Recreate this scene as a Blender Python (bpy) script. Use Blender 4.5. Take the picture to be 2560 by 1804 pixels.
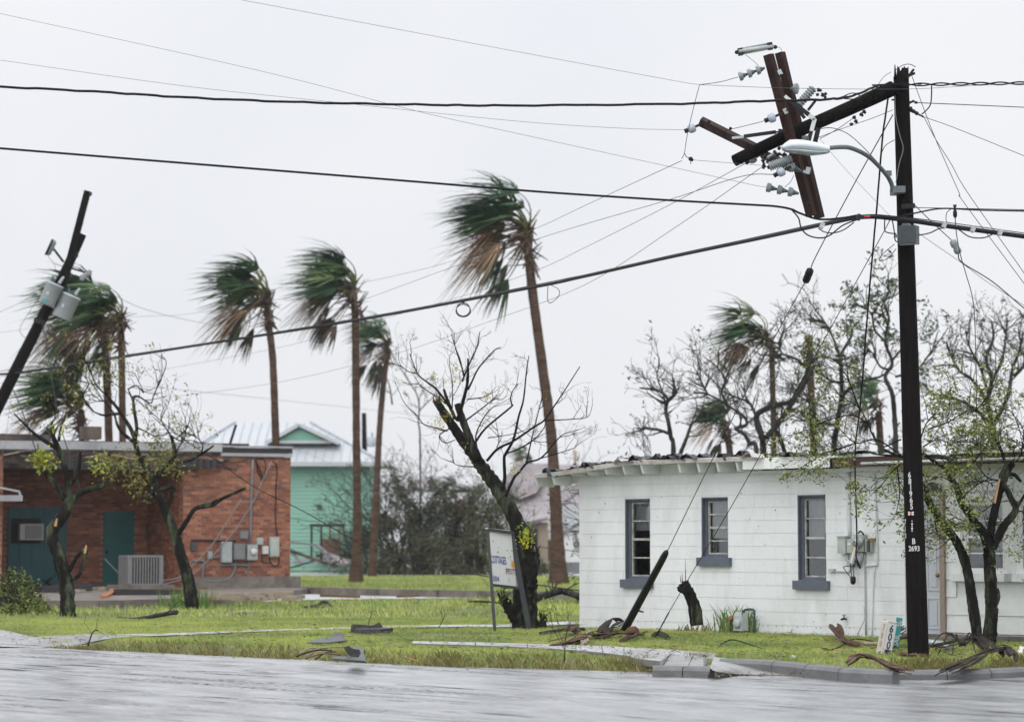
import bpy, math, random
import numpy as np
from mathutils import Vector, Matrix, noise
V = Vector
for o in list(bpy.data.objects): bpy.data.objects.remove(o)
SC = bpy.context.scene
COL = SC.collection

# ------------------------------------------------------------------ camera
LENS = 85.0; F = LENS/36*2560; CX, CY = 1280, 902; HORIZON = 1360
H = 1.40                                   # eye height above the lawn
PITCH = math.atan((HORIZON-CY)/F)
cam_d = bpy.data.cameras.new('camera'); cam = bpy.data.objects.new('camera', cam_d); COL.objects.link(cam)
cam.location = (0, 0, H); cam.rotation_euler = (math.pi/2+PITCH, 0, 0)
cam_d.lens = LENS; cam_d.sensor_width = 36; cam_d.sensor_fit = 'HORIZONTAL'
cam_d.clip_start = 0.1; cam_d.clip_end = 6000
cam_d.dof.use_dof = True; cam_d.dof.focus_distance = 32.5; cam_d.dof.aperture_fstop = 1.8
SC.camera = cam
# ------------------------------------------------------------------ sky and sun (overcast)
SUN_EL, SUN_AZ = math.radians(44), math.radians(200)
w = bpy.data.worlds.new('World'); SC.world = w; w.use_nodes = True
nt = w.node_tree; nt.nodes.clear()
def N(nt, t, **k):
    n = nt.nodes.new(t)
    for a, b in k.items(): setattr(n, a, b)
    return n
def L(nt, a, b): nt.links.new(a, b)
out = N(nt, 'ShaderNodeOutputWorld'); bg = N(nt, 'ShaderNodeBackground'); L(nt, bg.outputs[0], out.inputs[0])
sky = N(nt, 'ShaderNodeTexSky', sky_type='NISHITA', sun_disc=False); sky.sun_elevation = SUN_EL; sky.sun_rotation = SUN_AZ
sky.dust_density = 4
sc_ = N(nt, 'ShaderNodeMix', data_type='RGBA', blend_type='MULTIPLY'); sc_.inputs[0].default_value = 1
L(nt, sky.outputs[0], sc_.inputs[6]); sc_.inputs[7].default_value = (.08, .08, .08, 1)
tc = N(nt, 'ShaderNodeTexCoord'); sep = N(nt, 'ShaderNodeSeparateXYZ'); L(nt, tc.outputs['Generated'], sep.inputs[0])
nz = N(nt, 'ShaderNodeTexNoise'); nz.inputs['Scale'].default_value = 5.5; nz.inputs['Detail'].default_value = 3; nz.inputs['Roughness'].default_value = .45
L(nt, tc.outputs['Generated'], nz.inputs['Vector'])
rmp = N(nt, 'ShaderNodeValToRGB'); L(nt, nz.outputs['Fac'], rmp.inputs[0])
rmp.color_ramp.elements[0].position = .26; rmp.color_ramp.elements[0].color = (.835, .855, .905, 1)
rmp.color_ramp.elements[1].position = .54; rmp.color_ramp.elements[1].color = (.905, .915, .945, 1)
m1 = N(nt, 'ShaderNodeMath', operation='POWER'); L(nt, sep.outputs['Z'], m1.inputs[0]); m1.inputs[1].default_value = 2.0
m1.use_clamp = True
m2 = N(nt, 'ShaderNodeMath', operation='MULTIPLY_ADD'); L(nt, m1.outputs[0], m2.inputs[0]); m2.inputs[1].default_value = 1.0; m2.inputs[2].default_value = 1.0   # overcast sky: brighter overhead than at the horizon
ov = N(nt, 'ShaderNodeVectorMath', operation='SCALE'); L(nt, rmp.outputs[0], ov.inputs[0]); L(nt, m2.outputs[0], ov.inputs['Scale'])
mx = N(nt, 'ShaderNodeMix', data_type='RGBA'); mx.inputs[0].default_value = .95
L(nt, sc_.outputs[2], mx.inputs[6]); L(nt, ov.outputs[0], mx.inputs[7]); L(nt, mx.outputs[2], bg.inputs[0]); bg.inputs[1].default_value = 1.0
sd = bpy.data.lights.new('sun', 'SUN'); sun = bpy.data.objects.new('sun', sd); COL.objects.link(sun)
sd.energy = 1.5; sd.angle = math.radians(70); sd.color = (1, .985, .96)
_dir = V((math.sin(SUN_AZ)*math.cos(SUN_EL), math.cos(SUN_AZ)*math.cos(SUN_EL), math.sin(SUN_EL)))   # towards the sun
sun.rotation_euler = _dir.to_track_quat('Z', 'Y').to_euler(); sun.location = (0, -20, 40)
SC.view_settings.view_transform = 'Standard'; SC.view_settings.look = 'None'
SC.view_settings.exposure = 0.0; SC.view_settings.gamma = 1.0; SC.view_settings.use_curve_mapping = False
SC.cycles.use_denoising = True
SC.cycles.max_bounces = 6; SC.cycles.diffuse_bounces = 3; SC.cycles.glossy_bounces = 3; SC.cycles.transparent_max_bounces = 8
SC.cycles.use_adaptive_sampling = True; SC.cycles.adaptive_threshold = .01

# ------------------------------------------------------------------ pixel <-> place helpers
_cp, _sp = math.cos(PITCH), math.sin(PITCH)
def ray(px, py):
    u, v = (px-CX)/F, (CY-py)/F
    return V((u, _cp-v*_sp, _sp+v*_cp))
def at(px, py, Y):
    d = ray(px, py); return V((0, 0, H))+d*(Y/d.y)
def gp(px, py, z=0.0):
    d = ray(px, py); return V((0, 0, H))+d*((z-H)/d.z)
def mpp(Y): return Y/F                      # metres per photo pixel at distance Y
class Wall:                                 # a vertical plane: s along it, o out of it (towards the viewer), z up
    def __init__(s, origin, u):
        s.A = V(origin); s.u = V(u).normalized(); s.n = V((s.u.y, -s.u.x, 0))
        s.R = Matrix((s.u, -s.n, V((0, 0, 1)))).transposed()
    def P(s, a, o, z): return s.A+s.u*a+s.n*o+V((0, 0, z))
    def hit(s, px, py, o=0.0):
        d = ray(px, py); c = V((0, 0, H)); A = s.A+s.n*o
        t = (A-c).dot(s.n)/d.dot(s.n); p = c+d*t
        return (p-s.A).dot(s.u), p.z-s.A.z
# ------------------------------------------------------------------ mesh builder
def frame_of(d):
    d = d.normalized(); a = V((0, 0, 1)) if abs(d.z) < .95 else V((1, 0, 0))
    x = a.cross(d).normalized(); return x, d.cross(x).normalized(), d
class MB:
    def __init__(s): s.v = []; s.f = []; s.c = []; s.col = None; s.sm = []
    def add(s, vs, fs, smooth=False):
        b = len(s.v); s.v += [tuple(p) for p in vs]; s.f += [tuple(i+b for i in f) for f in fs]; s.sm += [smooth]*len(fs)
        s.c += [s.col or (1, 1, 1)]*len(vs); return s
    def box(s, c, size, R=None, taper=1.0):
        c = V(c); hx, hy, hz = [q/2 for q in size]; vs = []
        for k in (-1, 1):
            t = taper if k > 0 else 1
            for x, y in ((-1, -1), (1, -1), (1, 1), (-1, 1)):
                p = V((x*hx*t, y*hy*t, k*hz)); vs.append(c+(R @ p if R else p))
        return s.add(vs, [(3, 2, 1, 0), (4, 5, 6, 7), (0, 1, 5, 4), (1, 2, 6, 5), (2, 3, 7, 6), (3, 0, 4, 7)])
    def bar(s, a, b, w, h, up=(0, 0, 1), tw=1.0):
        a, b = V(a), V(b); d = (b-a).normalized(); up = V(up)
        if abs(d.dot(up.normalized())) > .99: up = V((1, 0, 0))
        x = d.cross(up).normalized(); y = x.cross(d).normalized(); vs = []
        for p, k in ((a, 1), (b, tw)):
            for i, j in ((-1, -1), (1, -1), (1, 1), (-1, 1)): vs.append(p+x*(i*w/2*k)+y*(j*h/2*k))
        return s.add(vs, [(0, 1, 2, 3), (7, 6, 5, 4), (0, 4, 5, 1), (1, 5, 6, 2), (2, 6, 7, 3), (3, 7, 4, 0)])
    def tube(s, pts, rads, n=6, cap=True, smooth=True, rough=0.0, rnd=None):
        pts = [V(p) for p in pts]; m = len(pts)
        if m < 2: return s
        if not hasattr(rads, '__len__'): rads = [rads]*m
        d = (pts[1]-pts[0]); x, y, _ = frame_of(d); vs = []
        for i, p in enumerate(pts):
            t = (pts[min(i+1, m-1)]-pts[max(i-1, 0)])
            if t.length < 1e-9: t = d
            t.normalize(); x = (x-t*x.dot(t)); x = x.normalized() if x.length > 1e-6 else frame_of(t)[0]; y = t.cross(x)
            for k in range(n):
                a = 2*math.pi*k/n; r = rads[i]
                if rough: r *= 1+rough*(rnd.random()-.5)*2
                vs.append(p+x*(math.cos(a)*r)+y*(math.sin(a)*r))
        fs = [(i*n+k, i*n+(k+1) % n, (i+1)*n+(k+1) % n, (i+1)*n+k) for i in range(m-1) for k in range(n)]
        s.add(vs, fs, smooth)
        if cap:
            b = len(s.v)-len(vs); s.f += [tuple(b+k for k in range(n-1, -1, -1)), tuple(b+(m-1)*n+k for k in range(n))]; s.sm += [False, False]
        return s
    def lathe(s, a, b, prof, n=12, smooth=True):
        a, b = V(a), V(b); x, y, d = frame_of(b-a); ln = (b-a).length; vs = []; m = len(prof)
        for t, r in prof:
            for k in range(n):
                q = 2*math.pi*k/n; vs.append(a+d*(t*ln)+x*(math.cos(q)*r)+y*(math.sin(q)*r))
        fs = [(i*n+k, i*n+(k+1) % n, (i+1)*n+(k+1) % n, (i+1)*n+k) for i in range(m-1) for k in range(n)]
        fs += [tuple(range(n-1, -1, -1)), tuple((m-1)*n+k for k in range(n))]
        return s.add(vs, fs, smooth)
    def prism(s, poly, o, u, v, depth):
        o, u, v = V(o), V(u), V(v); w_ = u.cross(v).normalized(); m = len(poly)
        vs = [o+u*p[0]+v*p[1]+w_*(k*depth) for k in (0, 1) for p in poly]
        fs = [tuple(range(m-1, -1, -1)), tuple(range(m, 2*m))]+[(i, (i+1) % m, m+(i+1) % m, m+i) for i in range(m)]
        return s.add(vs, fs)
    def poly(s, pts): return s.add(pts, [tuple(range(len(pts)))])
ORG = {}
def _link(name, me, mat, parent, base):
    o = bpy.data.objects.new(name, me); COL.objects.link(o)
    if mat is not None: me.materials.append(mat)
    if parent is not None: o.parent = parent
    else: o.location = base
    ORG[o.name] = base
    return o
def build(mb, name, mat, parent=None, base=None, kind=None, label=None):
    if parent is not None: base = ORG[parent.name]
    elif base is None:
        a = np.array(mb.v); lo, hi = a.min(0), a.max(0); base = V(((lo[0]+hi[0])/2, (lo[1]+hi[1])/2, lo[2]))
    base = V(base); arr = np.array(mb.v, dtype=np.float64)-np.array(base)
    me = bpy.data.meshes.new(name); me.from_pydata(arr.tolist(), [], mb.f)
    me.polygons.foreach_set('use_smooth', mb.sm)
    if mb.col is not None:
        at_ = me.color_attributes.new('Col', 'FLOAT_COLOR', 'POINT')
        c = np.ones((len(mb.v), 4), dtype=np.float32); c[:, :3] = np.array(mb.c); at_.data.foreach_set('color', c.ravel())
    me.update()
    o = _link(name, me, mat, parent, base)
    if kind: o['kind'] = kind
    if label: o['label'] = label
    return o
def tag(o, label, cat, group=None):
    o['label'] = label; o['category'] = cat
    if group: o['group'] = group
    return o
def top(mb, name, mat, label, cat, group=None, base=None): return tag(build(mb, name, mat, None, base), label, cat, group)
def struct(mb, name, mat, base=None):
    o = build(mb, name, mat, None, base or V((0, 0, 0))); o['kind'] = 'structure'; return o
def thing(name, label, cat, loc, group=None):
    o = bpy.data.objects.new(name, None); COL.objects.link(o); o.location = loc; ORG[o.name] = V(loc); o.empty_display_size = .2
    return tag(o, label, cat, group)
def spline(pts, n=6):
    pts = [V(p) for p in pts]
    if len(pts) < 3: return [pts[0].lerp(pts[-1], i/n) for i in range(n+1)]
    P = [pts[0]*2-pts[1]]+pts+[pts[-1]*2-pts[-2]]; r = []
    for i in range(1, len(P)-2):
        a, b, c, d = P[i-1:i+3]
        for k in range(n):
            t = k/n
            r.append(.5*((2*b)+(c-a)*t+(2*a-5*b+4*c-d)*t*t+(3*b-a-3*c+d)*t**3))
    r.append(pts[-1]); return r
def lerp(a, b, t): return a+(b-a)*t
def text_mesh(txt, size, res=3):
    cu = bpy.data.curves.new('lettering', 'FONT'); cu.body = txt; cu.size = size; cu.align_x = 'CENTER'; cu.align_y = 'CENTER'; cu.resolution_u = res
    cu.offset = size*.018
    ob = bpy.data.objects.new('lettering', cu); COL.objects.link(ob)
    dg = bpy.context.evaluated_depsgraph_get(); me = ob.evaluated_get(dg).to_mesh()
    vs = [v.co.copy() for v in me.vertices]; fs = [tuple(p.vertices) for p in me.polygons]
    bpy.data.objects.remove(ob); bpy.data.curves.remove(cu); return vs, fs
def put_text(txt, size, o, u, v, mat, parent, name='lettering', sx=1.0, wrap=None):
    vs, fs = text_mesh(txt, size); mb = MB(); o, u, v = V(o), V(u), V(v)
    if wrap is None: P = [o+u*(p.x*sx)+v*p.y for p in vs]
    else:
        r = wrap; n_ = u.cross(v)          # bend round a pole of radius r
        P = [o+u*(r*math.sin(p.x*sx/r))+v*p.y+n_*(r*(math.cos(p.x*sx/r)-1)) for p in vs]
    mb.add(P, fs); return build(mb, name, mat, parent)
# ------------------------------------------------------------------ materials
def mat(name, col, rough=.6, var=.12, scale=6.0, bump=0.0, bscale=40.0, metal=0.0, spec=.5, attr=False, stretch=None, col2=None, mixpos=(.42, .62), obj=True, coat=0.0):
    m = bpy.data.materials.new(name); m.use_nodes = True; nt = m.node_tree; b = nt.nodes['Principled BSDF']
    b.inputs['Roughness'].default_value = rough; b.inputs['Metallic'].default_value = metal; b.inputs['Specular IOR Level'].default_value = spec
    b.inputs['Coat Weight'].default_value = coat; b.inputs['Coat Roughness'].default_value = .15
    tc = N(nt, 'ShaderNodeTexCoord'); src = tc.outputs['Object']
    if stretch:
        mp = N(nt, 'ShaderNodeMapping'); mp.inputs['Scale'].default_value = stretch; L(nt, src, mp.inputs[0]); src = mp.outputs[0]
    nz = N(nt, 'ShaderNodeTexNoise'); nz.inputs['Scale'].default_value = scale; nz.inputs['Detail'].default_value = 6; nz.inputs['Roughness'].default_value = .62
    L(nt, src, nz.inputs['Vector'])
    if attr:
        a = N(nt, 'ShaderNodeVertexColor', layer_name='Col'); base = a.outputs[0]
    else:
        c = N(nt, 'ShaderNodeRGB'); c.outputs[0].default_value = (*col, 1); base = c.outputs[0]
    if col2:
        rp = N(nt, 'ShaderNodeValToRGB'); rp.color_ramp.elements[0].position = mixpos[0]; rp.color_ramp.elements[1].position = mixpos[1]
        n2 = N(nt, 'ShaderNodeTexNoise'); n2.inputs['Scale'].default_value = scale*.45; n2.inputs['Detail'].default_value = 8; n2.inputs['Roughness'].default_value = .7
        L(nt, src, n2.inputs['Vector']); L(nt, n2.outputs['Fac'], rp.inputs[0])
        mx = N(nt, 'ShaderNodeMix', data_type='RGBA'); L(nt, rp.outputs[0], mx.inputs[0]); L(nt, base, mx.inputs[6]); mx.inputs[7].default_value = (*col2, 1); base = mx.outputs[2]
    mr = N(nt, 'ShaderNodeMapRange'); mr.inputs[1].default_value = .25; mr.inputs[2].default_value = .75; mr.inputs[3].default_value = 1-var; mr.inputs[4].default_value = 1+var
    L(nt, nz.outputs['Fac'], mr.inputs[0])
    vm = N(nt, 'ShaderNodeVectorMath', operation='SCALE'); L(nt, base, vm.inputs[0]); L(nt, mr.outputs[0], vm.inputs['Scale'])
    L(nt, vm.outputs[0], b.inputs['Base Color'])
    if bump:
        nb = N(nt, 'ShaderNodeTexNoise'); nb.inputs['Scale'].default_value = bscale; nb.inputs['Detail'].default_value = 5; L(nt, src, nb.inputs['Vector'])
        bp = N(nt, 'ShaderNodeBump'); bp.inputs['Strength'].default_value = bump; bp.inputs['Distance'].default_value = .02
        L(nt, nb.outputs['Fac'], bp.inputs['Height']); L(nt, bp.outputs[0], b.inputs['Normal'])
    return m
M = {}
M['block'] = mat('painted_block', (.79, .815, .83), .55, .05, 3.0, .25, 60, col2=(.64, .665, .655), mixpos=(.47, .72), stretch=(1, 1, .4))
M['mortar'] = mat('painted_mortar', (.70, .73, .735), .7, .08, 8)
M['whitewood'] = mat('white_painted_wood', (.76, .785, .775), .5, .08, 5, .15, 30, col2=(.6, .61, .58), mixpos=(.58, .78))
M['soffit'] = mat('pale_green_white_paint', (.68, .73, .70), .55, .08, 5, col2=(.5, .53, .49), mixpos=(.55, .8))
M['blueframe'] = mat('slate_blue_paint', (.105, .122, .155), .5, .14, 7, .15, 30)
M['mullion'] = mat('worn_white_sash', (.5, .51, .47), .6, .2, 20, col2=(.25, .24, .2))
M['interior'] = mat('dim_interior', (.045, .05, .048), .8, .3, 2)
M['curtain'] = mat('grey_curtain', (.55, .56, .59), .8, .15, 4, stretch=(14, 14, .5))
M['redcurtain'] = mat('maroon_panel', (.075, .03, .025), .7, .15, 4)
M['shingle'] = mat('black_roof_felt', (.022, .021, .023), .42, .4, 14, .5, 30)
M['dripedge'] = mat('weathered_roof_edge', (.5, .48, .46), .5, .25, 6, col2=(.3, .22, .19), mixpos=(.5, .72))
M['brownfascia'] = mat('bare_brown_board', (.075, .035, .03), .5, .25, 5, .2, 20, stretch=(1, 1, 5))
M['cream'] = mat('cream_board', (.62, .6, .47), .6, .08, 5)
M['door'] = mat('grey_white_door', (.50, .53, .57), .4, .04, 3)
M['bareboard'] = mat('bare_tan_board', (.3, .24, .195), .6, .15, 6, .2, 20, stretch=(1, 1, .2))
M['brass'] = mat('old_brass', (.32, .22, .08), .35, .1, 8, metal=.9)
M['greysteel'] = mat('grey_utility_paint', (.42, .47, .44), .45, .1, 7, col2=(.33, .36, .33))
M['paintedpipe'] = mat('white_painted_pipe', (.6, .65, .64), .45, .1, 6)
M['galv'] = mat('galvanised_steel', (.42, .45, .46), .4, .15, 9, metal=.5)
M['darksteel'] = mat('dark_steel', (.018, .018, .02), .6, .25, 12, spec=.25)
M['blackcable'] = mat('black_cable', (.009, .009, .012), .6, .15, 10, spec=.2)
M['bundle'] = mat('cable_bundle', (.02, .02, .024), .6, .2, 30, spec=.25)
M['thinwire'] = mat('bare_wire', (.06, .06, .07), .6, .2, 10)
M['greywire'] = mat('weathered_grey_cable', (.17, .175, .18), .5, .2, 10)
M['pole'] = mat('creosote_wood', (.0085, .007, .0068), .85, .5, 9, .6, 30, stretch=(3, 3, .25), spec=.08)
M['crossarm'] = mat('weathered_red_brown_timber', (.036, .0165, .0125), .8, .4, 7, .5, 40, stretch=(1, 1, .4), col2=(.02, .014, .013), mixpos=(.45, .66), spec=.18)
M['crossarm2'] = mat('weathered_grey_brown_timber', (.06, .040, .036), .75, .3, 7, .4, 40, col2=(.03, .02, .019), spec=.2)
M['porcelain'] = mat('grey_porcelain', (.25, .285, .295), .22, .12, 20)
M['porcelain2'] = mat('pale_blue_porcelain', (.42, .48, .56), .2, .06, 10)
M['bell'] = mat('green_grey_porcelain', (.07, .10, .105), .25, .2, 20)
M['lamp'] = mat('pale_grey_lamp_paint', (.66, .71, .74), .35, .05, 6)
M['lens'] = mat('lamp_refractor', (.52, .60, .61), .25, .06, 8)
M['armsteel'] = mat('lamp_arm_steel', (.12, .14, .15), .5, .12, 8)
M['whitepaint'] = mat('white_marking', (.62, .64, .62), .5, .2, 30)
M['redtag'] = mat('red_tag', (.55, .06, .06), .5, .1, 20)
M['boxgrey'] = mat('slate_green_box', (.045, .06, .066), .4, .35, 14, col2=(.10, .12, .12), mixpos=(.60, .75))
M['bark'] = mat('lichened_bark', (.0125, .011, .010), .85, .6, 11, 1.0, 34, stretch=(1, 1, .3), col2=(.075, .095, .058), mixpos=(.50, .64), spec=.12)
M['darkbark'] = mat('dark_bark', (.016, .014, .013), .85, .4, 9, .8, 30, stretch=(1, 1, .4))
M['twig'] = mat('wet_twig', (.011, .0095, .0105), .85, .3, 9, spec=.1)
M['fartwig'] = mat('grey_twig', (.034, .036, .026), .8, .3, 3, spec=.15)
M['rawwood'] = mat('torn_raw_wood', (.42, .25, .12), .7, .25, 12)
M['leaf'] = mat('leaf', (1, 1, 1), .6, .25, 3, attr=True, spec=.25)
M['palmtrunk'] = mat('palm_trunk', (.105, .066, .046), .85, .4, 5, 1.0, 14, stretch=(1, 1, 3.5), col2=(.042, .026, .020), mixpos=(.42, .68), spec=.15)
M['thatch'] = mat('palm_thatch', (.085, .052, .032), .8, .4, 6)
M['brick'] = mat('brick', (1, 1, 1), .7, .16, 9, attr=True)
M['brickmortar'] = mat('brick_mortar', (.30, .20, .16), .8, .15, 6)
M['concrete'] = mat('wet_concrete', (.23, .22, .21), .4, .2, 3, .2, 25, col2=(.13, .125, .12))
M['oldconcrete'] = mat('stained_concrete', (.20, .175, .15), .6, .25, 2.5, .3, 25, col2=(.09, .08, .07))
M['kerb'] = mat('grey_kerb', (.145, .148, .15), .38, .2, 5, .2, 30, col2=(.11, .112, .115))
M['teal'] = mat('teal_paint', (.013, .105, .125), .45, .15, 3, stretch=(5, 5, .5))
M['teal2'] = mat('teal_green_paint', (.012, .12, .115), .45, .15, 3)
M['mint'] = mat('mint_siding_paint', (.215, .44, .34), .6, .06, .7)
M['mint2'] = mat('mint_gable_paint', (.20, .43, .33), .6, .06, 1)
M['metalroof'] = mat('pale_metal_roof', (.47, .495, .52), .4, .08, .8)
M['seam'] = mat('roof_seam', (.42, .455, .50), .45, .1, 2)
M['fascia'] = mat('grey_metal_fascia', (.42, .43, .45), .45, .15, 2, col2=(.3, .3, .32))
M['rot'] = mat('rotten_soffit', (.13, .10, .08), .8, .5, 3, .4, 20, col2=(.04, .03, .03))
M['charred'] = mat('black_torn_roofing', (.02, .018, .022), .5, .4, 8, .4, 20)
M['pinkroof'] = mat('faded_shingle_roof', (.33, .30, .31), .7, .12, 1.2, col2=(.26, .245, .26))
M['greyroof'] = mat('grey_shingle_roof', (.17, .17, .19), .7, .2, 1.2, col2=(.3, .25, .25))
M['beigewall'] = mat('beige_wall', (.33, .27, .20), .7, .15, 1)
M['palewall'] = mat('pale_blue_grey_wall', (.52, .55, .57), .6, .1, 1)
M['darkglass'] = mat('dark_window', (.02, .025, .03), .15, .2, 2)
M['acwhite'] = mat('air_conditioner_case', (.55, .56, .54), .5, .1, 5)
M['acgrey'] = mat('condenser_grey', (.18, .18, .185), .5, .15, 5)
M['blackpaint'] = mat('black_board', (.012, .01, .01), .6, .3, 6)
M['rustboard'] = mat('rust_plank', (.34, .12, .05), .6, .2, 8)
M['brownboard'] = mat('brown_board', (.15, .085, .05), .65, .25, 4)
M['debriswood'] = mat('driftwood', (.30, .24, .18), .7, .3, 6)
M['sheath'] = mat('palm_sheath', (.075, .038, .026), .8, .5, 9, .6, 40, col2=(.21, .14, .10), mixpos=(.56, .70), spec=.25)
M['darkfrond'] = mat('wet_dead_frond', (.022, .016, .013), .7, .5, 9, .5, 40, col2=(.085, .058, .036), mixpos=(.56, .7), spec=.2)
M['signboard'] = mat('weathered_white_sign', (.70, .71, .70), .5, .08, 3, stretch=(6, 6, .6), col2=(.5, .49, .46), mixpos=(.6, .8))
M['signblue'] = mat('faded_blue_paint', (.07, .11, .36), .5, .25, 40)
M['signbrown'] = mat('faded_brown_paint', (.22, .12, .10), .5, .3, 40)
M['signyellow'] = mat('faded_yellow_paint', (.62, .33, .03), .5, .2, 40)
M['signframe'] = mat('dark_sign_frame', (.035, .042, .045), .5, .3, 8)
M['marker'] = mat('cast_concrete_marker', (.50, .47, .42), .6, .12, 10, .2, 40)
M['markerface'] = mat('white_marker_face', (.68, .70, .71), .5, .06, 10)
M['blackpaint2'] = mat('black_numeral', (.02, .02, .025), .5, .1, 10)
M['streetsign'] = mat('teal_street_sign', (.05, .29, .29), .35, .12, 8)
M['pvc'] = mat('white_plastic_pipe', (.72, .74, .72), .4, .05, 6)
M['gasmeter'] = mat('gas_meter_grey', (.42, .46, .46), .45, .15, 12)
M['rust'] = mat('rusty_regulator', (.28, .12, .05), .6, .3, 12)
M['transformer'] = mat('transformer_grey', (.38, .42, .45), .4, .08, 5)
M['litter'] = mat('pale_litter', (.7, .72, .72), .5, .1, 5)
def glass_mat():
    m = bpy.data.materials.new('window_glass'); m.use_nodes = True; nt = m.node_tree; nt.nodes.clear()
    o = N(nt, 'ShaderNodeOutputMaterial'); mx = N(nt, 'ShaderNodeMixShader'); t = N(nt, 'ShaderNodeBsdfTransparent'); g = N(nt, 'ShaderNodeBsdfGlossy')
    t.inputs[0].default_value = (.8, .83, .82, 1); g.inputs['Roughness'].default_value = .06; g.inputs[0].default_value = (.9, .93, .95, 1)
    f = N(nt, 'ShaderNodeFresnel'); f.inputs[0].default_value = 1.9
    tc = N(nt, 'ShaderNodeTexCoord'); nz = N(nt, 'ShaderNodeTexNoise'); nz.inputs['Scale'].default_value = 2.5; L(nt, tc.outputs['Object'], nz.inputs[0])
    bp = N(nt, 'ShaderNodeBump'); bp.inputs['Strength'].default_value = .08; bp.inputs['Distance'].default_value = .05; L(nt, nz.outputs[0], bp.inputs['Height']); L(nt, bp.outputs[0], g.inputs['Normal'])
    ad = N(nt, 'ShaderNodeMath', operation='ADD'); L(nt, f.outputs[0], ad.inputs[0]); ad.inputs[1].default_value = .06; L(nt, ad.outputs[0], mx.inputs[0]); L(nt, t.outputs[0], mx.inputs[1]); L(nt, g.outputs[0], mx.inputs[2]); L(nt, mx.outputs[0], o.inputs[0]); return m
M['glass'] = glass_mat()
def road_mat(name, base, c_dark, ang, streak=1.0, rough=(.27, .40)):
    m = bpy.data.materials.new(name); m.use_nodes = True; nt = m.node_tree; b = nt.nodes['Principled BSDF']
    tc = N(nt, 'ShaderNodeTexCoord'); rot = N(nt, 'ShaderNodeMapping', vector_type='POINT'); rot.inputs['Rotation'].default_value = (0, 0, ang); L(nt, tc.outputs['Object'], rot.inputs[0])
    def noi(scale, vec, det=4, rough=.55):
        mp = N(nt, 'ShaderNodeMapping'); mp.inputs['Scale'].default_value = vec; L(nt, rot.outputs[0], mp.inputs[0])
        n = N(nt, 'ShaderNodeTexNoise'); n.inputs['Scale'].default_value = scale; n.inputs['Detail'].default_value = det; n.inputs['Roughness'].default_value = rough
        L(nt, mp.outputs[0], n.inputs['Vector']); return n.outputs['Fac']
    def ramp(s, a, bb, c0=0., c1=1.):
        r = N(nt, 'ShaderNodeMapRange'); r.inputs[1].default_value = a; r.inputs[2].default_value = bb; r.inputs[3].default_value = c0; r.inputs[4].default_value = c1; L(nt, s, r.inputs[0]); return r.outputs[0]
    def mul(a, c):
        q = N(nt, 'ShaderNodeMath', operation='MULTIPLY'); L(nt, a, q.inputs[0])
        if isinstance(c, (int, float)): q.inputs[1].default_value = c
        else: L(nt, c, q.inputs[1])
        return q.outputs[0]
    lanes = ramp(noi(1.0, (.12, 1.8, 1), 6, .65), .53, .64)          # long worn tracks where the stone stands out of the water
    grain = ramp(noi(9.0, (1, 1.6, 1), 4, .7), .46, .60)
    patch = ramp(noi(.10, (1, 1, 1), 2), .40, .62)
    mask1 = mul(mul(lanes, grain), mul(patch, .95*streak))
    dash = mul(mul(ramp(noi(1.0, (.6, 5.5, 1), 5, .7), .55, .63), ramp(noi(.35, (.5, 1.4, 1), 3), .40, .56)), .95*streak)
    mxx = N(nt, 'ShaderNodeMath', operation='MAXIMUM'); L(nt, mask1, mxx.inputs[0]); L(nt, dash, mxx.inputs[1]); mask = mxx.outputs[0]
    mx = N(nt, 'ShaderNodeMix', data_type='RGBA'); L(nt, ramp(noi(30, (1, 1, 1), 3, .7), .3, .7), mx.inputs[0]); mx.inputs[6].default_value = (*c_dark, 1); mx.inputs[7].default_value = (*base, 1)
    df = N(nt, 'ShaderNodeBsdfDiffuse'); gl = N(nt, 'ShaderNodeBsdfGlossy'); ms = N(nt, 'ShaderNodeMixShader'); fr = N(nt, 'ShaderNodeFresnel'); fr.inputs[0].default_value = 1.75
    L(nt, mx.outputs[2], df.inputs[0]); gl.distribution = 'MULTI_GGX'; gl.inputs[0].default_value = (.97, .98, 1, 1)
    L(nt, ramp(noi(2.0, (.7, 1.5, 1), 4), .3, .7, rough[0], rough[1]), gl.inputs['Roughness'])
    film = mul(ramp(noi(3.2, (.4, 1.1, 1), 6, .65), .35, .62, .84, 1.0), ramp(noi(11, (1, 1, 1), 4, .75), .36, .60, .87, 1.0))            # uneven water film, stones standing out of it
    inv = N(nt, 'ShaderNodeMath', operation='SUBTRACT'); inv.inputs[0].default_value = 1; L(nt, mask, inv.inputs[1])
    L(nt, mul(mul(fr.outputs[0], inv.outputs[0]), film), ms.inputs[0]); L(nt, df.outputs[0], ms.inputs[1]); L(nt, gl.outputs[0], ms.inputs[2])
    bp = N(nt, 'ShaderNodeBump'); bp.inputs['Strength'].default_value = .10; bp.inputs['Distance'].default_value = .003
    L(nt, noi(14, (.5, 1, 1), 4, .6), bp.inputs['Height']); L(nt, bp.outputs[0], gl.inputs['Normal'])
    L(nt, ms.outputs[0], nt.nodes['Material Output'].inputs[0]); nt.nodes.remove(b)
    return m
M['road'] = road_mat('wet_asphalt', (.062, .064, .070), (.035, .036, .04), math.radians(46))
M['farroad'] = road_mat('far_wet_asphalt', (.09, .09, .095), (.06, .06, .065), 0, .2)
M['path'] = road_mat('wet_concrete_path', (.20, .19, .18), (.14, .135, .125), math.radians(46), .5)
M['turf'] = mat('turf_soil', (.15, .18, .06), .85, .35, 1.2, .4, 30, col2=(.11, .085, .045), mixpos=(.46, .62))
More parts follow.
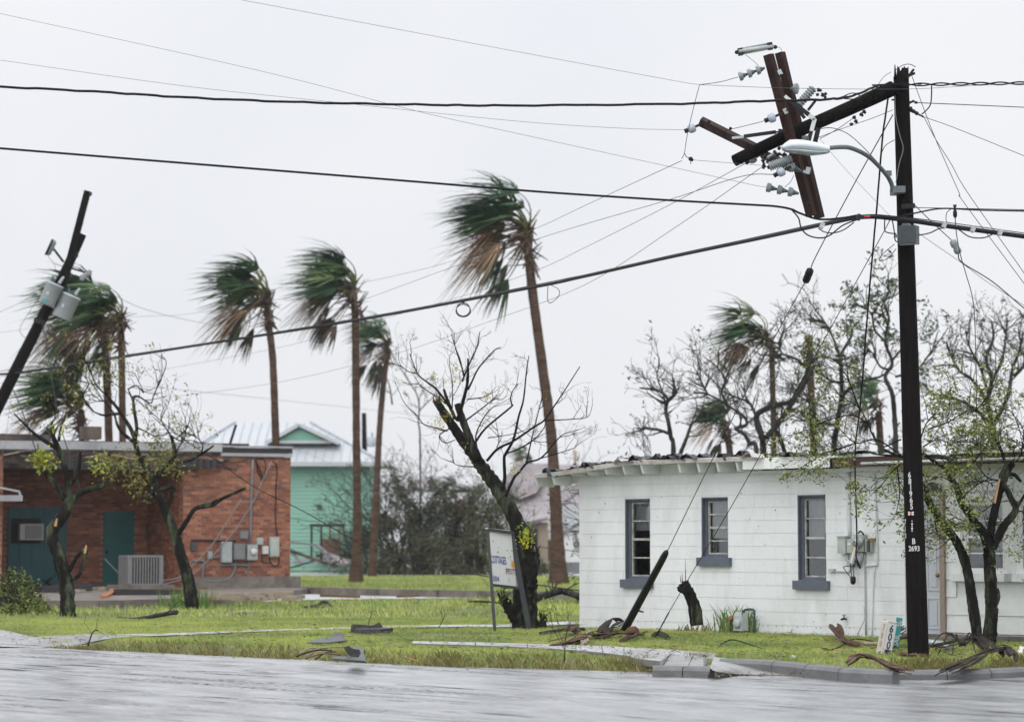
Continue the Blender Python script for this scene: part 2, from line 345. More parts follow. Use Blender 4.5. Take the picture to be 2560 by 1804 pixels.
# ================================================================== SETTING
rng = random.Random(7)
_e = [(-200, 210), (-60, 84), (-30, 56.5), (-14, 42)]
for px, py in [(145, 1620), (335, 1628), (558, 1639), (736, 1647), (914, 1656), (1115, 1665), (1280, 1669), (1520, 1676), (1776, 1682), (2005, 1684), (2228, 1684), (2400, 1681), (2560, 1677)]:
    q = gp(px, py, -.12); _e.append((q.x, q.y))
_e += [(8.2, 30.3), (12, 35), (20, 48), (60, 110), (200, 330)]
_ex = np.array([p[0] for p in _e]); _ey = np.array([p[1] for p in _e])
def edgeY(x): return float(np.interp(x, _ex, _ey))
def sstep(t): t = min(1, max(0, t)); return t*t*(3-2*t)
def gz(x, y):
    d = y-edgeY(x)
    a = sstep((x-2.2)/.25)*sstep((3.6-x)/.3); b = sstep((-5.6-x)/.7)
    z = -.145+.145*sstep((d-lerp(-.05, .40, a))/lerp(lerp(.5, .3, a), 2.2, b))
    if d > .5: z += .010*noise.noise(V((x*.35, y*.2, 0)))*min(1, (d-.5))
    return z
# ground sheet: fans out from the road edge to the horizon
xs = sorted(set([-200, -120, -80]+[i*1.0 for i in range(-60, -14, 4)]+[i*.35 for i in range(-42, 43)]+[i*1.0 for i in range(16, 61, 4)]+[80, 120, 200]))
ds = [-.08, 0, .08, .16, .25, .35, .45, .6, .9, 1.5]+[2.2+i*.9 for i in range(22)]+[24, 28, 33, 40, 50, 65, 85, 110, 150, 220, 350, 550, 900]
mb = MB(); W_ = len(xs); vs = []
for d in ds:
    for x in xs:
        X = x*(1+min(3.0, max(0, d)/30)) if abs(x) < 61 else x*2; Y = edgeY(x)+d if abs(x) < 61 else edgeY(60 if x > 0 else -60)+d
        vs.append((X, Y, gz(X, edgeY(X)+d) if d < 3 else gz(X, max(Y, edgeY(X)+.6)) if d < 60 else 0))
mb.add(vs, [(j*W_+i, j*W_+i+1, (j+1)*W_+i+1, (j+1)*W_+i) for j in range(len(ds)-1) for i in range(W_-1)], True)
struct(mb, 'ground', M['turf'])
mb = MB(); mb.add([(-220, -120, -.12), (220, -120, -.12), (220, 340, -.12), (-220, 340, -.12)], [(0, 1, 2, 3)])
struct(mb, 'road', M['road'])
# far cross street
def ribbon(A, B, sub, z=.025, k=4, flat=None):
    """strip of quads between two pixel polylines lying on the ground"""
    mb = MB(); A = spline([gp(*p) for p in A], k); B = spline([gp(*p) for p in B], k); n = len(A); vs = []; own = flat == 'own'
    for a, b in zip(A, B):
        for i in range(sub+1):
            p = a.lerp(b, i/sub); vs.append((p.x, p.y, p.z if own else (gz(p.x, p.y) if flat is None else flat)+z))
    mb.add(vs, [(j*(sub+1)+i, j*(sub+1)+i+1, (j+1)*(sub+1)+i+1, (j+1)*(sub+1)+i) for j in range(n-1) for i in range(sub)])
    return mb
mb = MB(); mb.add([(-160, 106, .03), (160, 106, .03), (160, 121, .03), (-160, 121, .03)], [(0, 1, 2, 3)]); struct(mb, 'far_road', M['farroad'])
pathA_b = [(-60, 1587), (140, 1587), (400, 1585), (700, 1575), (1040, 1565.5), (1277, 1562), (1450, 1553)]
pathA_f = [(-60, 1598), (140, 1597), (400, 1591), (700, 1579), (1040, 1571), (1277, 1569.5), (1450, 1561)]
struct(ribbon(pathA_b, pathA_f, 6), 'walkway', M['path'])
apron_b = [(-60, 1574), (0, 1578), (60, 1585), (140, 1592), (225, 1598)]
apron_f = [(-60, 1611), (0, 1613), (60, 1615), (110, 1618), (160, 1621)]; apron_u = [(x, y, -.13) for x, y in apron_f]
struct(ribbon(apron_b, apron_u, 16, .03), 'driveway', M['path'])
# pavement by the corner: slabs with open joints
pave = thing('pavement', '', '', gp(1600, 1640)); del pave['label'], pave['category']; pave['kind'] = 'structure'
pB_b = [(1030, 1609), (1240, 1613), (1440, 1619), (1560, 1623), (1700, 1632), (1790, 1641), (1880, 1650)]
pB_f = [(1030, 1615), (1240, 1621), (1440, 1632), (1560, 1646), (1650, 1657), (1770, 1668), (1795, 1672)]
A = spline([gp(*p) for p in pB_b], 8); B = spline([gp(*p) for p in pB_f], 8)
cuts = [0, 6, 11, 16, 20, 24, 28, 32, 36, 40]
for i0, i1 in zip(cuts, cuts[1:]):
    m_ = MB(); vs = []
    a0, a1, b0, b1 = A[i0], A[i1], B[i0], B[i1]; g = .008
    da = (a1-a0).normalized()*g; db = (b1-b0).normalized()*g
    idx = list(range(i0, i1+1)); rows = []
    for j, i in enumerate(idx):
        pa, pb = A[i].copy(), B[i].copy()
        if j == 0: pa += da; pb += db
        if j == len(idx)-1: pa -= da; pb -= db
        rows.append((pa, pb))
    for top_ in (1, 0):
        for pa, pb in rows:
            for t in (0, .5, 1):
                p = pa.lerp(pb, t); z = gz(p.x, p.y); zz = max(z, -.115 if i0 >= 32 else -.02)+.045
                vs.append((p.x, p.y, zz if top_ else zz-.08))
    n = len(rows); o_ = 3*n
    fs = [(3*j+k, 3*j+k+1, 3*j+k+4, 3*j+k+3) for j in range(n-1) for k in range(2)]
    fs += [(o_, o_+1, 1, 0), (o_+1, o_+2, 2, 1), (0, 3*(n-1), o_+3*(n-1), o_)] + [(3*(n-1)+k, 3*(n-1)+k+1, o_+3*(n-1)+k+1, o_+3*(n-1)+k) for k in (0, 1)]
    fs += [(2+3*j, o_+2+3*j, o_+5+3*j, 5+3*j) for j in range(n-1)]+[(3+3*j, o_+3+3*j, o_+3*j, 3*j) for j in range(n-1)]
    m_.add(vs, fs); build(m_, 'slab', M['path'], pave)
struct(ribbon([(1785, 1640, .02), (1880, 1653, -.04), (1950, 1665, -.075), (2020, 1677, -.10), (2080, 1684, -.114)], [(1775, 1668, .01), (1790, 1677, -.03), (1850, 1684, -.10), (1950, 1686, -.114), (2080, 1687, -.116)], 8, 0, 4, 'own'), 'kerb_ramp', M['path'])
# kerb stones
kerb = thing('kerb', '', '', gp(2000, 1660)); del kerb['label'], kerb['category']; kerb['kind'] = 'structure'
def kerb_run(pts, z, wid=.16, hgt=.2, stones=4):
    P = spline([gp(px, py, z) for px, py in pts], 8); L_ = [0]
    for a, b in zip(P, P[1:]): L_.append(L_[-1]+(b-a).length)
    def along(t):
        t *= L_[-1]
        for i in range(len(P)-1):
            if L_[i+1] >= t: return P[i].lerp(P[i+1], (t-L_[i])/max(1e-6, L_[i+1]-L_[i]))
        return P[-1]
    for s in range(stones):
        m_ = MB(); vs = []; K = 5; e = .006/L_[-1]
        for k in range(K+1):
            t = lerp(s/stones+e, (s+1)/stones-e, k/K); p = along(t); d = (along(min(1, t+.01))-along(max(0, t-.01))); d.z = 0; d.normalize(); q = V((-d.y, d.x, 0))
            j = rng.uniform(-.004, .004) if k in (0, K) else 0
            for a, b in ((0, -hgt), (0, -.05), (.03, -.012), (.06, 0), (wid, 0), (wid, -hgt)): vs.append(p+q*a+V((0, 0, b+j)))
        m_.add(vs, [(k*6+i, (k+1)*6+i, (k+1)*6+i+1, k*6+i+1) for k in range(K) for i in range(5)]+[tuple(range(6)), tuple(K*6+i for i in range(5, -1, -1))], False)
        build(m_, 'kerb_stone', M['kerb'], kerb)
kerb_run([(1632, 1664), (1690, 1664), (1775, 1666)], .005, stones=2)
kerb_run([(1795, 1646), (1880, 1648), (1950, 1653), (2030, 1661), (2130, 1670), (2232, 1674)], .03, stones=4)
kerb_run([(2236, 1674), (2340, 1674), (2450, 1672), (2570, 1667)], -.01, stones=3)
# raised concrete apron in front of the brick building, low kerb wall along the far lawn
BR = Wall(at(725, 1470, 69.0)*V((1, 1, 0)) if False else V((at(725, 1470, 69.0).x, 69.0, 0)), (7.54, 3.5, 0))
mb = MB(); f0, f1 = gp(-80, 1522), gp(640, 1507); b1, b0 = BR.P(.6, .3, 0), BR.P(-12, .3, 0)
poly = [f0, gp(300, 1520), f1, b1, BR.P(.6, -2, 0), BR.P(-14, -2, 0), V((f0.x-4, f0.y+4, 0))]
mb.prism([(p.x, p.y) for p in poly], (0, 0, -.1), (1, 0, 0), (0, 1, 0), .28); struct(mb, 'parking_pad', M['oldconcrete'])
struct(ribbon([(630, 1487), (760, 1486), (950, 1489), (1120, 1492), (1260, 1493)], [(630, 1508), (760, 1502), (950, 1499.5), (1120, 1497.5), (1260, 1496)], 4, .03), 'wet_pavement', M['path'])
lowk = thing('low_concrete_wall', 'long low mossy concrete kerb wall running from brick building to white house', 'low wall', gp(1000, 1492))
P0 = [gp(*p) for p in [(700, 1483), (830, 1487), (950, 1491), (1100, 1494), (1250, 1497), (1470, 1499)]]
for a, b in zip(P0, P0[1:]):
    m_ = MB(); d = (b-a).normalized()*.015; m_.bar(a+d+V((0, 0, .06)), b-d+V((0, 0, .06)), .2, .30); build(m_, 'wall_section', M['oldconcrete'], lowk)
# ------------------------------------------------------------------ grass blades
HW = Wall((1.14, 40.9, 0), (3.86, -4.0, 0))               # front wall of the white block house
def inpoly(px, py, poly):
    r = np.zeros(len(px), bool); n = len(poly)
    for i in range(n):
        x0, y0 = poly[i]; x1, y1 = poly[(i+1) % n]
        c = ((y0 > py) != (y1 > py)) & (px < (x1-x0)*(py-y0)/(y1-y0+1e-12)+x0); r ^= c
    return r
def grass(name, n, pyr, hr, wid, seed, nb, extra=None):
    g = np.random.default_rng(seed)
    Y0, Y1 = gp(1280, pyr[1]).y, gp(1280, pyr[0]).y
    # even spread over the ground, narrower near the viewer
    u = g.random(n*2); Y = np.sqrt(Y0**2+(Y1**2-Y0**2)*u); X = (g.random(n*2)*2-1)*.222*Y
    ey = np.interp(X, _ex, _ey); keep = Y > ey+.02
    px = CX+X/Y*F; py = HORIZON+H/Y*F
    def nz2(x, y, s, o): return np.array([noise.noise(V((a*s, b*s, o))) for a, b in zip(x, y)])
    n1 = nz2(X, Y, .55, 1.0); n2 = nz2(X, Y, 2.2, 5.0); n3 = nz2(X, Y, .16, 9.0)
    onA = inpoly(px, py, pathA_b+pathA_f[::-1]); over = (px > 690) & (px < 1040)
    keep &= ~(onA & ~(over & (n2 > -.35))) | (onA & (n2 > .22))
    keep &= ~inpoly(px, py, apron_b+apron_f[::-1])
    onB = inpoly(px, py, pB_b+pB_f[::-1]); keep &= ~onB | ((px < 1440) & (n2 > np.where(px < 1330, -.7, -.25)) & onB)
    keep &= ~inpoly(px, py, [(1632, 1664), (1775, 1665), (1790, 1646), (1950, 1653), (2030, 1661), (2130, 1670), (2232, 1674), (2570, 1667), (2570, 1690), (1632, 1690)]) | ((px > 2235) & (n2 > .1))
    s = (X-HW.A.x)*HW.u.x+(Y-HW.A.y)*HW.u.y; o = (X-HW.A.x)*HW.n.x+(Y-HW.A.y)*HW.n.y
    keep &= ~((s > -.02) & (o < .03) & (o > -9))
    fx = [f0, gp(300, 1520), f1, BR.P(.6, .3, 0), BR.P(.6, -20, 0), BR.P(-30, -20, 0), V((f0.x-20, f0.y, 0))]
    keep &= ~inpoly(X, Y, [(p.x, p.y) for p in fx])
    keep &= ~inpoly(px, py, [(630, 1483), (760, 1484), (950, 1489), (1260, 1493), (1260, 1496), (1110, 1497), (950, 1499), (760, 1502), (630, 1508)])
    keep &= ~((Y > 105.5) & (Y < 121.5)); keep &= (n1+.6*n2 > -.30-.35*g.random(len(X)))
    X, Y, n1, n2, n3 = [q[keep][:n] for q in (X, Y, n1, n2, n3)]; m = len(X); ey = np.interp(X, _ex, _ey)
    Z = np.array([gz(x, y) for x, y in zip(X, Y)]) if Y1 < 60 else np.zeros(m)
    d = Y-ey; edge = np.clip(1-d/.5, 0, 1)
    c_y, c_g, c_s = np.array((.38, .44, .11)), np.array((.17, .26, .065)), np.array((.35, .31, .15))
    t = np.clip(.55+1.1*n1+.45*n2+.6*n3, 0, 1)[:, None]; base = c_y*t+c_g*(1-t)
    st = np.clip(.18+1.0*(n2-.10)+.5*edge, 0, .8)[:, None]*(g.random((m, 1))**.6); base = base*(1-st)+c_s*st
    V_ = np.zeros((m*nb*3, 3)); C = np.ones((m*nb*3, 4), np.float32)
    for k in range(nb):
        a = g.random(m)*6.283; hh = (hr[0]+(hr[1]-hr[0])*g.random(m))*(1+.5*np.clip(n2, -.5, .6)+.5*edge); le = (.25+.75*g.random(m))*hh
        bx = X+g.normal(0, wid*2.2, m); by = Y+g.normal(0, wid*2.2, m); la = g.random(m)*6.283
        i = k*m*3
        V_[i:i+3*m:3] = np.stack([bx-np.cos(a)*wid*.5, by-np.sin(a)*wid*.5, Z-.012], 1)
        V_[i+1:i+3*m:3] = np.stack([bx+np.cos(a)*wid*.5, by+np.sin(a)*wid*.5, Z-.012], 1)
        V_[i+2:i+3*m:3] = np.stack([bx+np.cos(la)*le-.15*hh, by+np.sin(la)*le, Z+hh], 1)
        cc = base*(.72+.56*g.random((m, 1)))
        for q in range(3): C[i+q:i+3*m:3, :3] = cc*(1.0 if q < 2 else 1.12)
    me = bpy.data.meshes.new(name); nv = len(V_); nf = nv//3
    me.vertices.add(nv); me.vertices.foreach_set('co', V_.ravel()); me.loops.add(nv); me.loops.foreach_set('vertex_index', np.arange(nv, dtype=np.int32))
    me.polygons.add(nf); me.polygons.foreach_set('loop_start', np.arange(0, nv, 3, dtype=np.int32)); me.update(calc_edges=True)
    at_ = me.color_attributes.new('Col', 'FLOAT_COLOR', 'POINT'); at_.data.foreach_set('color', C.ravel())
    o = _link(name, me, M['grassblade'], None, V((0, 0, 0))); o['kind'] = 'stuff'; o['label'] = extra; return o
M['grassblade'] = mat('grass_blade', (1, 1, 1), .5, .1, 2, attr=True, spec=.3)
grass('grass', 78000, (1545, 1690), (.022, .06), .008, 3, 5, 'yellow green lawn grass along the road edge')
grass('lawn_grass', 42000, (1428, 1546), (.05, .12), .024, 4, 4, 'short green grass of the lawns behind the walkway')

# rough overhanging verge along the kerbless edge, and leaf and twig litter strewn over the near lawn
def verge(name, label, n, seed):
    r_ = random.Random(seed); mb = MB(); k = 0
    while k < n:
        px = r_.choice([r_.uniform(140, 1640), r_.uniform(140, 1640), r_.uniform(2236, 2580)]); X0 = (px-CX)/F*30; ex = X0
        for _ in range(3): ex = (px-CX)/F*edgeY(ex)
        cl = noise.noise(V((ex*1.7, 3, 1)))+.5*noise.noise(V((ex*5, 1, 2)))
        if cl < r_.uniform(-.7, .3): k += .2; continue
        d = abs(r_.gauss(0, .22)); q = V((ex+r_.gauss(0, .03), edgeY(ex)+d, 0)); q.z = gz(q.x, q.y)-.01; hh = r_.uniform(.03, .11)*(1+.5*cl); f = r_.uniform(.65, 1.25)
        mb.col = tuple(c*f for c in r_.choice([(.34, .33, .11), (.26, .29, .09), (.40, .34, .17), (.20, .15, .08), (.16, .19, .06), (.30, .24, .12)])); a = r_.uniform(0, 6.28); l = V((math.cos(a)*hh*.8, -abs(math.sin(a))*hh*.7, hh)); w = r_.uniform(.005, .010)
        mb.add([q-V((w, 0, 0)), q+V((w, 0, 0)), q+l], [(0, 1, 2)]); k += 1
    o = build(mb, name, M['grassblade']); o['kind'] = 'stuff'; o['label'] = label
verge('verge_grass', 'rough straw and olive grass overhanging the road edge', 9000, 5)
def litter(name, label, n, seed):
    r_ = random.Random(seed); mb = MB(); k = 0
    while k < n:
        px, py = r_.uniform(0, 2560), 1552+128*r_.random()**.8; p = gp(px, py)
        if p.y < edgeY(p.x)-.6 or (p-HW.A).dot(HW.n) < .1 and (p-HW.A).dot(HW.u) > 0: continue
        if noise.noise(V((p.x*.8, p.y*.5, 7))) < r_.uniform(-.5, .35): k += .15; continue
        onroad = p.y < edgeY(p.x); p.z = (-.117 if onroad else gz(p.x, p.y)+r_.uniform(.02, .06)); f = r_.uniform(.5, 1.3)
        if onroad and r_.random() < .75: k += .1; continue
        mb.col = tuple(c*f for c in r_.choice([(.14, .09, .05), (.09, .06, .035), (.22, .16, .09), (.06, .05, .035), (.28, .22, .13)])); a = r_.uniform(0, 6.28); L_ = r_.choice([.03, .05, .08, .16])*r_.uniform(.6, 1.3); d = V((math.cos(a), math.sin(a), r_.uniform(-.05, .25)))*L_; s = V((-d.y, d.x, .3*L_)).normalized()*r_.uniform(.004, .016)
        mb.add([p, p+d*.5+s, p+d, p+d*.5-s], [(0, 1, 2, 3)]); k += 1
    o = build(mb, name, M['grassblade']); o['kind'] = 'stuff'; o['label'] = label
litter('leaf_litter', 'brown leaves and twig bits strewn over the near lawn', 5200, 6)
# ================================================================== WHITE BLOCK HOUSE
rng = random.Random(11)
house = thing('block_house', 'single storey white painted block house with torn black roof beside broken pole', 'house', HW.P(4, 0, 0))
def ws(px, py, o=0): return HW.hit(px, py, o)
wins = []        # s0, s1, z0, z1
for x0, x1, y0, y1 in ((1564, 1626, 1247, 1449), (1755, 1821, 1243, 1394), (1995, 2066, 1237, 1452)):
    s0, z1 = ws(x0, y0); s1, z0 = ws(x1, y1); s0b, z0b = ws(x0, y1)
    wins.append((s0, s1, z0, z1))
S_DR = ws(2355, 1400)[0]; S_DL = ws(2263, 1400)[0]; Z_DT = ws(2355, 1230)[1]; Z_DB = .06
S_JR = ws(2367, 1400)[0]; S_BLK = S_DL; S_END = 12.5; WALL_T = 2.53
# backing wall with the openings left clear
def wall_cells(s0, s1, z0, z1, holes):
    ss = sorted({s0, s1} | {h[0] for h in holes if s0 < h[0] < s1} | {h[1] for h in holes if s0 < h[1] < s1}); zs = sorted({z0, z1} | {h[2] for h in holes} | {h[3] for h in holes})
    zs = [z for z in zs if z0 <= z <= z1]
    return [(a, b, c, d) for a, b in zip(ss, ss[1:]) for c, d in zip(zs, zs[1:]) if not any(h[0]-1e-6 <= a and b <= h[1]+1e-6 and h[2]-1e-6 <= c and d <= h[3]+1e-6 for h in holes)]
rw = []          # right hand windows
for x0, x1 in ((2403, 2513), (2538, 2650)):
    a, zt = ws(x0, 1250); b, _ = ws(x1, 1250); rw.append((a, b, ws(2403, 1433)[1], zt))
holes = wins+[(S_DL, S_DR, -.2, Z_DT)]+rw
mb = MB()
for a, b, c, d in wall_cells(0.004, S_END, -.2, WALL_T, holes):
    mb.box(HW.P((a+b)/2, -.105, (c+d)/2), (b-a, .19, d-c), HW.R)
mb.box(HW.P(.12, -4.1, WALL_T/2-.1), (.2, 7.8, WALL_T+.2), HW.R)      # end wall
mb.box(HW.P(S_END/2, -8.1, WALL_T/2-.1), (S_END, .2, WALL_T+.2), HW.R); mb.box(HW.P(S_END+.1, -4.1, WALL_T/2-.1), (.2, 8, WALL_T+.2), HW.R)
build(mb, 'wall', M['mortar'], house)
# painted concrete blocks, coursed
CH = .2032; z_first = ws(1500, 1548)[1]
z = z_first-2*CH; row = 0; gap = .0042; nblk = 0
while z < WALL_T-.02:
    za, zb = z, min(z+CH, WALL_T)
    offs = (row % 2)*.2; s = -offs
    while s < S_DL:
        a, b = max(0, s), min(s+.4064, S_DL); s += .4064
        if b-a < .02: continue
        segs = [(a, b, za, zb)]
        for h in wins:
            ns = []
            for (p, q, c, d) in segs:
                if q <= h[0] or p >= h[1] or d <= h[2] or c >= h[3]: ns.append((p, q, c, d)); continue
                if p < h[0]: ns.append((p, h[0], c, d))
                if q > h[1]: ns.append((h[1], q, c, d))
                p2, q2 = max(p, h[0]), min(q, h[1])
                if c < h[2]-.01: ns.append((p2, q2, c, h[2]))
                if d > h[3]+.01: ns.append((p2, q2, h[3], d))
            segs = ns
        for p, q, c, d in segs:
            if q-p < .012 or d-c < .012: continue
            if d < -.12: continue
            m_ = MB(); th = .016+rng.uniform(-.0012, .0012); e = .0016
            m_.box(HW.P((p+q)/2, th/2-.010, (c+d)/2), (q-p-e, th, d-c-gap), HW.R); build(m_, 'block', M['block'], house); nblk += 1
    z += CH; row += 1
# siding boards to the right of the door
zb = .12; k = 0
while zb < WALL_T:
    zt = min(zb+.255, WALL_T)
    for a, b in ((S_JR, S_END),):
        cuts = [a]+[x for h in rw if h[2]-.14 < zt and h[3]+.05 > zb for x in (h[0]-.10, h[1]+.10)]+[b]
        for p, q in zip(cuts[::2], cuts[1::2]):
            if q-p < .03: continue
            m_ = MB(); n = max(1, int((q-p)/.5)); vs = []
            for i in range(n+1):
                s = lerp(p, q, i/n); wv = rng.uniform(-.006, .006)
                vs += [HW.P(s, .004, zb+.004+wv), HW.P(s, .026, zb+.004+wv), HW.P(s, .012, zt), HW.P(s, .002, zt)]
            m_.add(vs, [(4*i+j, 4*i+4+j, 4*i+4+(j+1) % 4, 4*i+(j+1) % 4) for i in range(n) for j in range(4)]+[(0, 1, 2, 3), (4*n+3, 4*n+2, 4*n+1, 4*n)])
            build(m_, 'board', M['whitewood'], house)
    zb += .255
m_ = MB(); m_.box(HW.P((S_DL+S_END)/2, .02, -.02), (S_END-S_DL+.1, .07, .22), HW.R); build(m_, 'footing', M['oldconcrete'], house)
m_ = MB(); m_.box(HW.P((S_DL+S_JR)/2+.1, .22, -.03), (S_JR-S_DL+.5, .4, .16), HW.R); build(m_, 'doorstep', M['oldconcrete'], house)
# windows
def sash_window(h, frame, mull, panes, reveal, sill=True, curtain=None, fw=.04, ext=.05):
    s0, s1, z0, z1 = h; wd = build(MB().add([HW.P(s0, -reveal, z0), HW.P(s1, -reveal, z0), HW.P(s1, -reveal-.002, z0+.01), HW.P(s0, -reveal-.002, z0+.01)], [(0, 1, 2, 3)]), 'window', frame, house)
    m_ = MB(); T = .02
    m_.box(HW.P(s0+T/2, -reveal/2+.006, (z0+z1)/2), (T, reveal+.02, z1-z0), HW.R); m_.box(HW.P(s1-T/2, -reveal/2-.004, (z0+z1)/2), (T, reveal-.012, z1-z0), HW.R)
    m_.box(HW.P((s0+s1)/2, -reveal/2+.006, z1-T/2), (s1-s0-2*T, reveal+.02, T), HW.R); m_.box(HW.P((s0+s1)/2, -reveal/2+.006, z0+T/2), (s1-s0-2*T, reveal+.02, T), HW.R)
    for a, b in ((s0+T, s0+T+fw), (s1-T-fw, s1-T)): m_.box(HW.P((a+b)/2, -reveal+.03, (z0+z1)/2), (b-a, .06, z1-z0-2*T), HW.R)
    m_.box(HW.P((s0+s1)/2, -reveal+.03, z1-T-fw/2), (s1-s0-2*T-2*fw, .058, fw), HW.R); m_.box(HW.P((s0+s1)/2, -reveal+.03, z0+T+fw/2), (s1-s0-2*T-2*fw, .058, fw), HW.R)
    build(m_, 'frame', frame, wd)
    a, b, c, d = s0+T+fw, s1-T-fw, z0+T+fw, z1-T-fw; n = panes; bw = .022
    m_ = MB()
    for q in (a+bw/2, b-bw/2): m_.box(HW.P(q, -reveal+.012, (c+d)/2), (bw, .04, d-c), HW.R)
    for i in range(n+1):
        zz = lerp(c, d, i/n); t = bw*(1.7 if i == n//2 else 1); zz = min(max(zz, c+t/2), d-t/2)
        m_.box(HW.P((a+b)/2, -reveal+.014, zz), (b-a-2*bw, .04, t), HW.R)
    build(m_, 'sash', mull, wd)
    for i in range(n):
        m_ = MB(); q0, q1 = lerp(c, d, i/n)+bw*.6, lerp(c, d, (i+1)/n)-bw*.6; tl = rng.uniform(-.004, .004)
        m_.add([HW.P(a+bw, -reveal+.005, q0), HW.P(b-bw, -reveal+.005+tl, q0), HW.P(b-bw, -reveal+.005-tl, q1), HW.P(a+bw, -reveal+.005, q1)], [(0, 1, 2, 3)])
        build(m_, 'pane', M['glass'], wd)
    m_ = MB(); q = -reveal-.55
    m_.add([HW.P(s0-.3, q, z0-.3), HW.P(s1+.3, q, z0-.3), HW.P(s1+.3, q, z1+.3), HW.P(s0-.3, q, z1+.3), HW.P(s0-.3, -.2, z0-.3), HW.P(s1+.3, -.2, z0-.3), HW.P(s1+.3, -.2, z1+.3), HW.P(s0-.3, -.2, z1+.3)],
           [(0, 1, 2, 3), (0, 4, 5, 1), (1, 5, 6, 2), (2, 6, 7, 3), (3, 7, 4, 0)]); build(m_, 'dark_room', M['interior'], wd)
    for (c0, c1, d0, d1, mt) in (curtain or []):
        m_ = MB(); K = 10; vs = []
        for i in range(K+1):
            s = lerp(lerp(a, b, c0), lerp(a, b, c1), i/K); oo = -reveal-.06-.015*(i % 2)
            vs += [HW.P(s, oo, lerp(c, d, d0)), HW.P(s, oo, lerp(c, d, d1))]
        m_.add(vs, [(2*i, 2*i+2, 2*i+3, 2*i+1) for i in range(K)]); build(m_, 'curtain', mt, wd)
    if sill:
        m_ = MB(); m_.box(HW.P((s0+s1)/2+.01, .02, z0-.062), (s1-s0+.14, .13, .135), HW.R); build(m_, 'sill', frame, wd)
    return wd
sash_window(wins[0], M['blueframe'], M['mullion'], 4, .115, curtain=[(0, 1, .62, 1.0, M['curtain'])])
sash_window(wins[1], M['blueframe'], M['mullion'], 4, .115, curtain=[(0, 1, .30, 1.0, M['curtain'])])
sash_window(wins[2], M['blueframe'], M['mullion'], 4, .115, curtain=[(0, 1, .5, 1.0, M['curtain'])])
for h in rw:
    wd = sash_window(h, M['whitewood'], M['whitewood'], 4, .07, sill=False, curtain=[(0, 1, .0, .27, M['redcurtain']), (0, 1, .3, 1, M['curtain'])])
    m_ = MB(); s0, s1, z0, z1 = h
    for a, b in ((s0-.1, s0), (s1, s1+.1)): m_.box(HW.P((a+b)/2, .018, (z0+z1)/2), (b-a-.002, .035, z1-z0), HW.R)
    m_.box(HW.P((s0+s1)/2, .020, z1+.045), (s1-s0+.196, .036, .088), HW.R); build(m_, 'casing', M['whitewood'], wd)
    m_ = MB(); m_.box(HW.P((s0+s1)/2, .045, z0-.055), (s1-s0+.3, .09, .105), HW.R); build(m_, 'sill', M['whitewood'], wd)
# door
dr = build(MB().box(HW.P((S_DL+S_DR)/2, -.06, (Z_DB+Z_DT)/2), (S_DR-S_DL, .04, Z_DT-Z_DB), HW.R), 'door', M['door'], house)
dw = S_DR-S_DL
for i in (0, 1):
    for z0, z1 in ((.16, .62), (.72, 1.42), (1.52, Z_DT-.1)):
        a, b = S_DL+dw*(.10+.45*i), S_DL+dw*(.45+.45*i); m_ = MB()
        for (p, q, c, d) in ((a, b, z0, z0+.022), (a, b, z1-.022, z1), (a, a+.022, z0+.023, z1-.023), (b-.022, b, z0+.023, z1-.023)): m_.box(HW.P((p+q)/2, -.034, (c+d)/2), (q-p, .014, d-c), HW.R)
        m_.box(HW.P((a+b)/2, -.036, (z0+z1)/2), (b-a-.11, .010, z1-z0-.11), HW.R); build(m_, 'door_panel', M['door'], dr)
m_ = MB(); kp = HW.P(S_DR-.07, -.04, .95); m_.lathe(kp, kp+HW.n*.08, [(0, .028), (.1, .028), (.15, .012), (.5, .012), (.6, .03), (.85, .032), (1, .016)], 12); build(m_, 'knob', M['brass'], dr)
m_ = MB(); m_.box(HW.P((S_DR+S_JR)/2, .02, (Z_DT+.02)/2), (S_JR-S_DR-.004, .1, Z_DT+.0), HW.R); build(m_, 'door_jamb', M['bareboard'], house)
m_ = MB(); vs = [(-.02, 0), (dw+.02, 0), (dw+.02, .10), (dw*.8, .15), (dw*.6, .12), (dw*.3, .14), (0, .09)]
m_.prism(vs, HW.P(S_DL, .018, Z_DT+.005), HW.u, V((0, 0, 1)), -.012 if False else .012); build(m_, 'torn_lintel', M['shingle'], house)
m_ = MB(); m_.box(HW.P((S_DL+S_DR)/2, -.03, .03), (dw, .14, .05), HW.R); build(m_, 'threshold', M['oldconcrete'], house)
# roof
S_R0 = -.62; S_FB = ws(1905, 1150)[0]; S_BR = ws(2122, 1150)[0]
def roof_z(s): return 2.735-.17*sstep((1.9-s)/2.6)
roof = None
m_ = MB(); vs = []; K = 30
for i in range(K+1):
    s = lerp(S_R0, S_END+.4, i/K); z = roof_z(s)
    for o, dz, th in ((.46, 0, .035), (-4.2, .09, .05), (-8.6, 0, .05)): vs += [HW.P(s, o, z+dz), HW.P(s, o, z+dz-th)]
m_.add(vs, [(6*i+a, 6*i+b, 6*i+6+b, 6*i+6+a) for i in range(K) for a, b in ((0, 2), (2, 4), (5, 3), (3, 1), (1, 0), (4, 5))]+[(0, 1, 3, 5, 4, 2), tuple(6*K+q for q in (2, 4, 5, 3, 1, 0))])
roof = build(m_, 'roof', M['soffit'], house)
m_ = MB(); vs = []
for i in range(K+1):
    s = lerp(S_R0, S_FB+.3, i/K); z = roof_z(s)+.012*noise.noise(V((s*2, 0, 3)))
    vs += [HW.P(s, .475, z-.045), HW.P(s, .485, z+.02), HW.P(s, .44, z+.03), HW.P(s, .44, z-.04)]
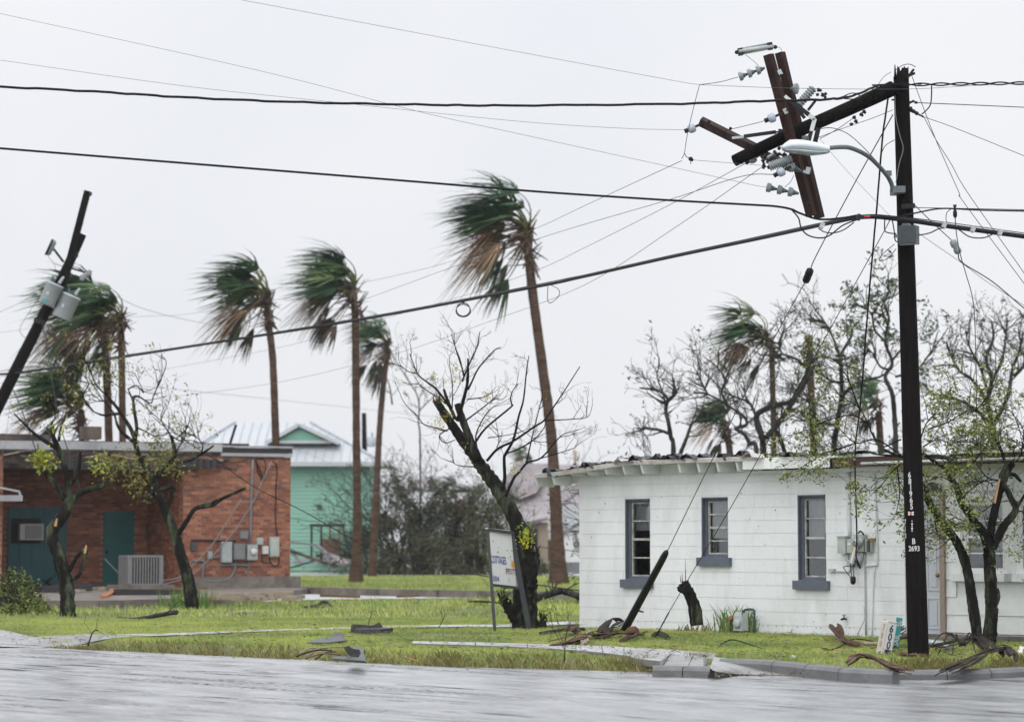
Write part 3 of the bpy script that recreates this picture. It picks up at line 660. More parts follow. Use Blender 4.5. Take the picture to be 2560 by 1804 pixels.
m_.add(vs, [(4*i+j, 4*i+4+j, 4*i+4+(j+1) % 4, 4*i+(j+1) % 4) for i in range(K) for j in range(4)]+[(0, 1, 2, 3), (4*K+3, 4*K+2, 4*K+1, 4*K)]); build(m_, 'drip_edge', M['dripedge'], roof)
s = S_R0+.03; i = 0
while s < S_FB:                                              # rafter tails
    z = roof_z(s)-.036; zl = WALL_T+.004 if s > 0 else z-.16
    m_ = MB(); m_.prism([(.008, zl), (.385, zl+.012), (.445, z), (.008, z)], HW.P(s, 0, 0), HW.n, V((0, 0, 1)), .042)
    if i != 7: build(m_, 'rafter', M['whitewood'], roof)
    s += .4064; i += 1
m_ = MB()
for i in range(20):
    a, b = lerp(S_R0, S_FB, i/20), lerp(S_R0, S_FB, (i+1)/20)
    m_.add([HW.P(a, -.002, (WALL_T+.002) if a > 0 else roof_z(a)-.16), HW.P(b, -.002, (WALL_T+.002) if a > 0 else roof_z(b)-.16), HW.P(b, -.002, roof_z(b)-.03), HW.P(a, -.002, roof_z(a)-.03)], [(0, 1, 2, 3)])
build(m_, 'frieze_board', M['soffit'], roof)
for a, b in ((S_FB, lerp(S_FB, S_BR, .34)), (lerp(S_FB, S_BR, .34), lerp(S_FB, S_BR, .74)), (lerp(S_FB, S_BR, .74), S_BR)):
    m_ = MB(); m_.prism([(a+.003, 2.555+rng.uniform(-.01, .012)), (b-.003, 2.555+rng.uniform(-.01, .012)), (b-.003, 2.73), (a+.003, 2.73)], HW.P(0, .45, 0), HW.u, V((0, 0, 1)), .02); build(m_, 'fascia_board', M['whitewood'], roof)
for a, b, z0, z1, o, mt, nm in ((S_BR, S_END+.3, 2.56, 2.73, .40, 'brownfascia', 'bare_fascia'), (S_BR-2.0, S_END, 2.50, 2.552, .06, 'whitewood', 'trim_board'), (S_BR, S_BR+.9, 2.50, 2.56, .2, 'whitewood', 'trim_board'), (S_BR+.9, S_END, 2.475, 2.56, .09, 'cream', 'trim_board')):
    m_ = MB(); m_.box(HW.P((a+b)/2, o, (z0+z1)/2), (b-a, .03, z1-z0), HW.R); build(m_, nm, M[mt], roof)
m_ = MB(); m_.tube([HW.P(S_BR+.6, .47, 2.60), HW.P(S_BR+1.6, .47, 2.605), HW.P(S_END, .47, 2.60)], .02, 8); build(m_, 'roof_pipe', M['paintedpipe'], roof)
# torn felt flaps along the roof edge
for i in range(84):
    s = rng.uniform(S_R0+.2, S_BR+.2) if i < 76 else rng.uniform(S_BR, S_END); z = roof_z(s); o = rng.uniform(.18, .44); L_ = rng.uniform(.1, .42); wd_ = rng.uniform(.12, .3)
    m_ = MB(); k = 4; vs = []; lift = rng.uniform(.012, .10)*(1.0 if s < 3.9 else .5); a = rng.uniform(-.5, .5); d = (HW.u*math.cos(a)+HW.n*math.sin(a)); q = V((-d.y, d.x, 0))
    for j in range(k+1):
        t = j/k; zz = lift*math.sin(t*math.pi*rng.uniform(.8, 1.2))+.012+rng.uniform(0, .02)
        for e in (-.5, 0, .5): vs.append(HW.P(s, o, z)+d*(t*L_)+q*(e*wd_*(1-.3*rng.random()))+V((0, 0, zz+rng.uniform(-.012, .018)*(e != 0))))
    fs = [(3*j+c, 3*j+c+1, 3*j+c+4, 3*j+c+3) for j in range(k) for c in (0, 1)]; n = len(vs); vs2 = [p-V((0, 0, .008)) for p in vs]
    m_.add(vs+vs2, fs+[tuple(n+x for x in reversed(f)) for f in fs]+[(3*j, 3*j+3, n+3*j+3, n+3*j) for j in range(k)]+[(3*j+5, 3*j+2, n+3*j+2, n+3*j+5) for j in range(k)]+[(0, n, n+1, 1), (1, n+1, n+2, 2)])
    build(m_, 'torn_felt', M['shingle'] if rng.random() < .8 else M['dripedge'], roof)
# peeled white gutter strip by the pole
m_ = MB(); pts = spline([at(2306, 1092, 34.6), at(2318, 1112, 34.6), at(2345, 1127, 34.5), at(2380, 1134, 34.3)], 6)
vs = []
for i, p in enumerate(pts): vs += [p+V((0, 0, .03)), p+HW.n*.07-V((0, 0, .02)), p+HW.n*.07-V((0, 0, .035)), p+V((0, 0, .015))]
n = len(pts)-1; m_.add(vs, [(4*i+j, 4*i+4+j, 4*i+4+(j+1) % 4, 4*i+(j+1) % 4) for i in range(n) for j in range(4)]); build(m_, 'peeled_gutter', M['whitewood'], roof)
# ------------------------------------------------------------------ services on the wall
def wbox(x0, y0, x1, y1, dep, name, m, parent, o=.012, R=None):
    s0, z1 = ws(x0, y0); s1, z0 = ws(x1, y1); mb = MB()
    mb.box(HW.P((s0+s1)/2, o+dep/2, (z0+z1)/2), (max(.03, s1-s0), dep, z1-z0), HW.R); return build(mb, name, m, parent)
def wp(px, py, o=.03): s, z = ws(px, py, o); return HW.P(s, o, z)
em = thing('electricity_meter', 'grey electric meter and breaker boxes on white wall with dangling cable', 'meter box', wp(2140, 1385))
b1 = wbox(2106, 1341, 2126, 1383, .11, 'breaker_box', M['greysteel'], em); wbox(2105, 1339, 2127, 1342, .13, 'box_lid', M['greysteel'], b1)
b2 = wbox(2127, 1346, 2144, 1381, .09, 'breaker_box', M['greysteel'], em)
wbox(2130, 1357, 2138, 1362, .098, 'warning_label', M['litter'], b2); wbox(2140, 1367, 2147, 1376, .096, 'warning_label', M['signyellow'], b2)
b3 = wbox(2144, 1335, 2170, 1378, .10, 'meter_socket', M['greysteel'], em)
m_ = MB(); c = wp(2149, 1354, .10); m_.lathe(c, c+HW.n*.13, [(0, .085), (.3, .085), (.32, .075), (.85, .07), (1, .05)], 18); mg = build(m_, 'meter_glass', M['galv'], em)
m_ = MB(); c2 = c+HW.n*.128; m_.lathe(c2, c2+HW.n*.006, [(0, .016), (1, .014)], 10); build(m_, 'meter_hub', M['darksteel'], mg)
b4 = wbox(2172, 1346, 2187, 1379, .08, 'network_box', M['greysteel'], em); wbox(2179, 1345, 2192, 1351, .1, 'box_lid', M['rust'], b4)
wbox(2178, 1352, 2185, 1378, .1, 'box_door', M['boxgrey'], b4)
def cond(pts, r, name, m, parent, o=.03, n=8):
    mb = MB(); mb.tube(spline([wp(x, y, o) for x, y in pts], 4), r, n); return build(mb, name, m, parent)
cond([(2121, 1180), (2122, 1250), (2124, 1341)], .028, 'conduit', M['paintedpipe'], em)
cond([(2121, 1182), (2122, 1168), (2130, 1157), (2145, 1155)], .018, 'conduit_elbow', M['cream'], em, .06)
cond([(2187, 1186), (2189, 1250), (2192, 1330), (2193, 1405), (2186, 1412), (2165, 1414), (2160, 1412)], .013, 'conduit', M['paintedpipe'], em)
cond([(2184, 1175), (2184, 1160), (2190, 1153), (2240, 1150), (2300, 1152)], .022, 'conduit_elbow', M['galv'], em, .09)
cond([(2162, 1380), (2163, 1450), (2165, 1586)], .013, 'conduit', M['galv'], em)
cond([(2186, 1416), (2183, 1480), (2180, 1588)], .010, 'conduit', M['paintedpipe'], em)
cond([(2117, 1384), (2119, 1400), (2126, 1412), (2133, 1413)], .022, 'flexible_conduit', M['galv'], em, .05)
cond([(2156, 1379), (2155, 1395), (2150, 1408), (2143, 1413)], .022, 'flexible_conduit', M['galv'], em, .05)
cond([(2127, 1413), (2126, 1422), (2120, 1428), (2108, 1427), (2090, 1426)], .014, 'conduit', M['paintedpipe'], em, .03)
wbox(2077, 1421, 2091, 1428, .05, 'outlet_box', M['greysteel'], em)
cond([(2143, 1358), (2138, 1375), (2132, 1395), (2130, 1408)], .032, 'service_pipe', M['pvc'], em, .16)
wbox(2128, 1398, 2143, 1413, .1, 'pipe_clamp', M['galv'], em)
cond([(2142, 1400), (2146, 1410), (2151, 1419)], .02, 'cable_tail', M['blackcable'], em, .16)
for pts in ([(2138, 1395), (2135, 1412), (2112, 1415), (2111, 1422), (2130, 1446)], [(2127, 1400), (2126, 1420), (2131, 1446)], [(2134, 1412), (2134, 1430), (2134, 1444)]):
    cond(pts, .0065, 'cable_loop', M['blackcable'], em, .18, 6)
m_ = MB(); c = wp(2132.5, 1450, .18); m_.lathe(c+V((0, 0, .06)), c-V((0, 0, .06)), [(0, .03), (.15, .042), (.75, .042), (.85, .034), (1, .02)], 12); build(m_, 'weatherhead', M['darksteel'], em)
cond([(2146, 1333), (2150, 1327), (2156, 1331), (2159, 1336)], .012, 'cable_tail', M['blackcable'], em, .14)
mb = MB()
for i in range(52):
    s_, z_ = ws(1462+i*16.5+rng.uniform(-4, 4), 1549+i*.52+rng.uniform(-1, 1)); e_ = rng.uniform(.005, .014)
    if not (S_DL-.05 > s_): continue
    mb.box(HW.P(s_, .0085, z_), (e_, .006, e_*rng.uniform(.8, 1.6)), HW.R)
for i in range(26):
    s_, z_ = rng.uniform(.1, S_DL-.1), rng.uniform(.2, 2.4)
    if any(h[0]-.1 < s_ < h[1]+.1 and h[2]-.2 < z_ < h[3]+.1 for h in wins): continue
    mb.box(HW.P(s_, .0085, z_), (rng.uniform(.006, .016), .006, rng.uniform(.006, .02)), HW.R)
build(mb, 'wall_holes', M['blackpaint'], house, kind='stuff')
# hose tap
hb = thing('hose_tap', 'small metal hose tap low on the white block wall', 'tap', wp(2108, 1546, .02))
m_ = MB(); m_.tube([wp(2116, 1546, 0), wp(2108, 1546, .10), wp(2103, 1548, .14)], [.014, .018, .016], 8); build(m_, 'spout', M['darksteel'], hb)
m_ = MB(); c = wp(2110, 1543, .09); m_.lathe(c, c+V((0, 0, .05)), [(0, .01), (.6, .01), (.65, .03), (1, .03)], 10); build(m_, 'valve_handle', M['galv'], hb)
# gas meter, vent pipe
gm = thing('gas_meter', 'grey gas meter with bent pipe standing in weeds at white wall', 'gas meter', wp(1855, 1572, .25))
def gpt(px, py, o): return wp(px, py, o)
m_ = MB(); c = gpt(1852, 1557, .28); k = mpp(38.6); m_.box(c, (28*k, .16, 36*k), HW.R, .92); m_.box(c+V((0, 0, .145)), (26*k, .15, 10*k), HW.R, .75); build(m_, 'body', M['gasmeter'], gm)
m_ = MB(); m_.lathe(c+HW.n*.08, c+HW.n*.12, [(0, .07), (.7, .07), (1, .05)], 14); build(m_, 'index_cover', M['gasmeter'], gm)
m_ = MB(); m_.tube(spline([gpt(1858, 1545, .28), gpt(1858, 1532, .28), gpt(1862, 1524, .28), gpt(1876, 1522, .28), gpt(1885, 1526, .28), gpt(1886, 1545, .28), gpt(1886, 1580, .28)], 4), .019, 8); build(m_, 'pipe', M['boxgrey'], gm)
m_ = MB(); m_.tube([gpt(1846, 1545, .28), gpt(1836, 1542, .28), gpt(1828, 1548, .28), gpt(1827, 1582, .28)], .017, 8); m_.lathe(gpt(1827, 1552, .28), gpt(1827, 1538, .28), [(0, .03), (.3, .05), (.6, .05), (1, .02)], 10); build(m_, 'regulator', M['rust'], gm)
vp = thing('vent_pipe', 'short white plastic pipe standing up beside the gas meter', 'pipe', gp(1804, 1575))
q = V(gp(1804, 1575)); m_ = MB(); m_.tube([q-V((0, 0, .1)), q+V((0, 0, .30))], .034, 12); build(m_, 'pipe', M['pvc'], vp)
m_ = MB(); m_.lathe(q+V((0, 0, .24)), q+V((0, 0, .33)), [(0, .038), (.7, .038), (.9, .03), (1, .015)], 12); build(m_, 'cap', M['pvc'], vp)
# ================================================================== UTILITY POLE AND LINES
rng = random.Random(23)
PB = gp(2296, 1640); PD = PB.y
def pp(px, py, d=0.0): return at(px, py, PD+d)
k0 = mpp(PD)
AX = lambda py: 2252+(2296-2252)*(py-165)/(1640-165)          # pole axis in the photo
def prad(py): return lerp(19.2, 26.5, (py-165)/(1640-165))*k0
pole = thing('utility_pole', 'tall black wooden utility pole with stencilled numbers, its top snapped off', 'utility pole', PB)
m_ = MB(); ys = [165+8, 200, 260, 400, 600, 800, 1000, 1200, 1400, 1560, 1640, 1660]; vs = []; n = 20
for i, y in enumerate(ys):
    c = pp(AX(y), y); r = prad(y)
    for k in range(n):
        a = 2*math.pi*k/n; j = 1+rng.uniform(-.012, .012); dz = 0
        if i == 0: dz = rng.choice([-.16, -.06, 0, .03, .06, -.10])
        vs.append(c+V((math.cos(a)*r*j, math.sin(a)*r*j, dz)))
vs.append(pp(2252, 190)); T_ = len(vs)-1
m_.add(vs, [(i*n+k, i*n+(k+1) % n, (i+1)*n+(k+1) % n, (i+1)*n+k) for i in range(len(ys)-1) for k in range(n)]+[(T_, (k+1) % n, k) for k in range(n)], True); pbody = build(m_, 'post', M['pole'], pole)
for x, y, h in ((2238, 162, 32), (2246, 172, 24), (2264, 170, 26), (2258, 185, 16)):
    m_ = MB(); m_.bar(pp(x, y+h, -.02), pp(x+rng.uniform(-3, 3), y, -.02), .035, .03, tw=.3); build(m_, 'splinter', M['pole'], pole)
m_ = MB(); m_.bar(pp(2268, 196, -.05), pp(2284, 174, -.05), .05, .03); m_.bar(pp(2272, 190, -.02), pp(2287, 183, -.02), .03, .03); build(m_, 'bolt_plate', M['darksteel'], pole)
def ptext(t, px, py, hpx, sx=.8):
    off = (px-AX(py))*k0; r = prad(py)+.004; a = math.asin(max(-.95, min(.95, off/r)))
    c = pp(AX(py), py); u = V((math.cos(a), math.sin(a), 0)); nrm = V((math.sin(a), -math.cos(a), 0))
    put_text(t, hpx*k0*1.38, c+nrm*r, u, V((0, 0, 1)), M['whitepaint'], pole, 'stencilled_number', sx, wrap=r)
for i, ch in enumerate('681965'): ptext(ch, 2270+i*1.0+(1 if ch == '1' else 0), 1188+i*15.7, 14.5)
ptext('B', 2280, 1353, 14); ptext('2693', 2281, 1371, 13, .82)
for i, ch in enumerate('713'): ptext(ch, 2260+.6*i, 1305+i*17, 14, .8)
for dx, dy, s in ((0, 1302, 3), (0, 1309, 5), (0, 1320, 5)):
    y = dy; r = prad(y)+.004; m_ = MB(); c = pp(2276, y)-V((0, r-.002, 0)); m_.lathe(c, c-V((0, .004, 0)), [(0, s*.5*k0), (1, s*.5*k0)], 8); build(m_, 'pole_marking', M['whitepaint'], pole)
for y in (1313, 1325):
    c = pp(2276, y)-V((0, prad(y)+.001, 0)); m_ = MB(); m_.box(c, (2*k0, .004, 7*k0)); build(m_, 'pole_marking', M['whitepaint'], pole)
c = pp(2273, 1283)-V((0, prad(1283)+.003, 0)); m_ = MB(); m_.box(c, (10*k0, .005, 6*k0)); build(m_, 'inspection_tag', M['redtag'], pole)
m_ = MB()
for dx, dz in ((-1, 1), (1, 1), (-1, -1), (1, -1)): m_.box(c+V((dx*4.5*k0, -.003, dz*2.5*k0)), (5*k0, .004, 4*k0))
build(m_, 'tag_corner', M['whitepaint'], pole)
m_ = MB(); m_.tube(spline([pp(2237, 228, -.12), pp(2239, 290, -.14), pp(2250, 340, -.14), pp(2258, 372, -.14), pp(2248, 410, -.14), pp(2240, 455, -.14)], 5), .006, 5); build(m_, 'ground_wire', M['greywire'], pole)
m_ = MB(); m_.bar(pp(2255, 517, -.13), pp(2287, 514, -.13), .05, .06); build(m_, 'bracket', M['darksteel'], pole)
for x, y in ((2276, 433), (2235, 250), (2300, 210)):
    m_ = MB(); m_.tube([pp(x-6, y, -.02), pp(x+4, y, -.02)], .012, 6); build(m_, 'bolt', M['darksteel'], pole)
# clevis cluster on the right of the pole
for x0, y0, x1, y1, r in ((2272, 258, 2286, 252, .018), (2274, 268, 2282, 280, .03), (2280, 276, 2296, 286, .028), (2286, 256, 2294, 257, .02), (2296, 286, 2310, 293, .014)):
    m_ = MB(); m_.lathe(pp(x0, y0, -.05), pp(x1, y1, -.05), [(0, r*.6), (.2, r), (.5, r*.7), (.8, r), (1, r*.5)], 8); build(m_, 'cable_clamp', M['darksteel'], pole)
# terminal box
tb = thing('terminal_box', 'slate grey cable terminal box strapped to the utility pole', 'junction box', pp(2272, 612, -.2))
R_ = Matrix.Rotation(math.radians(-28), 3, 'Z'); m_ = MB(); m_.box(pp(2272, 588, -.22), (44*k0, .16, 46*k0), R_); m_.box(pp(2266, 563, -.22), (22*k0, .12, 8*k0), R_, .7); build(m_, 'case', M['boxgrey'], tb)
m_ = MB(); m_.box(pp(2275, 588, -.31), (34*k0, .02, 38*k0), R_); build(m_, 'cover', M['boxgrey'], tb)
m_ = MB(); m_.box(pp(2268, 609, -.24), (36*k0, .06, 6*k0), R_); m_.box(pp(2243, 590, -.12), (16*k0, .05, 8*k0)); build(m_, 'mounting_strap', M['galv'], tb)
# ------------------------------------------------------------------ snapped-off pole top hanging beside the pole
bt = thing('broken_pole_top', 'snapped pole top with crossarms and insulators hanging sideways from the utility pole', 'broken pole', pp(2000, 545, -.1))
m_ = MB(); P_ = [pp(1836, 402, -.55), pp(1930, 357, -.45), pp(2030, 312, -.35), pp(2130, 268, -.25), pp(2232, 221, -.1)]
m_.tube(spline(P_, 4), [lerp(14.5, 19, i/16)*k0*(1+rng.uniform(-.02, .02)) for i in range(17)], 16); build(m_, 'post', M['pole'], bt)
for i in range(9):
    m_ = MB(); x, y = 2222+rng.uniform(-16, 14), 222+rng.uniform(-14, 14); a = rng.uniform(-.6, .9); l = rng.uniform(10, 26)
    m_.bar(pp(x, y, -.2), pp(x+l*math.cos(a), y-l*math.sin(a), -.17), .03, .03, tw=.25); build(m_, 'splinter', M['pole'], bt)
# crossarms: long double arms and a short one
def arm(x0, y0, x1, y1, d0, d1, wdt, hgt, m, name='crossarm', up=(.75, -.55, .35)):
    mb = MB(); mb.bar(pp(x0, y0, d0), pp(x1, y1, d1), wdt, hgt, up); return build(mb, name, m, bt)
arm(1921, 137, 2029, 540, -.75, -.62, .115, .098, M['crossarm']); arm(1950, 132, 2049, 545, -.30, -.20, .115, .095, M['crossarm'])
arm(1751, 303, 1890, 372, -.30, -.42, .105, .10, M['crossarm2'], up=(0, -.55, 1))
arm(1905, 385, 1985, 420, -.45, -.35, .10, .09, M['crossarm2'], up=(0, -.55, 1))
def flat(x0, y0, x1, y1, d, w_, m='galv', name='steel_brace', d2=None):
    mb = MB(); mb.bar(pp(x0, y0, d), pp(x1, y1, d if d2 is None else d2), .012, w_, (0, 0, 1)); return build(mb, name, M[m], bt)
flat(1962, 240, 1975, 251, -.85, .04, 'whitepaint'); flat(1972, 249, 2022, 287, -.84, .055, 'darksteel'); flat(2020, 285, 2036, 299, -.84, .05, 'whitepaint'); flat(2037, 297, 2028, 330, -.84, .05, 'whitepaint')
flat(2028, 328, 2022, 352, -.84, .05, 'darksteel'); flat(1994, 272, 2012, 296, -.6, .04, 'darksteel'); flat(2046, 320, 2036, 362, -.5, .06, 'darksteel')
flat(1830, 345, 1872, 341, -.6, .03, 'galv'); flat(1860, 341, 1940, 330, -.62, .045, 'darksteel'); flat(1938, 331, 1951, 329, -.62, .02, 'darksteel')
flat(2022, 418, 2018, 434, -.85, .06, 'galv', 'steel_bracket'); flat(2008, 428, 2022, 433, -.86, .03, 'galv', 'steel_bracket'); flat(1947, 175, 1953, 187, -.84, .05, 'galv', 'steel_bracket')
flat(1960, 272, 1967, 284, -.86, .045, 'galv', 'steel_bracket'); flat(1946, 325, 1962, 327, -.82, .03, 'darksteel', 'steel_bracket')
for x, y in ((1946, 152), (1772, 305), (1826, 322), (2022, 510), (1952, 190), (1966, 277)):
    mb = MB(); c = pp(x, y, -.84 if x > 1900 else -.5); mb.lathe(c, c-V((0, .05, 0)), [(0, .02), (.5, .02), (.5, .01), (1, .01)], 8); build(mb, 'bolt', M['darksteel'], bt)
def bells(x0, y0, x1, y1, d0, d1, n, r, grp):
    """string of suspension insulators, each bell its own part"""
    a, b = pp(x0, y0, d0), pp(x1, y1, d1); ln = (b-a).length/n
    for i in range(n):
        p, q = a.lerp(b, i/n), a.lerp(b, (i+1)/n)
        mb = MB(); mb.lathe(p, q, [(0, r*.22), (.04, r*.9), (.08, r), (.14, r), (.17, r*.82), (.21, r*.98), (.27, r*.98), (.30, r*.8), (.34, r*.94), (.40, r*.94), (.44, r*.66), (.5, r*.62)], 16)
        ins = build(mb, 'insulator', M['porcelain'], bt)
        mb = MB(); mb.lathe(p.lerp(q, .46), q, [(0, r*.6), (.3, r*.5), (.6, r*.34), (1, r*.24)], 12); build(mb, 'insulator_cap', M['bell'], ins)
bells(1847, 193, 1912, 170, -.75, -.80, 3, 11.8*k0, 0); bells(1916, 468, 1997, 484, -.70, -.78, 3, 12*k0, 0)
bells(1994, 222, 1976, 222, -.50, -.45, 1, 14*k0, 0); bells(1964, 412, 2006, 430, -.90, -.85, 1, 13.5*k0, 0)
def ribbed(x0, y0, x1, y1, d, n, r, m='porcelain'):
    pr = [(0, r*.6)]
    for i in range(n): t = i/n; pr += [(t+.15/n, r), (t+.55/n, r), (t+.7/n, r*.68), (t+.98/n, r*.68)]
    pr.append((1, r*.5)); mb = MB(); mb.lathe(pp(x0, y0, d), pp(x1, y1, d), pr, 16, True); return build(mb, 'ribbed_insulator', M[m], bt)
ribbed(1997, 262, 2034, 220, -.45, 8, 11*k0); ribbed(1923, 417, 1979, 396, -.95, 11, 11.5*k0)
ar = ribbed(1853, 129, 1931, 114, -.5, 17, 9.5*k0, 'bell')
mb = MB(); mb.tube([pp(1846, 129, -.62), pp(1934, 116, -.62)], .028, 10); build(mb, 'fuse_tube', M['brass'] if False else M['greysteel'], ar)
for x, y in ((1851, 130), (1925, 116)):
    mb = MB(); mb.box(pp(x, y, -.6), (12*k0, .08, 17*k0), Matrix.Rotation(-.16, 3, 'Y')); build(mb, 'fuse_clip', M['darksteel'], ar)
for x, y in ((1842, 131), (1938, 118)):
    mb = MB(); mb.lathe(pp(x-5, y+1, -.55), pp(x+5, y-1, -.55), [(0, .012), (.3, .025), (.7, .025), (1, .012)], 8); build(mb, 'fuse_terminal', M['darksteel'], ar)
def spool(x, y, d, r, dx=-6, dy=3):
    c = pp(x, y, d); a, b = pp(x-dx, y-dy, d), pp(x+dx, y+dy, d)
    mb = MB(); mb.lathe(a, b, [(0, r*.45), (.08, r*.85), (.25, r), (.6, r), (.85, r*.85), (1, r*.5)], 16); o = build(mb, 'spool_insulator', M['porcelain2'], bt)
    mb = MB(); mb.lathe(b, b+(b-a)*.45, [(0, r*.45), (1, r*.5)], 8); build(mb, 'clevis', M['darksteel'], o); mb = MB(); mb.bar(a, a-(b-a)*.9, .02, .03); build(mb, 'insulator_pin', M['darksteel'], o)
spool(1929, 295, -.85, 12*k0, -9, 4); spool(1729, 321, -.35, 12*k0, -9, 4); spool(1952, 430, -.95, 11.5*k0, -9, 5); spool(1881, 398, -.3, 11*k0, -9, 5)
mb = MB(); mb.tube([pp(1907, 401, -.9), pp(1937, 383, -.9)], .018, 8); build(mb, 'link_rod', M['porcelain'], bt)
for i in range(22):       # blackened hardware clusters
    x, y = rng.choice([(1907, 400), (1915, 412), (1950, 384), (1962, 392), (1940, 378), (2042, 226), (2054, 236), (1975, 396)]); x += rng.uniform(-7, 7); y += rng.uniform(-6, 6)
    mb = MB(); a = rng.uniform(0, 6.28); l = rng.uniform(5, 12); mb.lathe(pp(x, y, -.92), pp(x+l*math.cos(a), y+l*math.sin(a), -.92+rng.uniform(-.05, .05)), [(0, .008), (.2, .022), (.5, .014), (.8, .022), (1, .008)], 7); build(mb, 'clamp', M['darksteel'], bt)
flat(2040, 250, 2020, 276, -.5, .035, 'darksteel')
for x, y in ((2137, 300), (2150, 283), (2133, 290), (2128, 307), (2157, 276)):
    mb = MB(); mb.lathe(pp(x, y, -.4), pp(x+rng.uniform(-10, 10), y+8, -.4), [(0, .01), (.3, .03), (.6, .02), (1, .012)], 8); build(mb, 'clamp', M['darksteel'], bt)
# ------------------------------------------------------------------ street lamp
sl = thing('street_lamp', 'pale grey cobra-head street lamp on curved arm fixed to utility pole', 'street lamp', pp(2243, 480, -.1))
LD = -1.05
m_ = MB(); m_.tube(spline([pp(2066, 371, LD), pp(2100, 368, LD+.15), pp(2130, 371, LD+.3), pp(2172, 392, LD+.5), pp(2212, 432, LD+.75), pp(2228, 458, LD+.88), pp(2232, 480, LD+.92)], 5), .028, 10); build(m_, 'arm', M['armsteel'], sl)
m_ = MB(); m_.box(pp(2244, 477, -.10), (30*k0, .30, 17*k0)); m_.box(pp(2220, 433, -.14), (18*k0, .03, 13*k0)); build(m_, 'bracket', M['armsteel'], sl)
def loft(secs, dz=0):
    vs = []; n = 14
    for x, y, wy, up, dn in secs:
        c = pp(x, y, LD)
        for k in range(n):
            a = 2*math.pi*k/n; sz = math.sin(a); vs.append(c+V((0, math.cos(a)*wy, (up if sz > 0 else dn)*sz)))
    mb = MB(); m = len(secs); mb.add(vs, [(i*n+k, i*n+(k+1) % n, (i+1)*n+(k+1) % n, (i+1)*n+k) for i in range(m-1) for k in range(n)]+[tuple(range(n)), tuple((m-1)*n+k for k in range(n-1, -1, -1))], True); return mb
build(loft([(1955, 370, .05, .03, .03), (1962, 369, .09, .055, .04), (1974, 367, .125, .085, .045), (1990, 367, .14, .09, .05), (2012, 368, .14, .088, .05), (2035, 370, .12, .075, .05), (2055, 372, .09, .06, .045), (2073, 374, .065, .045, .045)]), 'lamp_head', M['lamp'], sl)
build(loft([(1960, 376, .07, .01, .012), (1975, 377, .11, .012, .022), (1995, 378, .13, .012, .032), (2020, 380, .125, .012, .045), (2045, 382, .10, .012, .028), (2068, 381, .06, .012, .015)]), 'lens', M['lens'], sl)
m_ = MB(); c = pp(2013, 355, LD); m_.lathe(c, c+V((0, 0, .075)), [(0, .036), (.2, .045), (.8, .043), (1, .034)], 14); build(m_, 'photocell', M['boxgrey'], sl)
# ------------------------------------------------------------------ wires
def wire(pts, r, name, label, m='thinwire', cat='wire', group=None, n=5, k=7, wob=0):
    """pts: (px, py, distance)"""
    P = spline([at(*p) for p in pts], k)
    if wob:
        for i, p in enumerate(P): p.z += wob*math.sin(i*1.1)+wob*.5*math.sin(i*2.3)
    mb = MB(); mb.tube(P, r, n); return top(mb, name, M[m], label, cat, group, base=P[0])
G_ = 'overhead lines'
wire([(-60, 214, 29.5), (235, 229, 29.6), (470, 244, 29.7), (760, 256, 29.8), (1060, 262, 29.9), (1280, 264, 29.9), (1680, 260, 30), (1900, 253, 29.4), (2060, 249, 29.4), (2130, 240, 29.8), (2196, 213, PD-.2)], .0165, 'service_cable', 'thick black twisted cable crossing sky from left edge to broken pole top', 'blackcable', 'cable', G_, 6, 12, .004)
for ph in (0, math.pi):
    P = [at(lerp(2180, 2640, i/70), lerp(213, 207, i/70)+(3.2*math.sin(i*.42+ph)*(min(1, i/14))), PD-.15+.012*math.cos(i*.42+ph)) for i in range(71)]
    mb = MB(); mb.tube(P, .010, 5); top(mb, 'twisted_cable', M['blackcable'], 'black twisted cable running right from the top of the utility pole', 'cable', 'twisted pair right of the pole', base=P[0])
wire([(-60, 366, 29.0), (300, 395, 29.2), (600, 419, 29.3), (1000, 451, 29.5), (1280, 474, 29.6), (1430, 485, 29.7), (1680, 501, 29.8), (1880, 512, 29.9), (1940, 516, 29.9), (1978, 523, 29.9), (2000, 533, 29.9), (2048, 548, 29.9), (2105, 545, 29.9), (2150, 537, 30)], .0145, 'service_cable', 'thick straight black cable sloping across sky below the twisted one', 'blackcable', 'cable', G_, 6)
wire([(1978, 523, 29.88), (1996, 545, 29.85), (2003, 570, 29.85), (2020, 588, 29.85), (2050, 595, 29.85), (2075, 588, 29.85), (2110, 562, 29.85), (2160, 545, 29.9), (2200, 541, 29.9)], .0095, 'cable_loop', 'black cable slack hanging in a deep loop left of the terminal box', 'blackcable', 'cable')
wire([(2046, 571, 29.8), (2062, 580, 29.8), (2085, 582, 29.8), (2110, 574, 29.8), (2135, 556, 29.8)], .0075, 'cable_loop', 'short black cable loop drooping under the communication bundle', 'blackcable', 'cable')
wire([(-60, 939, 63), (67, 929, 61.5), (300, 893, 58.5), (557, 853, 55), (892, 800, 50), (1327, 719, 43), (1450, 693, 41), (1672, 643, 37.4), (1896, 596, 33.8), (2080, 556, 30.8), (2163, 542, 29.9), (2241, 547, 29.7), (2397, 569, 29.7), (2560, 591, 29.7), (2640, 602, 29.7)], .030, 'communication_bundle', 'thick bundled cable rising from brick building past palms to pole', 'bundle', 'cable', G_, 7)
wire([(-60, 935, 63), (300, 889, 58.5), (892, 796, 50), (1450, 689, 41), (1896, 591, 33.8), (2080, 551, 30.8), (2163, 537, 29.9), (2241, 541, 29.65), (2397, 560, 29.65), (2640, 594, 29.65)], .006, 'support_strand', 'thin steel strand carrying the thick bundled cable', 'darksteel', 'wire', G_)
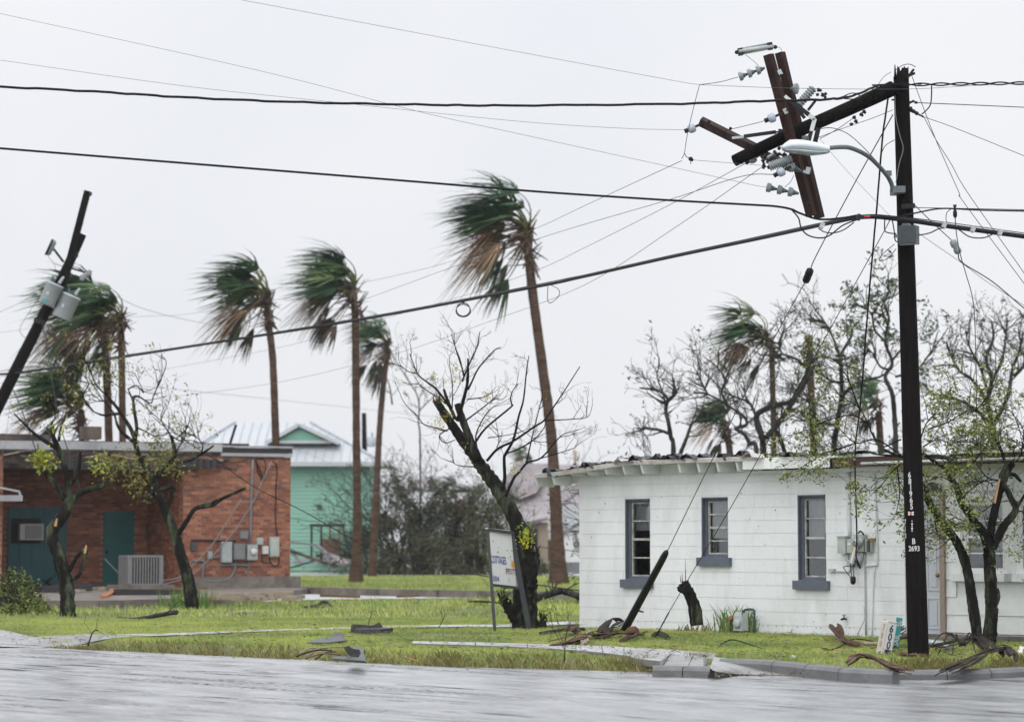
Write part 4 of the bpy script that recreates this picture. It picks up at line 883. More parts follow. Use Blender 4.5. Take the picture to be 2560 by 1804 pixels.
for x, y in ((2055, 564), (2360, 563), (2432, 573), (2500, 581), (2147, 543)):
    mb = MB(); mb.box(at(x, y, 29.6), (.05, .09, .07), Matrix.Rotation(.4, 3, 'Y')); top(mb, 'cable_clamp', M['galv'] if x != 2147 else M['darksteel'], 'small clamp on the bundled cable %s' % {2055: 'left of the pole nearest the loop', 2360: 'first right of the terminal box', 2432: 'second right of the terminal box', 2500: 'nearest the right edge', 2147: 'just left of the pole'}[x], 'clamp', 'cable clamps')
mb = MB(); mb.tube([at(2160, 542, 29.62), at(2176, 541, 29.6)], .012, 8); top(mb, 'cable_marker', M['redtag'], 'small red marker sleeve on the bundled cable by the pole', 'cable marker')
wire([(2180, 541, 29.7), (2240, 543, 29.55), (2300, 530, 29.6), (2358, 521, 29.7), (2450, 525, 29.7), (2640, 529, 29.7)], .0105, 'service_cable', 'black cable leaving the pole just right of the terminal box, nearly level', 'blackcable', 'cable', G_)
wire([(2262, 519, 30.1), (2350, 520, 30), (2640, 526, 29.8)], .005, 'support_strand', 'thin strand running right from the bracket above the terminal box', 'darksteel', 'wire', G_)
wire([(2298, 588, 29.9), (2325, 582, 29.7), (2350, 571, 29.6), (2385, 568, 29.6), (2400, 576, 29.6), (2425, 592, 29.6), (2460, 594, 29.6), (2490, 581, 29.6)], .008, 'cable_loop', 'black cable sagging below the bundle right of the terminal box', 'blackcable', 'cable')
wire([(560, -8, 29.2), (1280, 127, 29.6), (1680, 201, 29.9), (1749, 212, 29.9)], .0026, 'power_line', 'thin line descending from the top edge towards the upper insulator string', group=G_)
wire([(1749, 212, 29.9), (1948, 220, 29.3), (2150, 223, 29.5), (2300, 222, 29.8), (2440, 214, 29.9), (2640, 206, 29.9)], .003, 'power_line', 'thin line passing in front of crossarms to the right edge', group=G_)
wire([(1749, 212, 29.9), (1800, 205, 29.85), (1845, 193, PD-.75)], .0042, 'jumper_wire', 'short wire tying the upper three-bell insulator string', 'darksteel')
wire([(-60, 21, 33), (640, 175, 31.8), (1042, 278, 31), (1280, 331, 30.5), (1680, 418, 29.9), (1880, 462, 29.8), (1918, 468, PD-.70)], .0026, 'power_line', 'thin line sloping from upper left edge to lower insulator string', group=G_)
wire([(-60, 142, 32), (450, 214, 31.6), (830, 255, 31.2), (1280, 302, 30.6), (1560, 321, 30.2), (1729, 325, PD-.35)], .0026, 'power_line', 'thin line from left edge to the leftmost white spool insulator', group=G_)
wire([(1749, 212, 29.9), (1735, 265, 29.9), (1722, 320, 29.9), (1716, 350, 29.9), (1711, 383, 29.9), (1704, 397, 29.9)], .0042, 'jumper_wire', 'thin wire dangling past the leftmost white spool insulator', 'darksteel')
mb = MB(); mb.lathe(at(1722, 394, 29.9), at(1733, 402, 29.9), [(0, .01), (.3, .03), (.6, .025), (1, .012)], 8); mb.tube([at(1711, 383, 29.9), at(1716, 392, 29.9), at(1727, 397, 29.9), at(1727, 410, 29.9)], .005, 5)
top(mb, 'hanging_clamp', M['darksteel'], 'small black clamp dangling below the leftmost spool insulator', 'clamp')
wire([(1733, 400, 29.9), (1820, 407, 29.9), (1910, 414, 29.6)], .0028, 'jumper_wire', 'faint wire from dangling clamp to lower insulators')
wire([(1704, 402, 29.9), (1460, 515, 40), (1335, 573, 46), (1130, 653, 53), (900, 708, 60), (682, 750, 66), (460, 786, 72), (300, 795, 76), (-60, 838, 88)], .0044, 'power_line', 'highest of the thin lines fanning down-left behind palms from dangling clamp', group=G_)
wire([(1940, 436, PD-.9), (1850, 442, 30), (1680, 497, 36), (1460, 561, 43), (1335, 600, 47), (1130, 668, 53), (900, 752, 60), (700, 818, 66)], .005, 'power_line', 'thin line from lower white spool descending left behind palms', group=G_)
wire([(1870, 405, PD-.4), (1680, 509, 36), (1460, 620, 43), (1340, 676, 47), (1150, 742, 53), (900, 812, 60), (700, 868, 66), (400, 925, 74)], .0044, 'power_line', 'thin line from broken pole end sloping down-left just above the bundle', group=G_)
wire([(1910, 414, PD-.5), (1680, 574, 36), (1460, 713, 43), (1225, 803, 49), (985, 885, 55), (697, 955, 62), (420, 993, 70)], .0044, 'power_line', 'lowest thin line sloping down-left beneath the bundle across palms', group=G_)
wire([(1928, 298, PD-.85), (1890, 308, 29.9), (1850, 318, 30), (1815, 326, 30.1)], .0042, 'jumper_wire', 'frayed wire tail at the white spool beside the crossarm', 'darksteel')
wire([(1985, 438, PD-.85), (1976, 455, PD-.8), (1962, 468, PD-.78)], .0035, 'jumper_wire', 'short drooping wire above the lower insulator string', 'darksteel')
wire([(1864, 137, PD-.55), (1880, 150, PD-.6), (1896, 164, PD-.78)], .003, 'jumper_wire', 'short thin wire under the fuse at the crossarm top', 'darksteel')
wire([(1942, 117, PD-.55), (1952, 122, PD-.6), (1956, 135, PD-.7), (1951, 148, PD-.8)], .003, 'jumper_wire', 'curled wire at the right end of the top fuse', 'darksteel')
# lines right of the pole
wire([(2293, 257, PD), (2390, 261, PD), (2640, 272, PD)], .0058, 'power_line', 'nearly level thin line to right edge from clamp on pole', 'darksteel', group=G_)
wire([(2312, 293, PD), (2400, 325, PD), (2640, 422, PD)], .0042, 'power_line', 'thin line sloping gently down to the right edge from pole clamp', 'darksteel', group=G_)
wire([(2309, 291, PD), (2339, 348, PD), (2378, 410, PD), (2418, 480, PD-.3), (2560, 682, PD-1.5), (2640, 800, PD-2)], .0046, 'guy_wire', 'steep thin line down to right edge from clamp, outer of two', 'darksteel', group=G_)
wire([(2280, 191, PD), (2301, 249, PD), (2339, 348, PD-.05), (2397, 480, PD-.3), (2408, 504, PD-.3), (2560, 708, PD-1.5), (2640, 815, PD-2)], .0046, 'guy_wire', 'steep thin line down to right edge from pole top, inner of two', 'darksteel', group=G_)
wire([(2329, 213, PD-.2), (2329, 235, PD-.2), (2326, 262, PD-.15), (2314, 278, PD-.1), (2304, 286, PD-.08)], .0085, 'cable_loop', 'short black cable bending from twisted cable down to pole clamp', 'blackcable', 'cable')
wire([(2274, 500, PD-.1), (2330, 555, PD-.1), (2383, 604, PD-.1)], .006, 'guy_wire', 'stay wire from pole down to pale strain insulator', 'darksteel')
mb = MB(); mb.lathe(at(2380, 600, PD-.1), at(2398, 634, PD-.1), [(0, .02), (.08, .045), (.4, .05), (.55, .035), (.7, .05), (.93, .045), (1, .02)], 12); top(mb, 'strain_insulator', M['porcelain'], 'pale egg-shaped strain insulator on stay wire right of the pole', 'insulator')
wire([(2396, 630, PD-.1), (2404, 655, PD-.1), (2480, 703, PD-.4), (2560, 770, PD-.8), (2640, 832, PD-1.2)], .0075, 'guy_wire', 'stay wire continuing from pale insulator down to right edge', 'darksteel')
wire([(2298, 584, PD-.2), (2404, 657, PD-.2), (2470, 706, PD-.5), (2560, 763, PD-.9), (2640, 815, PD-1.2)], .0035, 'drop_wire', 'thin wire from terminal box crossing down to right edge')
wire([(2387, 512, PD-.2), (2388, 545, PD-.2), (2392, 590, PD-.2), (2402, 640, PD-.2), (2415, 685, PD+.5), (2432, 748, PD+1.5), (2438, 830, PD+2.5), (2441, 968, PD+4), (2441, 1120, PD+5)], .0062, 'drop_wire', 'black drop line hanging from the cable right of pole to house roof', 'darksteel')
mb = MB(); mb.lathe(at(2387, 512, PD-.22), at(2388, 545, PD-.22), [(0, .025), (.15, .018), (.3, .012), (.55, .026), (.85, .026), (1, .01)], 8); top(mb, 'drop_clamp', M['darksteel'], 'black wedge clamp holding the drop line right of the pole', 'clamp')
wire([(2378, 522, PD-.2), (2367, 532, PD-.2), (2365, 548, PD-.2), (2368, 557, PD-.2)], .005, 'cable_tail', 'small curled cable end beside the wedge clamp', 'blackcable', 'cable')
# lines at the left of the pole
g1 = wire([(2232, 287, PD-.12), (2130, 470, PD+1.4), (2040, 640, PD+2.8), (2026, 676, PD+3)], .0075, 'guy_wire', 'stay wire from pole top down to the black strain insulator', 'darksteel')
mb = MB(); mb.lathe(at(2026, 674, PD+3), at(2014, 704, PD+3.2), [(0, .03), (.06, .052), (.4, .056), (.5, .045), (.6, .056), (.94, .05), (1, .03)], 12); top(mb, 'strain_insulator', M['blackcable'], 'black strain insulator in the middle of the long stay wire', 'insulator')
GT = at(1667, 1377, 35.3)
wire([(2016, 702, PD+3.2), (2003, 722, PD+3.4), (1880, 950, 34), (1760, 1190, 34.7), (1667, 1380, 35.3)], .0062, 'guy_wire', 'stay wire slanting from black insulator to the guard tube by white wall', 'darksteel')
wire([(2226, 548, PD-.1), (2180, 633, PD+.6), (1979, 995, 32.8), (1840, 1245, 34), (1720, 1448, 35.2), (1672, 1530, 35.7), (1638, 1592, 36.1)], .0058, 'guy_wire', 'lower stay wire slanting to the ground beside the rotten stump', 'darksteel')
wire([(1672, 1530, 35.65), (1638, 1592, 36.05)], .011, 'anchor_rod', 'dark anchor rod at the foot of the lower stay wire', 'darksteel', 'anchor', k=2)
sd_ = [(2222, 235, PD-.15), (2208, 330, PD-.2), (2200, 420, PD), (2192, 520, PD+.6), (2181, 640, PD+1.2), (2166, 820, PD+2.2), (2152, 1000, PD+3.3), (2139, 1110, 35), (2138, 1190, 35.8), (2141, 1290, 36.2), (2142, 1350, 36.25), (2140, 1385, 36.28), (2144, 1405, 36.3)]
wire(sd_, .0125, 'service_cable', 'wavy black cable hanging from pole down to the electric meter', 'blackcable', 'cable', wob=.008)
wire([(2236, 350, PD-.15), (2222, 358, PD-.1), (2212, 366, PD), (2205, 380, PD)], .005, 'jumper_wire', 'short wire joining pole to the hanging cable', 'blackcable')
wire([(2232, 275, PD-.1), (2180, 296, PD-.4), (2110, 320, PD-.7), (2040, 346, PD-.8)], .004, 'jumper_wire', 'slack wire between pole and the hanging crossarms, upper', 'darksteel')
wire([(2134, 295, PD-.4), (2090, 325, PD-.6), (2050, 347, PD-.7)], .0045, 'jumper_wire', 'wire from mid pole section to crossarm foot, lower', 'darksteel')
wire([(2050, 322, PD-.5), (2080, 320, PD-.5), (2120, 335, PD-.5), (2160, 370, PD-.6), (2190, 402, PD-.6)], .005, 'jumper_wire', 'arched black wire above the street lamp arm', 'blackcable')
wire([(2050, 348, PD+.5), (2120, 430, PD+.5), (2230, 545, PD+.3)], .0022, 'jumper_wire', 'very faint wire sloping from crossarms towards terminal box')
wire([(2239, 175, PD-.15), (2258, 163, PD-.2), (2275, 161, PD-.2), (2289, 168, PD-.2)], .005, 'cable_tail', 'frayed wire curling over the snapped pole top', 'blackcable', 'cable')
wire([(2228, 180, PD-.25), (2210, 192, PD-.3), (2198, 208, PD-.3), (2190, 225, PD-.3)], .0035, 'cable_tail', 'thin loose wire left of the snapped pole top', 'blackcable', 'cable')
wire([(2060, 250, 29.4), (2100, 244, 29.4), (2130, 233, 29.5), (2150, 240, 29.6), (2140, 248, 29.5), (2110, 247, 29.4)], .007, 'cable_tail', 'black cable tail wrapped near the end of twisted cable', 'blackcable', 'cable')
wire([(2236, 610, PD-.2), (2210, 632, PD-.3), (2198, 648, PD-.3), (2203, 652, PD-.3), (2222, 644, PD-.3), (2240, 622, PD-.25)], .005, 'cable_loop', 'thin cable loop hanging left of terminal box', 'blackcable', 'cable')
wire([(2212, 545, PD-.2), (2212, 575, PD-.22), (2222, 582, PD-.22), (2240, 584, PD-.2)], .008, 'cable_loop', 'black cable entering the left side of terminal box', 'blackcable', 'cable')
wire([(2230, 545, PD-.2), (2236, 580, PD-.2), (2238, 600, PD-.2), (2246, 606, PD-.2)], .008, 'cable_loop', 'black cable bending under the left of terminal box', 'blackcable', 'cable')
for x, y, r, lab in ((1158, 773, 17, 'small coil of cable hanging under the bundle left of tallest palm'), (1384, 733, 15, 'slack cable loop hanging under the bundle right of tallest palm')):
    Y = 46 if x < 1300 else 42; rr = r*mpp(Y); c = at(x, y, Y); mb = MB()
    if x < 1300:
        for q in range(3): mb.tube([c+V((math.cos(a)*rr*(1+.05*q), .03*q, math.sin(a)*rr*(1-.04*q)-q*.012)) for a in [6.283*i/18 for i in range(19)]], .007, 5)
        mb.tube([at(1160, 751, Y), at(1158, 758, Y)], .02, 5)
    else: mb.tube(spline([at(x-14, y-24, Y), at(x+12, y-10, Y), at(x+12, y+8, Y), at(x-8, y+24, Y), at(x-15, y+14, Y), at(x-14, y-24, Y)], 5), .006, 5)
    top(mb, 'cable_coil', M['blackcable'], lab, 'cable')
# ------------------------------------------------------------------ leaning pole at the left with transformers
LD2 = 62.0; k2 = mpp(LD2)
lp = thing('leaning_pole', 'dark wooden utility pole leaning hard to the right at left edge', 'utility pole', at(-236, 1496, LD2))
m_ = MB(); m_.tube([at(-250, 1510, LD2), at(57, 890, LD2), at(156, 695, LD2), at(206, 585, LD2)], [16*k2, 15*k2, 13*k2, 11*k2], 12); build(m_, 'post', M['pole'], lp)
m_ = MB(); m_.bar(at(157, 716, LD2-.35), at(219, 478, LD2-.25), .15, .17, (0, -1, .1)); build(m_, 'crossarm', M['pole'], lp)
m_ = MB(); m_.lathe(at(219, 484, LD2-.3), at(229, 485, LD2-.3), [(0, .03), (.4, .03), (.5, .055), (1, .05)], 8); build(m_, 'insulator', M['darksteel'], lp)
m_ = MB(); m_.bar(at(200, 578, LD2-.3), at(207, 556, LD2-.3), .03, .03); m_.box(at(189, 636, LD2-.25), (.12, .1, .14)); build(m_, 'hardware', M['darksteel'], lp)
m_ = MB(); m_.bar(at(159, 655, LD2-.25), at(134, 622, LD2-.35), .05, .05); build(m_, 'cutout_arm', M['darksteel'], lp)
m_ = MB(); m_.lathe(at(118, 638, LD2-.35), at(137, 600, LD2-.35), [(0, .03), (.1, .06), (.2, .08), (.3, .06), (.4, .085), (.5, .06), (.6, .085), (.7, .06), (.8, .08), (.9, .06), (1, .03)], 10); co = build(m_, 'cutout_insulator', M['porcelain'], lp)
m_ = MB(); m_.tube([at(114, 637, LD2-.5), at(132, 598, LD2-.5)], .03, 6); build(m_, 'fuse_tube', M['darksteel'], co)
m_ = MB(); m_.bar(at(172, 668, LD2-.2), at(213, 681, LD2-.3), .05, .05); build(m_, 'side_arm', M['darksteel'], lp)
for x, y in ((212, 690), (222, 682), (205, 694)):
    m_ = MB(); m_.lathe(at(x, y+8, LD2-.35), at(x+2, y-8, LD2-.35), [(0, .04), (.3, .08), (.5, .05), (.7, .08), (1, .03)], 8); build(m_, 'insulator', M['porcelain'], lp)
m_ = MB(); m_.bar(at(88, 800, LD2-.2), at(108, 806, LD2-.2), .34, .12); build(m_, 'band_clamp', M['darksteel'], lp)
for (x, y, wpx, hpx, lab) in ((127, 735, 42, 58, 'grey transformer can on leaning pole, upper left of the two'), (166, 766, 48, 64, 'larger grey transformer can on leaning pole, lower right of the two')):
    t = thing('transformer', lab, 'transformer', at(x, y+hpx/2, LD2-.5), 'pole transformers'); d = LD2-.55 if x < 140 else LD2-.35; r = wpx/2*k2
    ax = V((.40, 0, .917)); c = at(x, y, d); a, b = c-ax*(hpx/2*k2), c+ax*(hpx/2*k2)
    m_ = MB(); m_.lathe(a, b, [(0, r*.9), (.03, r), (.90, r), (.91, r*1.08), (.96, r*1.08), (.99, r*.95), (1, r*.4)], 20); tk = build(m_, 'tank', M['transformer'], t)
    m_ = MB(); m_.box(c-V((.04, r+.004, 0)), (.06, .02, .08)); build(m_, 'nameplate', M['galv'], tk)
    if x < 140:
        m_ = MB(); m_.box(c-ax*.2-V((.03, r+.004, .0)), (.16, .02, .07)); build(m_, 'number_plate', M['streetsign'], tk)
    for q in ((-.10, .0), (.08, .05)):
        m_ = MB(); p = b+V((q[0], q[1], 0)); m_.lathe(p, p+ax*.2+V((q[0]*.5, 0, 0)), [(0, .035), (.2, .05), (.35, .03), (.5, .05), (.65, .03), (.8, .04), (1, .015)], 10); build(m_, 'bushing', M['bell'] if q[0] < 0 else M['transformer'], t)
    m_ = MB(); m_.bar(c+ax*.2+V((r*.8, .1, 0)), c+ax*.2+V((r+.12, .2, .0)), .06, .06); m_.bar(c-ax*.2+V((r*.8, .1, 0)), c-ax*.2+V((r+.12, .2, .0)), .06, .06); build(m_, 'mounting_lug', M['darksteel'], t)
wire([(-40, 798, 70), (60, 752, 66), (109, 727, LD2)], .006, 'power_line', 'thin line from left edge to the upper transformer', group=G_)
wire([(120, 640, 61.6), (135, 660, 61.6), (142, 682, 61.6)], .006, 'jumper_wire', 'short wire from cutout to upper transformer bushing')
wire([(109, 727, 61.4), (70, 785, 61.4), (50, 820, 61.4), (56, 838, 61.4), (68, 846, 61.6)], .006, 'drop_wire', 'loose wire arcing left of the leaning pole')
wire([(212, 690, 61.8), (250, 720, 62), (300, 745, 64), (360, 772, 68), (470, 800, 76), (640, 830, 90)], .0065, 'power_line', 'thin line from leaning pole passing behind palm clump', group=G_)
wire([(105, 812, 61.6), (115, 850, 60), (130, 950, 57), (150, 1060, 54), (178, 1150, 52), (205, 1240, 51)], .011, 'drop_wire', 'black line dropping from leaning pole through the left tree', 'blackcable')
wire([(34, 975, 60.5), (60, 1040, 58), (95, 1141, 56), (104, 1165, 55.5)], .014, 'drop_wire', 'short dark line falling beside the left tree top', 'blackcable')
wire([(112, 805, 61.6), (140, 845, 60), (200, 900, 59), (330, 990, 58), (430, 1075, 57.5), (506, 1128, 57.5), (553, 1158, 57.5), (640, 1219, 57.5), (760, 1278, 57), (930, 1372, 55), (1100, 1416, 52), (1215, 1440, 49), (1330, 1459, 46.5), (1450, 1476, 45)], .011, 'fallen_line', 'long dark fallen line sagging from leaning pole past brick wall to white house', 'blackcable', 'cable', G_)
wire([(30, 985, 61), (20, 1050, 58), (8, 1130, 55), (-30, 1220, 52)], .005, 'guy_wire', 'thin stay wire dropping from the leaning pole at left edge')
wire([(300, 960, 80), (560, 985, 95), (1000, 1032, 120), (1480, 1085, 150)], .007, 'power_line', 'very faint far line crossing behind palms above the rooftops', group=G_)
wire([(700, 1292, 100), (870, 1312, 98), (1050, 1335, 92), (1225, 1352, 80), (1480, 1382, 70)], .012, 'power_line', 'dark low line across mint house and shrubs behind the sign', 'blackcable', group=G_)
wire([(700, 1105, 112), (870, 1180, 104), (900, 1228, 100), (1060, 1225, 100), (1210, 1222, 98)], .007, 'power_line', 'pale low line crossing the mint house corner and shrubs', 'greywire', group=G_)
# guard tube on the stay wire
gt = thing('guy_guard', 'black tube guard leaning on the stay wire in front of white wall', 'guy guard', gp(1556, 1578))
A_, B_ = gp(1556, 1580), at(1667, 1377, 35.3); A_ = V((A_.x, A_.y, -.02)); d_ = (B_-A_)
m_ = MB(); m_.tube([A_, A_+d_*.3, A_+d_*.6, A_+d_*.93, A_+d_*.98, B_], [.062, .06, .056, .05, .042, .022], 12); build(m_, 'tube', M['darksteel'], gt)
m_ = MB(); c = A_+d_*.30; m_.lathe(c+V((.05, -.06, 0)), c+V((.13, -.1, -.02)), [(0, .012), (.4, .02), (1, .012)], 6); build(m_, 'clamp', M['rust'], gt)
# ================================================================== VEGETATION
WIND = V((-1, -.1, -.12))
def rdir(r): 
    z = r.uniform(-1, 1); a = r.uniform(0, 6.283); q = math.sqrt(1-z*z); return V((q*math.cos(a), q*math.sin(a), z))
def leaf_clump(mb, p, r, cnt, spread, size, cols, wind=.5):
    for _ in range(cnt):
        c = p+rdir(r)*(spread*r.random()**.6); d = (rdir(r)+WIND*wind).normalized(); s = d.cross(rdir(r))
        if s.length < 1e-3: continue
        s.normalize(); L_ = size*r.uniform(.6, 1.3); w_ = L_*r.uniform(.32, .5); col = cols[r.randrange(len(cols))]; k = r.uniform(.75, 1.25); mb.col = tuple(x*k for x in col)
        mb.add([c, c+d*L_*.45+s*w_*.5, c+d*L_, c+d*L_*.5-s*w_*.5], [(0, 1, 2, 3)])
def grow(mb, p, d, ln, rad, lev, r, tips, bend=.35, split=(2, 3), shrink=.68, up=.05, minr=.003, sides=5, wind=0.0, ang=(.35, .85)):
    seg = 3; pts = [p.copy()]; rads = [rad]; q = p.copy(); dd = d.copy()
    for i in range(seg):
        dd = (dd+rdir(r)*bend*.5+V((0, 0, up))+WIND*wind).normalized(); q = q+dd*(ln/seg); pts.append(q.copy()); rads.append(max(minr, rad*lerp(1, .62, (i+1)/seg)))
    mb.tube(pts, rads, sides, cap=False)
    if lev <= 0: tips.append((q.copy(), dd.copy())); return
    for i in range(r.randint(*split)):
        x = dd.cross(rdir(r)); 
        if x.length < 1e-3: continue
        a = r.uniform(*ang); nd = (dd*math.cos(a)+x.normalized()*math.sin(a)).normalized(); t = 1.0 if i == 0 else r.uniform(.35, 1); b = pts[0].lerp(q, t) if t < 1 else q
        if t < 1: j = min(seg-1, int(t*seg)); b = pts[j].lerp(pts[j+1], t*seg-j)
        grow(mb, b, nd, ln*shrink*r.uniform(.75, 1.2), max(minr, rads[-1]*r.uniform(.65, .9)), lev-1, r, tips, bend, split, shrink, up, minr, max(3, sides-1), wind, ang)
def limb(mb, pts, Y, r0, r1, r, dj=.25, n=8, k=5, rough=0.0, dy0=0.0):
    """limb through photo points at distance Y; radii in photo pixels"""
    q = []; off = dy0; m = mpp(Y)
    for i, p in enumerate(pts): q.append(at(p[0], p[1], Y+off)); off += r.uniform(-dj, dj)
    S = spline(q, k+2 if rough else k); mb.tube(S, [lerp(r0, r1, i/(len(S)-1))*m*(1+rough*r.uniform(-1, 1)) for i in range(len(S))], n, rough=rough*1.1, rnd=r); return S
def twigs(mb, S, cnt, ln, rad, r, tips, lev=2, t0=.3, up=.08, wind=.05, ang=(.5, 1.1), minr=.002):
    for _ in range(cnt):
        t = r.uniform(t0, 1)*(len(S)-1.001); i = int(t); p = S[i].lerp(S[i+1], t-i); d = (S[i+1]-S[i]).normalized(); x = d.cross(rdir(r))
        if x.length < 1e-3: continue
        a = r.uniform(*ang); nd = d*math.cos(a)+x.normalized()*math.sin(a)
        grow(mb, p, nd.normalized(), ln*r.uniform(.5, 1.3), rad*r.uniform(.6, 1.2), lev, r, tips, .45, (1, 3), .72, up, minr, 4, wind)
LG = [(.16, .20, .045), (.21, .24, .055), (.11, .155, .04), (.27, .275, .07), (.07, .11, .035)]
LY = [(.21, .205, .045), (.26, .235, .05), (.16, .175, .04), (.11, .125, .035)]
LD = [(.03, .055, .025), (.045, .07, .03), (.06, .075, .035), (.075, .07, .04)]
LB = [(.08, .08, .05), (.10, .09, .06), (.065, .07, .045), (.12, .10, .07), (.13, .13, .07)]
# ------------------------------------------------------------------ leaning broken tree by the sign
r = random.Random(5); Y = 39.9
t = thing('broken_tree', 'leaning broken tree with bare black twigs beside the weathered sign', 'tree', gp(1312, 1570))
mb = MB()
limb(mb, [(1318, 1578), (1316, 1520), (1318, 1440), (1316, 1374), (1300, 1324), (1268, 1260), (1239, 1213), (1207, 1170), (1180, 1132), (1142, 1080), (1105, 1024), (1089, 999)], Y, 29, 8.5, r, .04, 14, 5, .09)
limb(mb, [(1300, 1575), (1296, 1520), (1300, 1440)], Y, 20, 14, r, .02, 10, 5, .1, -.12)
limb(mb, [(1300, 1560), (1278, 1525), (1262, 1500), (1255, 1490)], Y, 20, 10, r, .02, 10, 5, .12, -.1)
limb(mb, [(1322, 1470), (1333, 1420), (1336, 1385), (1331, 1370)], Y, 17, 10, r, .02, 10, 5, .15, -.05)
limb(mb, [(1196, 1148), (1172, 1090), (1160, 1059), (1150, 1030), (1143, 1010)], Y, 11, 8, r, .03, 10, 5, .05, -.05)
build(mb, 'trunk', M['bark'], t)
for x, y, a in ((1258, 1492, .3), (1334, 1372, .2), (1089, 1000, .4)):
    for i in range(7):
        mb = MB(); p = at(x+r.uniform(-9, 9), y+r.uniform(-3, 8), Y-.08); mb.bar(p, p+V((r.uniform(-.08, .08), r.uniform(-.04, .04), r.uniform(.08, .2)))*(.6 if y < 1100 else 1), .04, .03, tw=.2); build(mb, 'splinter', M['darkbark'] if r.random() < .75 else M['rawwood'], t)
C3 = lambda L_: [(960+.2473*x, 800+.2473*y) for x, y in L_]
BR3 = [([(720, 1000), (650, 830), (605, 700)], 5, 3.2), ([(740, 1010), (760, 960), (830, 700), (850, 560), (848, 390)], 6.5, 2.4), ([(850, 700), (880, 640), (960, 480), (1110, 310), (1180, 275)], 3, 1.0), ([(790, 620), (850, 470), (940, 270), (968, 120)], 3, 1.2), ([(800, 560), (800, 520), (740, 340), (680, 140)], 2.6, 1), ([(800, 540), (770, 400), (715, 250), (712, 130)], 2, .8),
 ([(700, 930), (540, 710), (440, 630), (340, 540), (260, 340)], 3.6, 1.1), ([(345, 540), (250, 520), (165, 455)], 1.6, .8), ([(660, 870), (540, 780), (380, 670), (310, 570)], 2, .7), ([(830, 1010), (980, 900), (1090, 810), (1170, 740)], 2.4, .8), ([(840, 800), (1000, 780), (1050, 760)], 1.8, .9), ([(920, 1240), (1030, 1090), (1280, 880), (1290, 850), (1280, 780), (1310, 700), (1360, 640)], 3, .9),
 ([(940, 1300), (930, 1160), (1000, 1000), (1100, 880), (1190, 840)], 2.6, .8), ([(1040, 1420), (1150, 1300), (1310, 1220), (1500, 1090), (1620, 1010), (1720, 870), (1800, 750), (1980, 470)], 3.6, 1.2), ([(1620, 1015), (1900, 1000), (2060, 975), (2110, 850)], 1.7, .6), ([(1200, 1700), (1220, 1600), (1215, 1400), (1230, 1350), (1310, 1200), (1360, 980), (1410, 800), (1440, 520), (1465, 360)], 5.5, 1.1),
 ([(1230, 1350), (1360, 1300), (1500, 1220), (1610, 1100), (1640, 1000)], 2.4, .9), ([(1230, 1780), (1310, 1600), (1370, 1530), (1450, 1440), (1590, 1390), (1740, 1220), (1820, 1150), (1960, 1110)], 4, .7), ([(1590, 1395), (1900, 1300), (1935, 1270)], 1.5, .6), ([(1440, 1440), (1480, 1260), (1530, 1050), (1600, 760), (1590, 690)], 2.2, .8), ([(640, 1120), (530, 1090), (400, 1050), (340, 970), (220, 860)], 2.2, .8),
 ([(740, 1060), (600, 1130), (560, 1180), (620, 1240), (720, 1210)], 2, 1.2), ([(920, 1480), (760, 1470), (670, 1420)], 1.8, .7), ([(1140, 1290), (1160, 1200), (1120, 960)], 1.6, .6), ([(690, 900), (690, 680), (670, 480)], 1.8, .7), ([(1050, 1190), (1300, 1150), (1480, 1090)], 1.4, .6), ([(1360, 980), (1330, 1160)], 1.2, .8)]
mb = MB(); tips = []
for pts, a, b in BR3:
    S = limb(mb, C3(pts), Y, a, b, r, .12, 6, 5, .03); twigs(mb, S, 4, .24, .006, r, tips, 2, .2, .1, .03)
build(mb, 'branches', M['twig'], t)
mb = MB(); mb.col = (1, 1, 1)
for p, d in tips:
    if r.random() < .12: leaf_clump(mb, p, r, 4, .05, .035, [(.3, .26, .02), (.24, .24, .05), (.38, .33, .04)])
for x, y, n in ((735, 480, 50), (730, 590, 60), (1052, 770, 60), (560, 1020, 70), (555, 1095, 40), (1330, 1500, 80), (640, 960, 40), (1020, 960, 25), (600, 820, 25), (480, 590, 20), (820, 1290, 25), (850, 1450, 20)):
    q = C3([(x, y)])[0]; leaf_clump(mb, at(q[0], q[1], Y-.1), r, int(n*1.3), .14, .036, [(.34, .28, .02), (.26, .25, .05), (.42, .35, .03), (.18, .18, .05)])
for x, y, n, c in ((1315, 1325, 60, [(.2, .3, .04), (.26, .36, .05)]), (1316, 1350, 80, [(.42, .42, .02), (.5, .5, .03)]), (1262, 1480, 50, [(.2, .3, .05), (.14, .22, .04)])): leaf_clump(mb, at(x, y, Y-.25), r, n, .16, .07, c)
build(mb, 'foliage', M['leaf'], t, kind='stuff')
# small stump by it, rotten stump by the white wall
t2 = thing('small_stump', 'small dark splintered stump in grass right of the sign tree', 'stump', gp(1356, 1572)); mb = MB(); Yq = gp(1356, 1572).y
limb(mb, [(1357, 1576), (1356, 1556), (1362, 1540)], Yq, 12, 8, r, 0, 9, 4, .15); build(mb, 'trunk', M['darkbark'], t2)
mb = MB(); mb.col = (1, 1, 1); leaf_clump(mb, at(1365, 1530, Yq), r, 60, .2, .07, [(.2, .33, .05), (.28, .4, .06)]); build(mb, 'sprouts', M['leaf'], t2, kind='stuff')
for i in range(6):
    mb = MB(); p = at(1358+r.uniform(-8, 10), 1544, Yq-.05); mb.bar(p, p+V((r.uniform(-.05, .1), 0, r.uniform(.08, .16))), .035, .03, tw=.2); build(mb, 'splinter', M['darkbark'], t2)
Yq = 36.6
t3 = thing('rotten_stump', 'leaning rotten black stump standing against the white block wall', 'stump', at(1740, 1556, Yq))
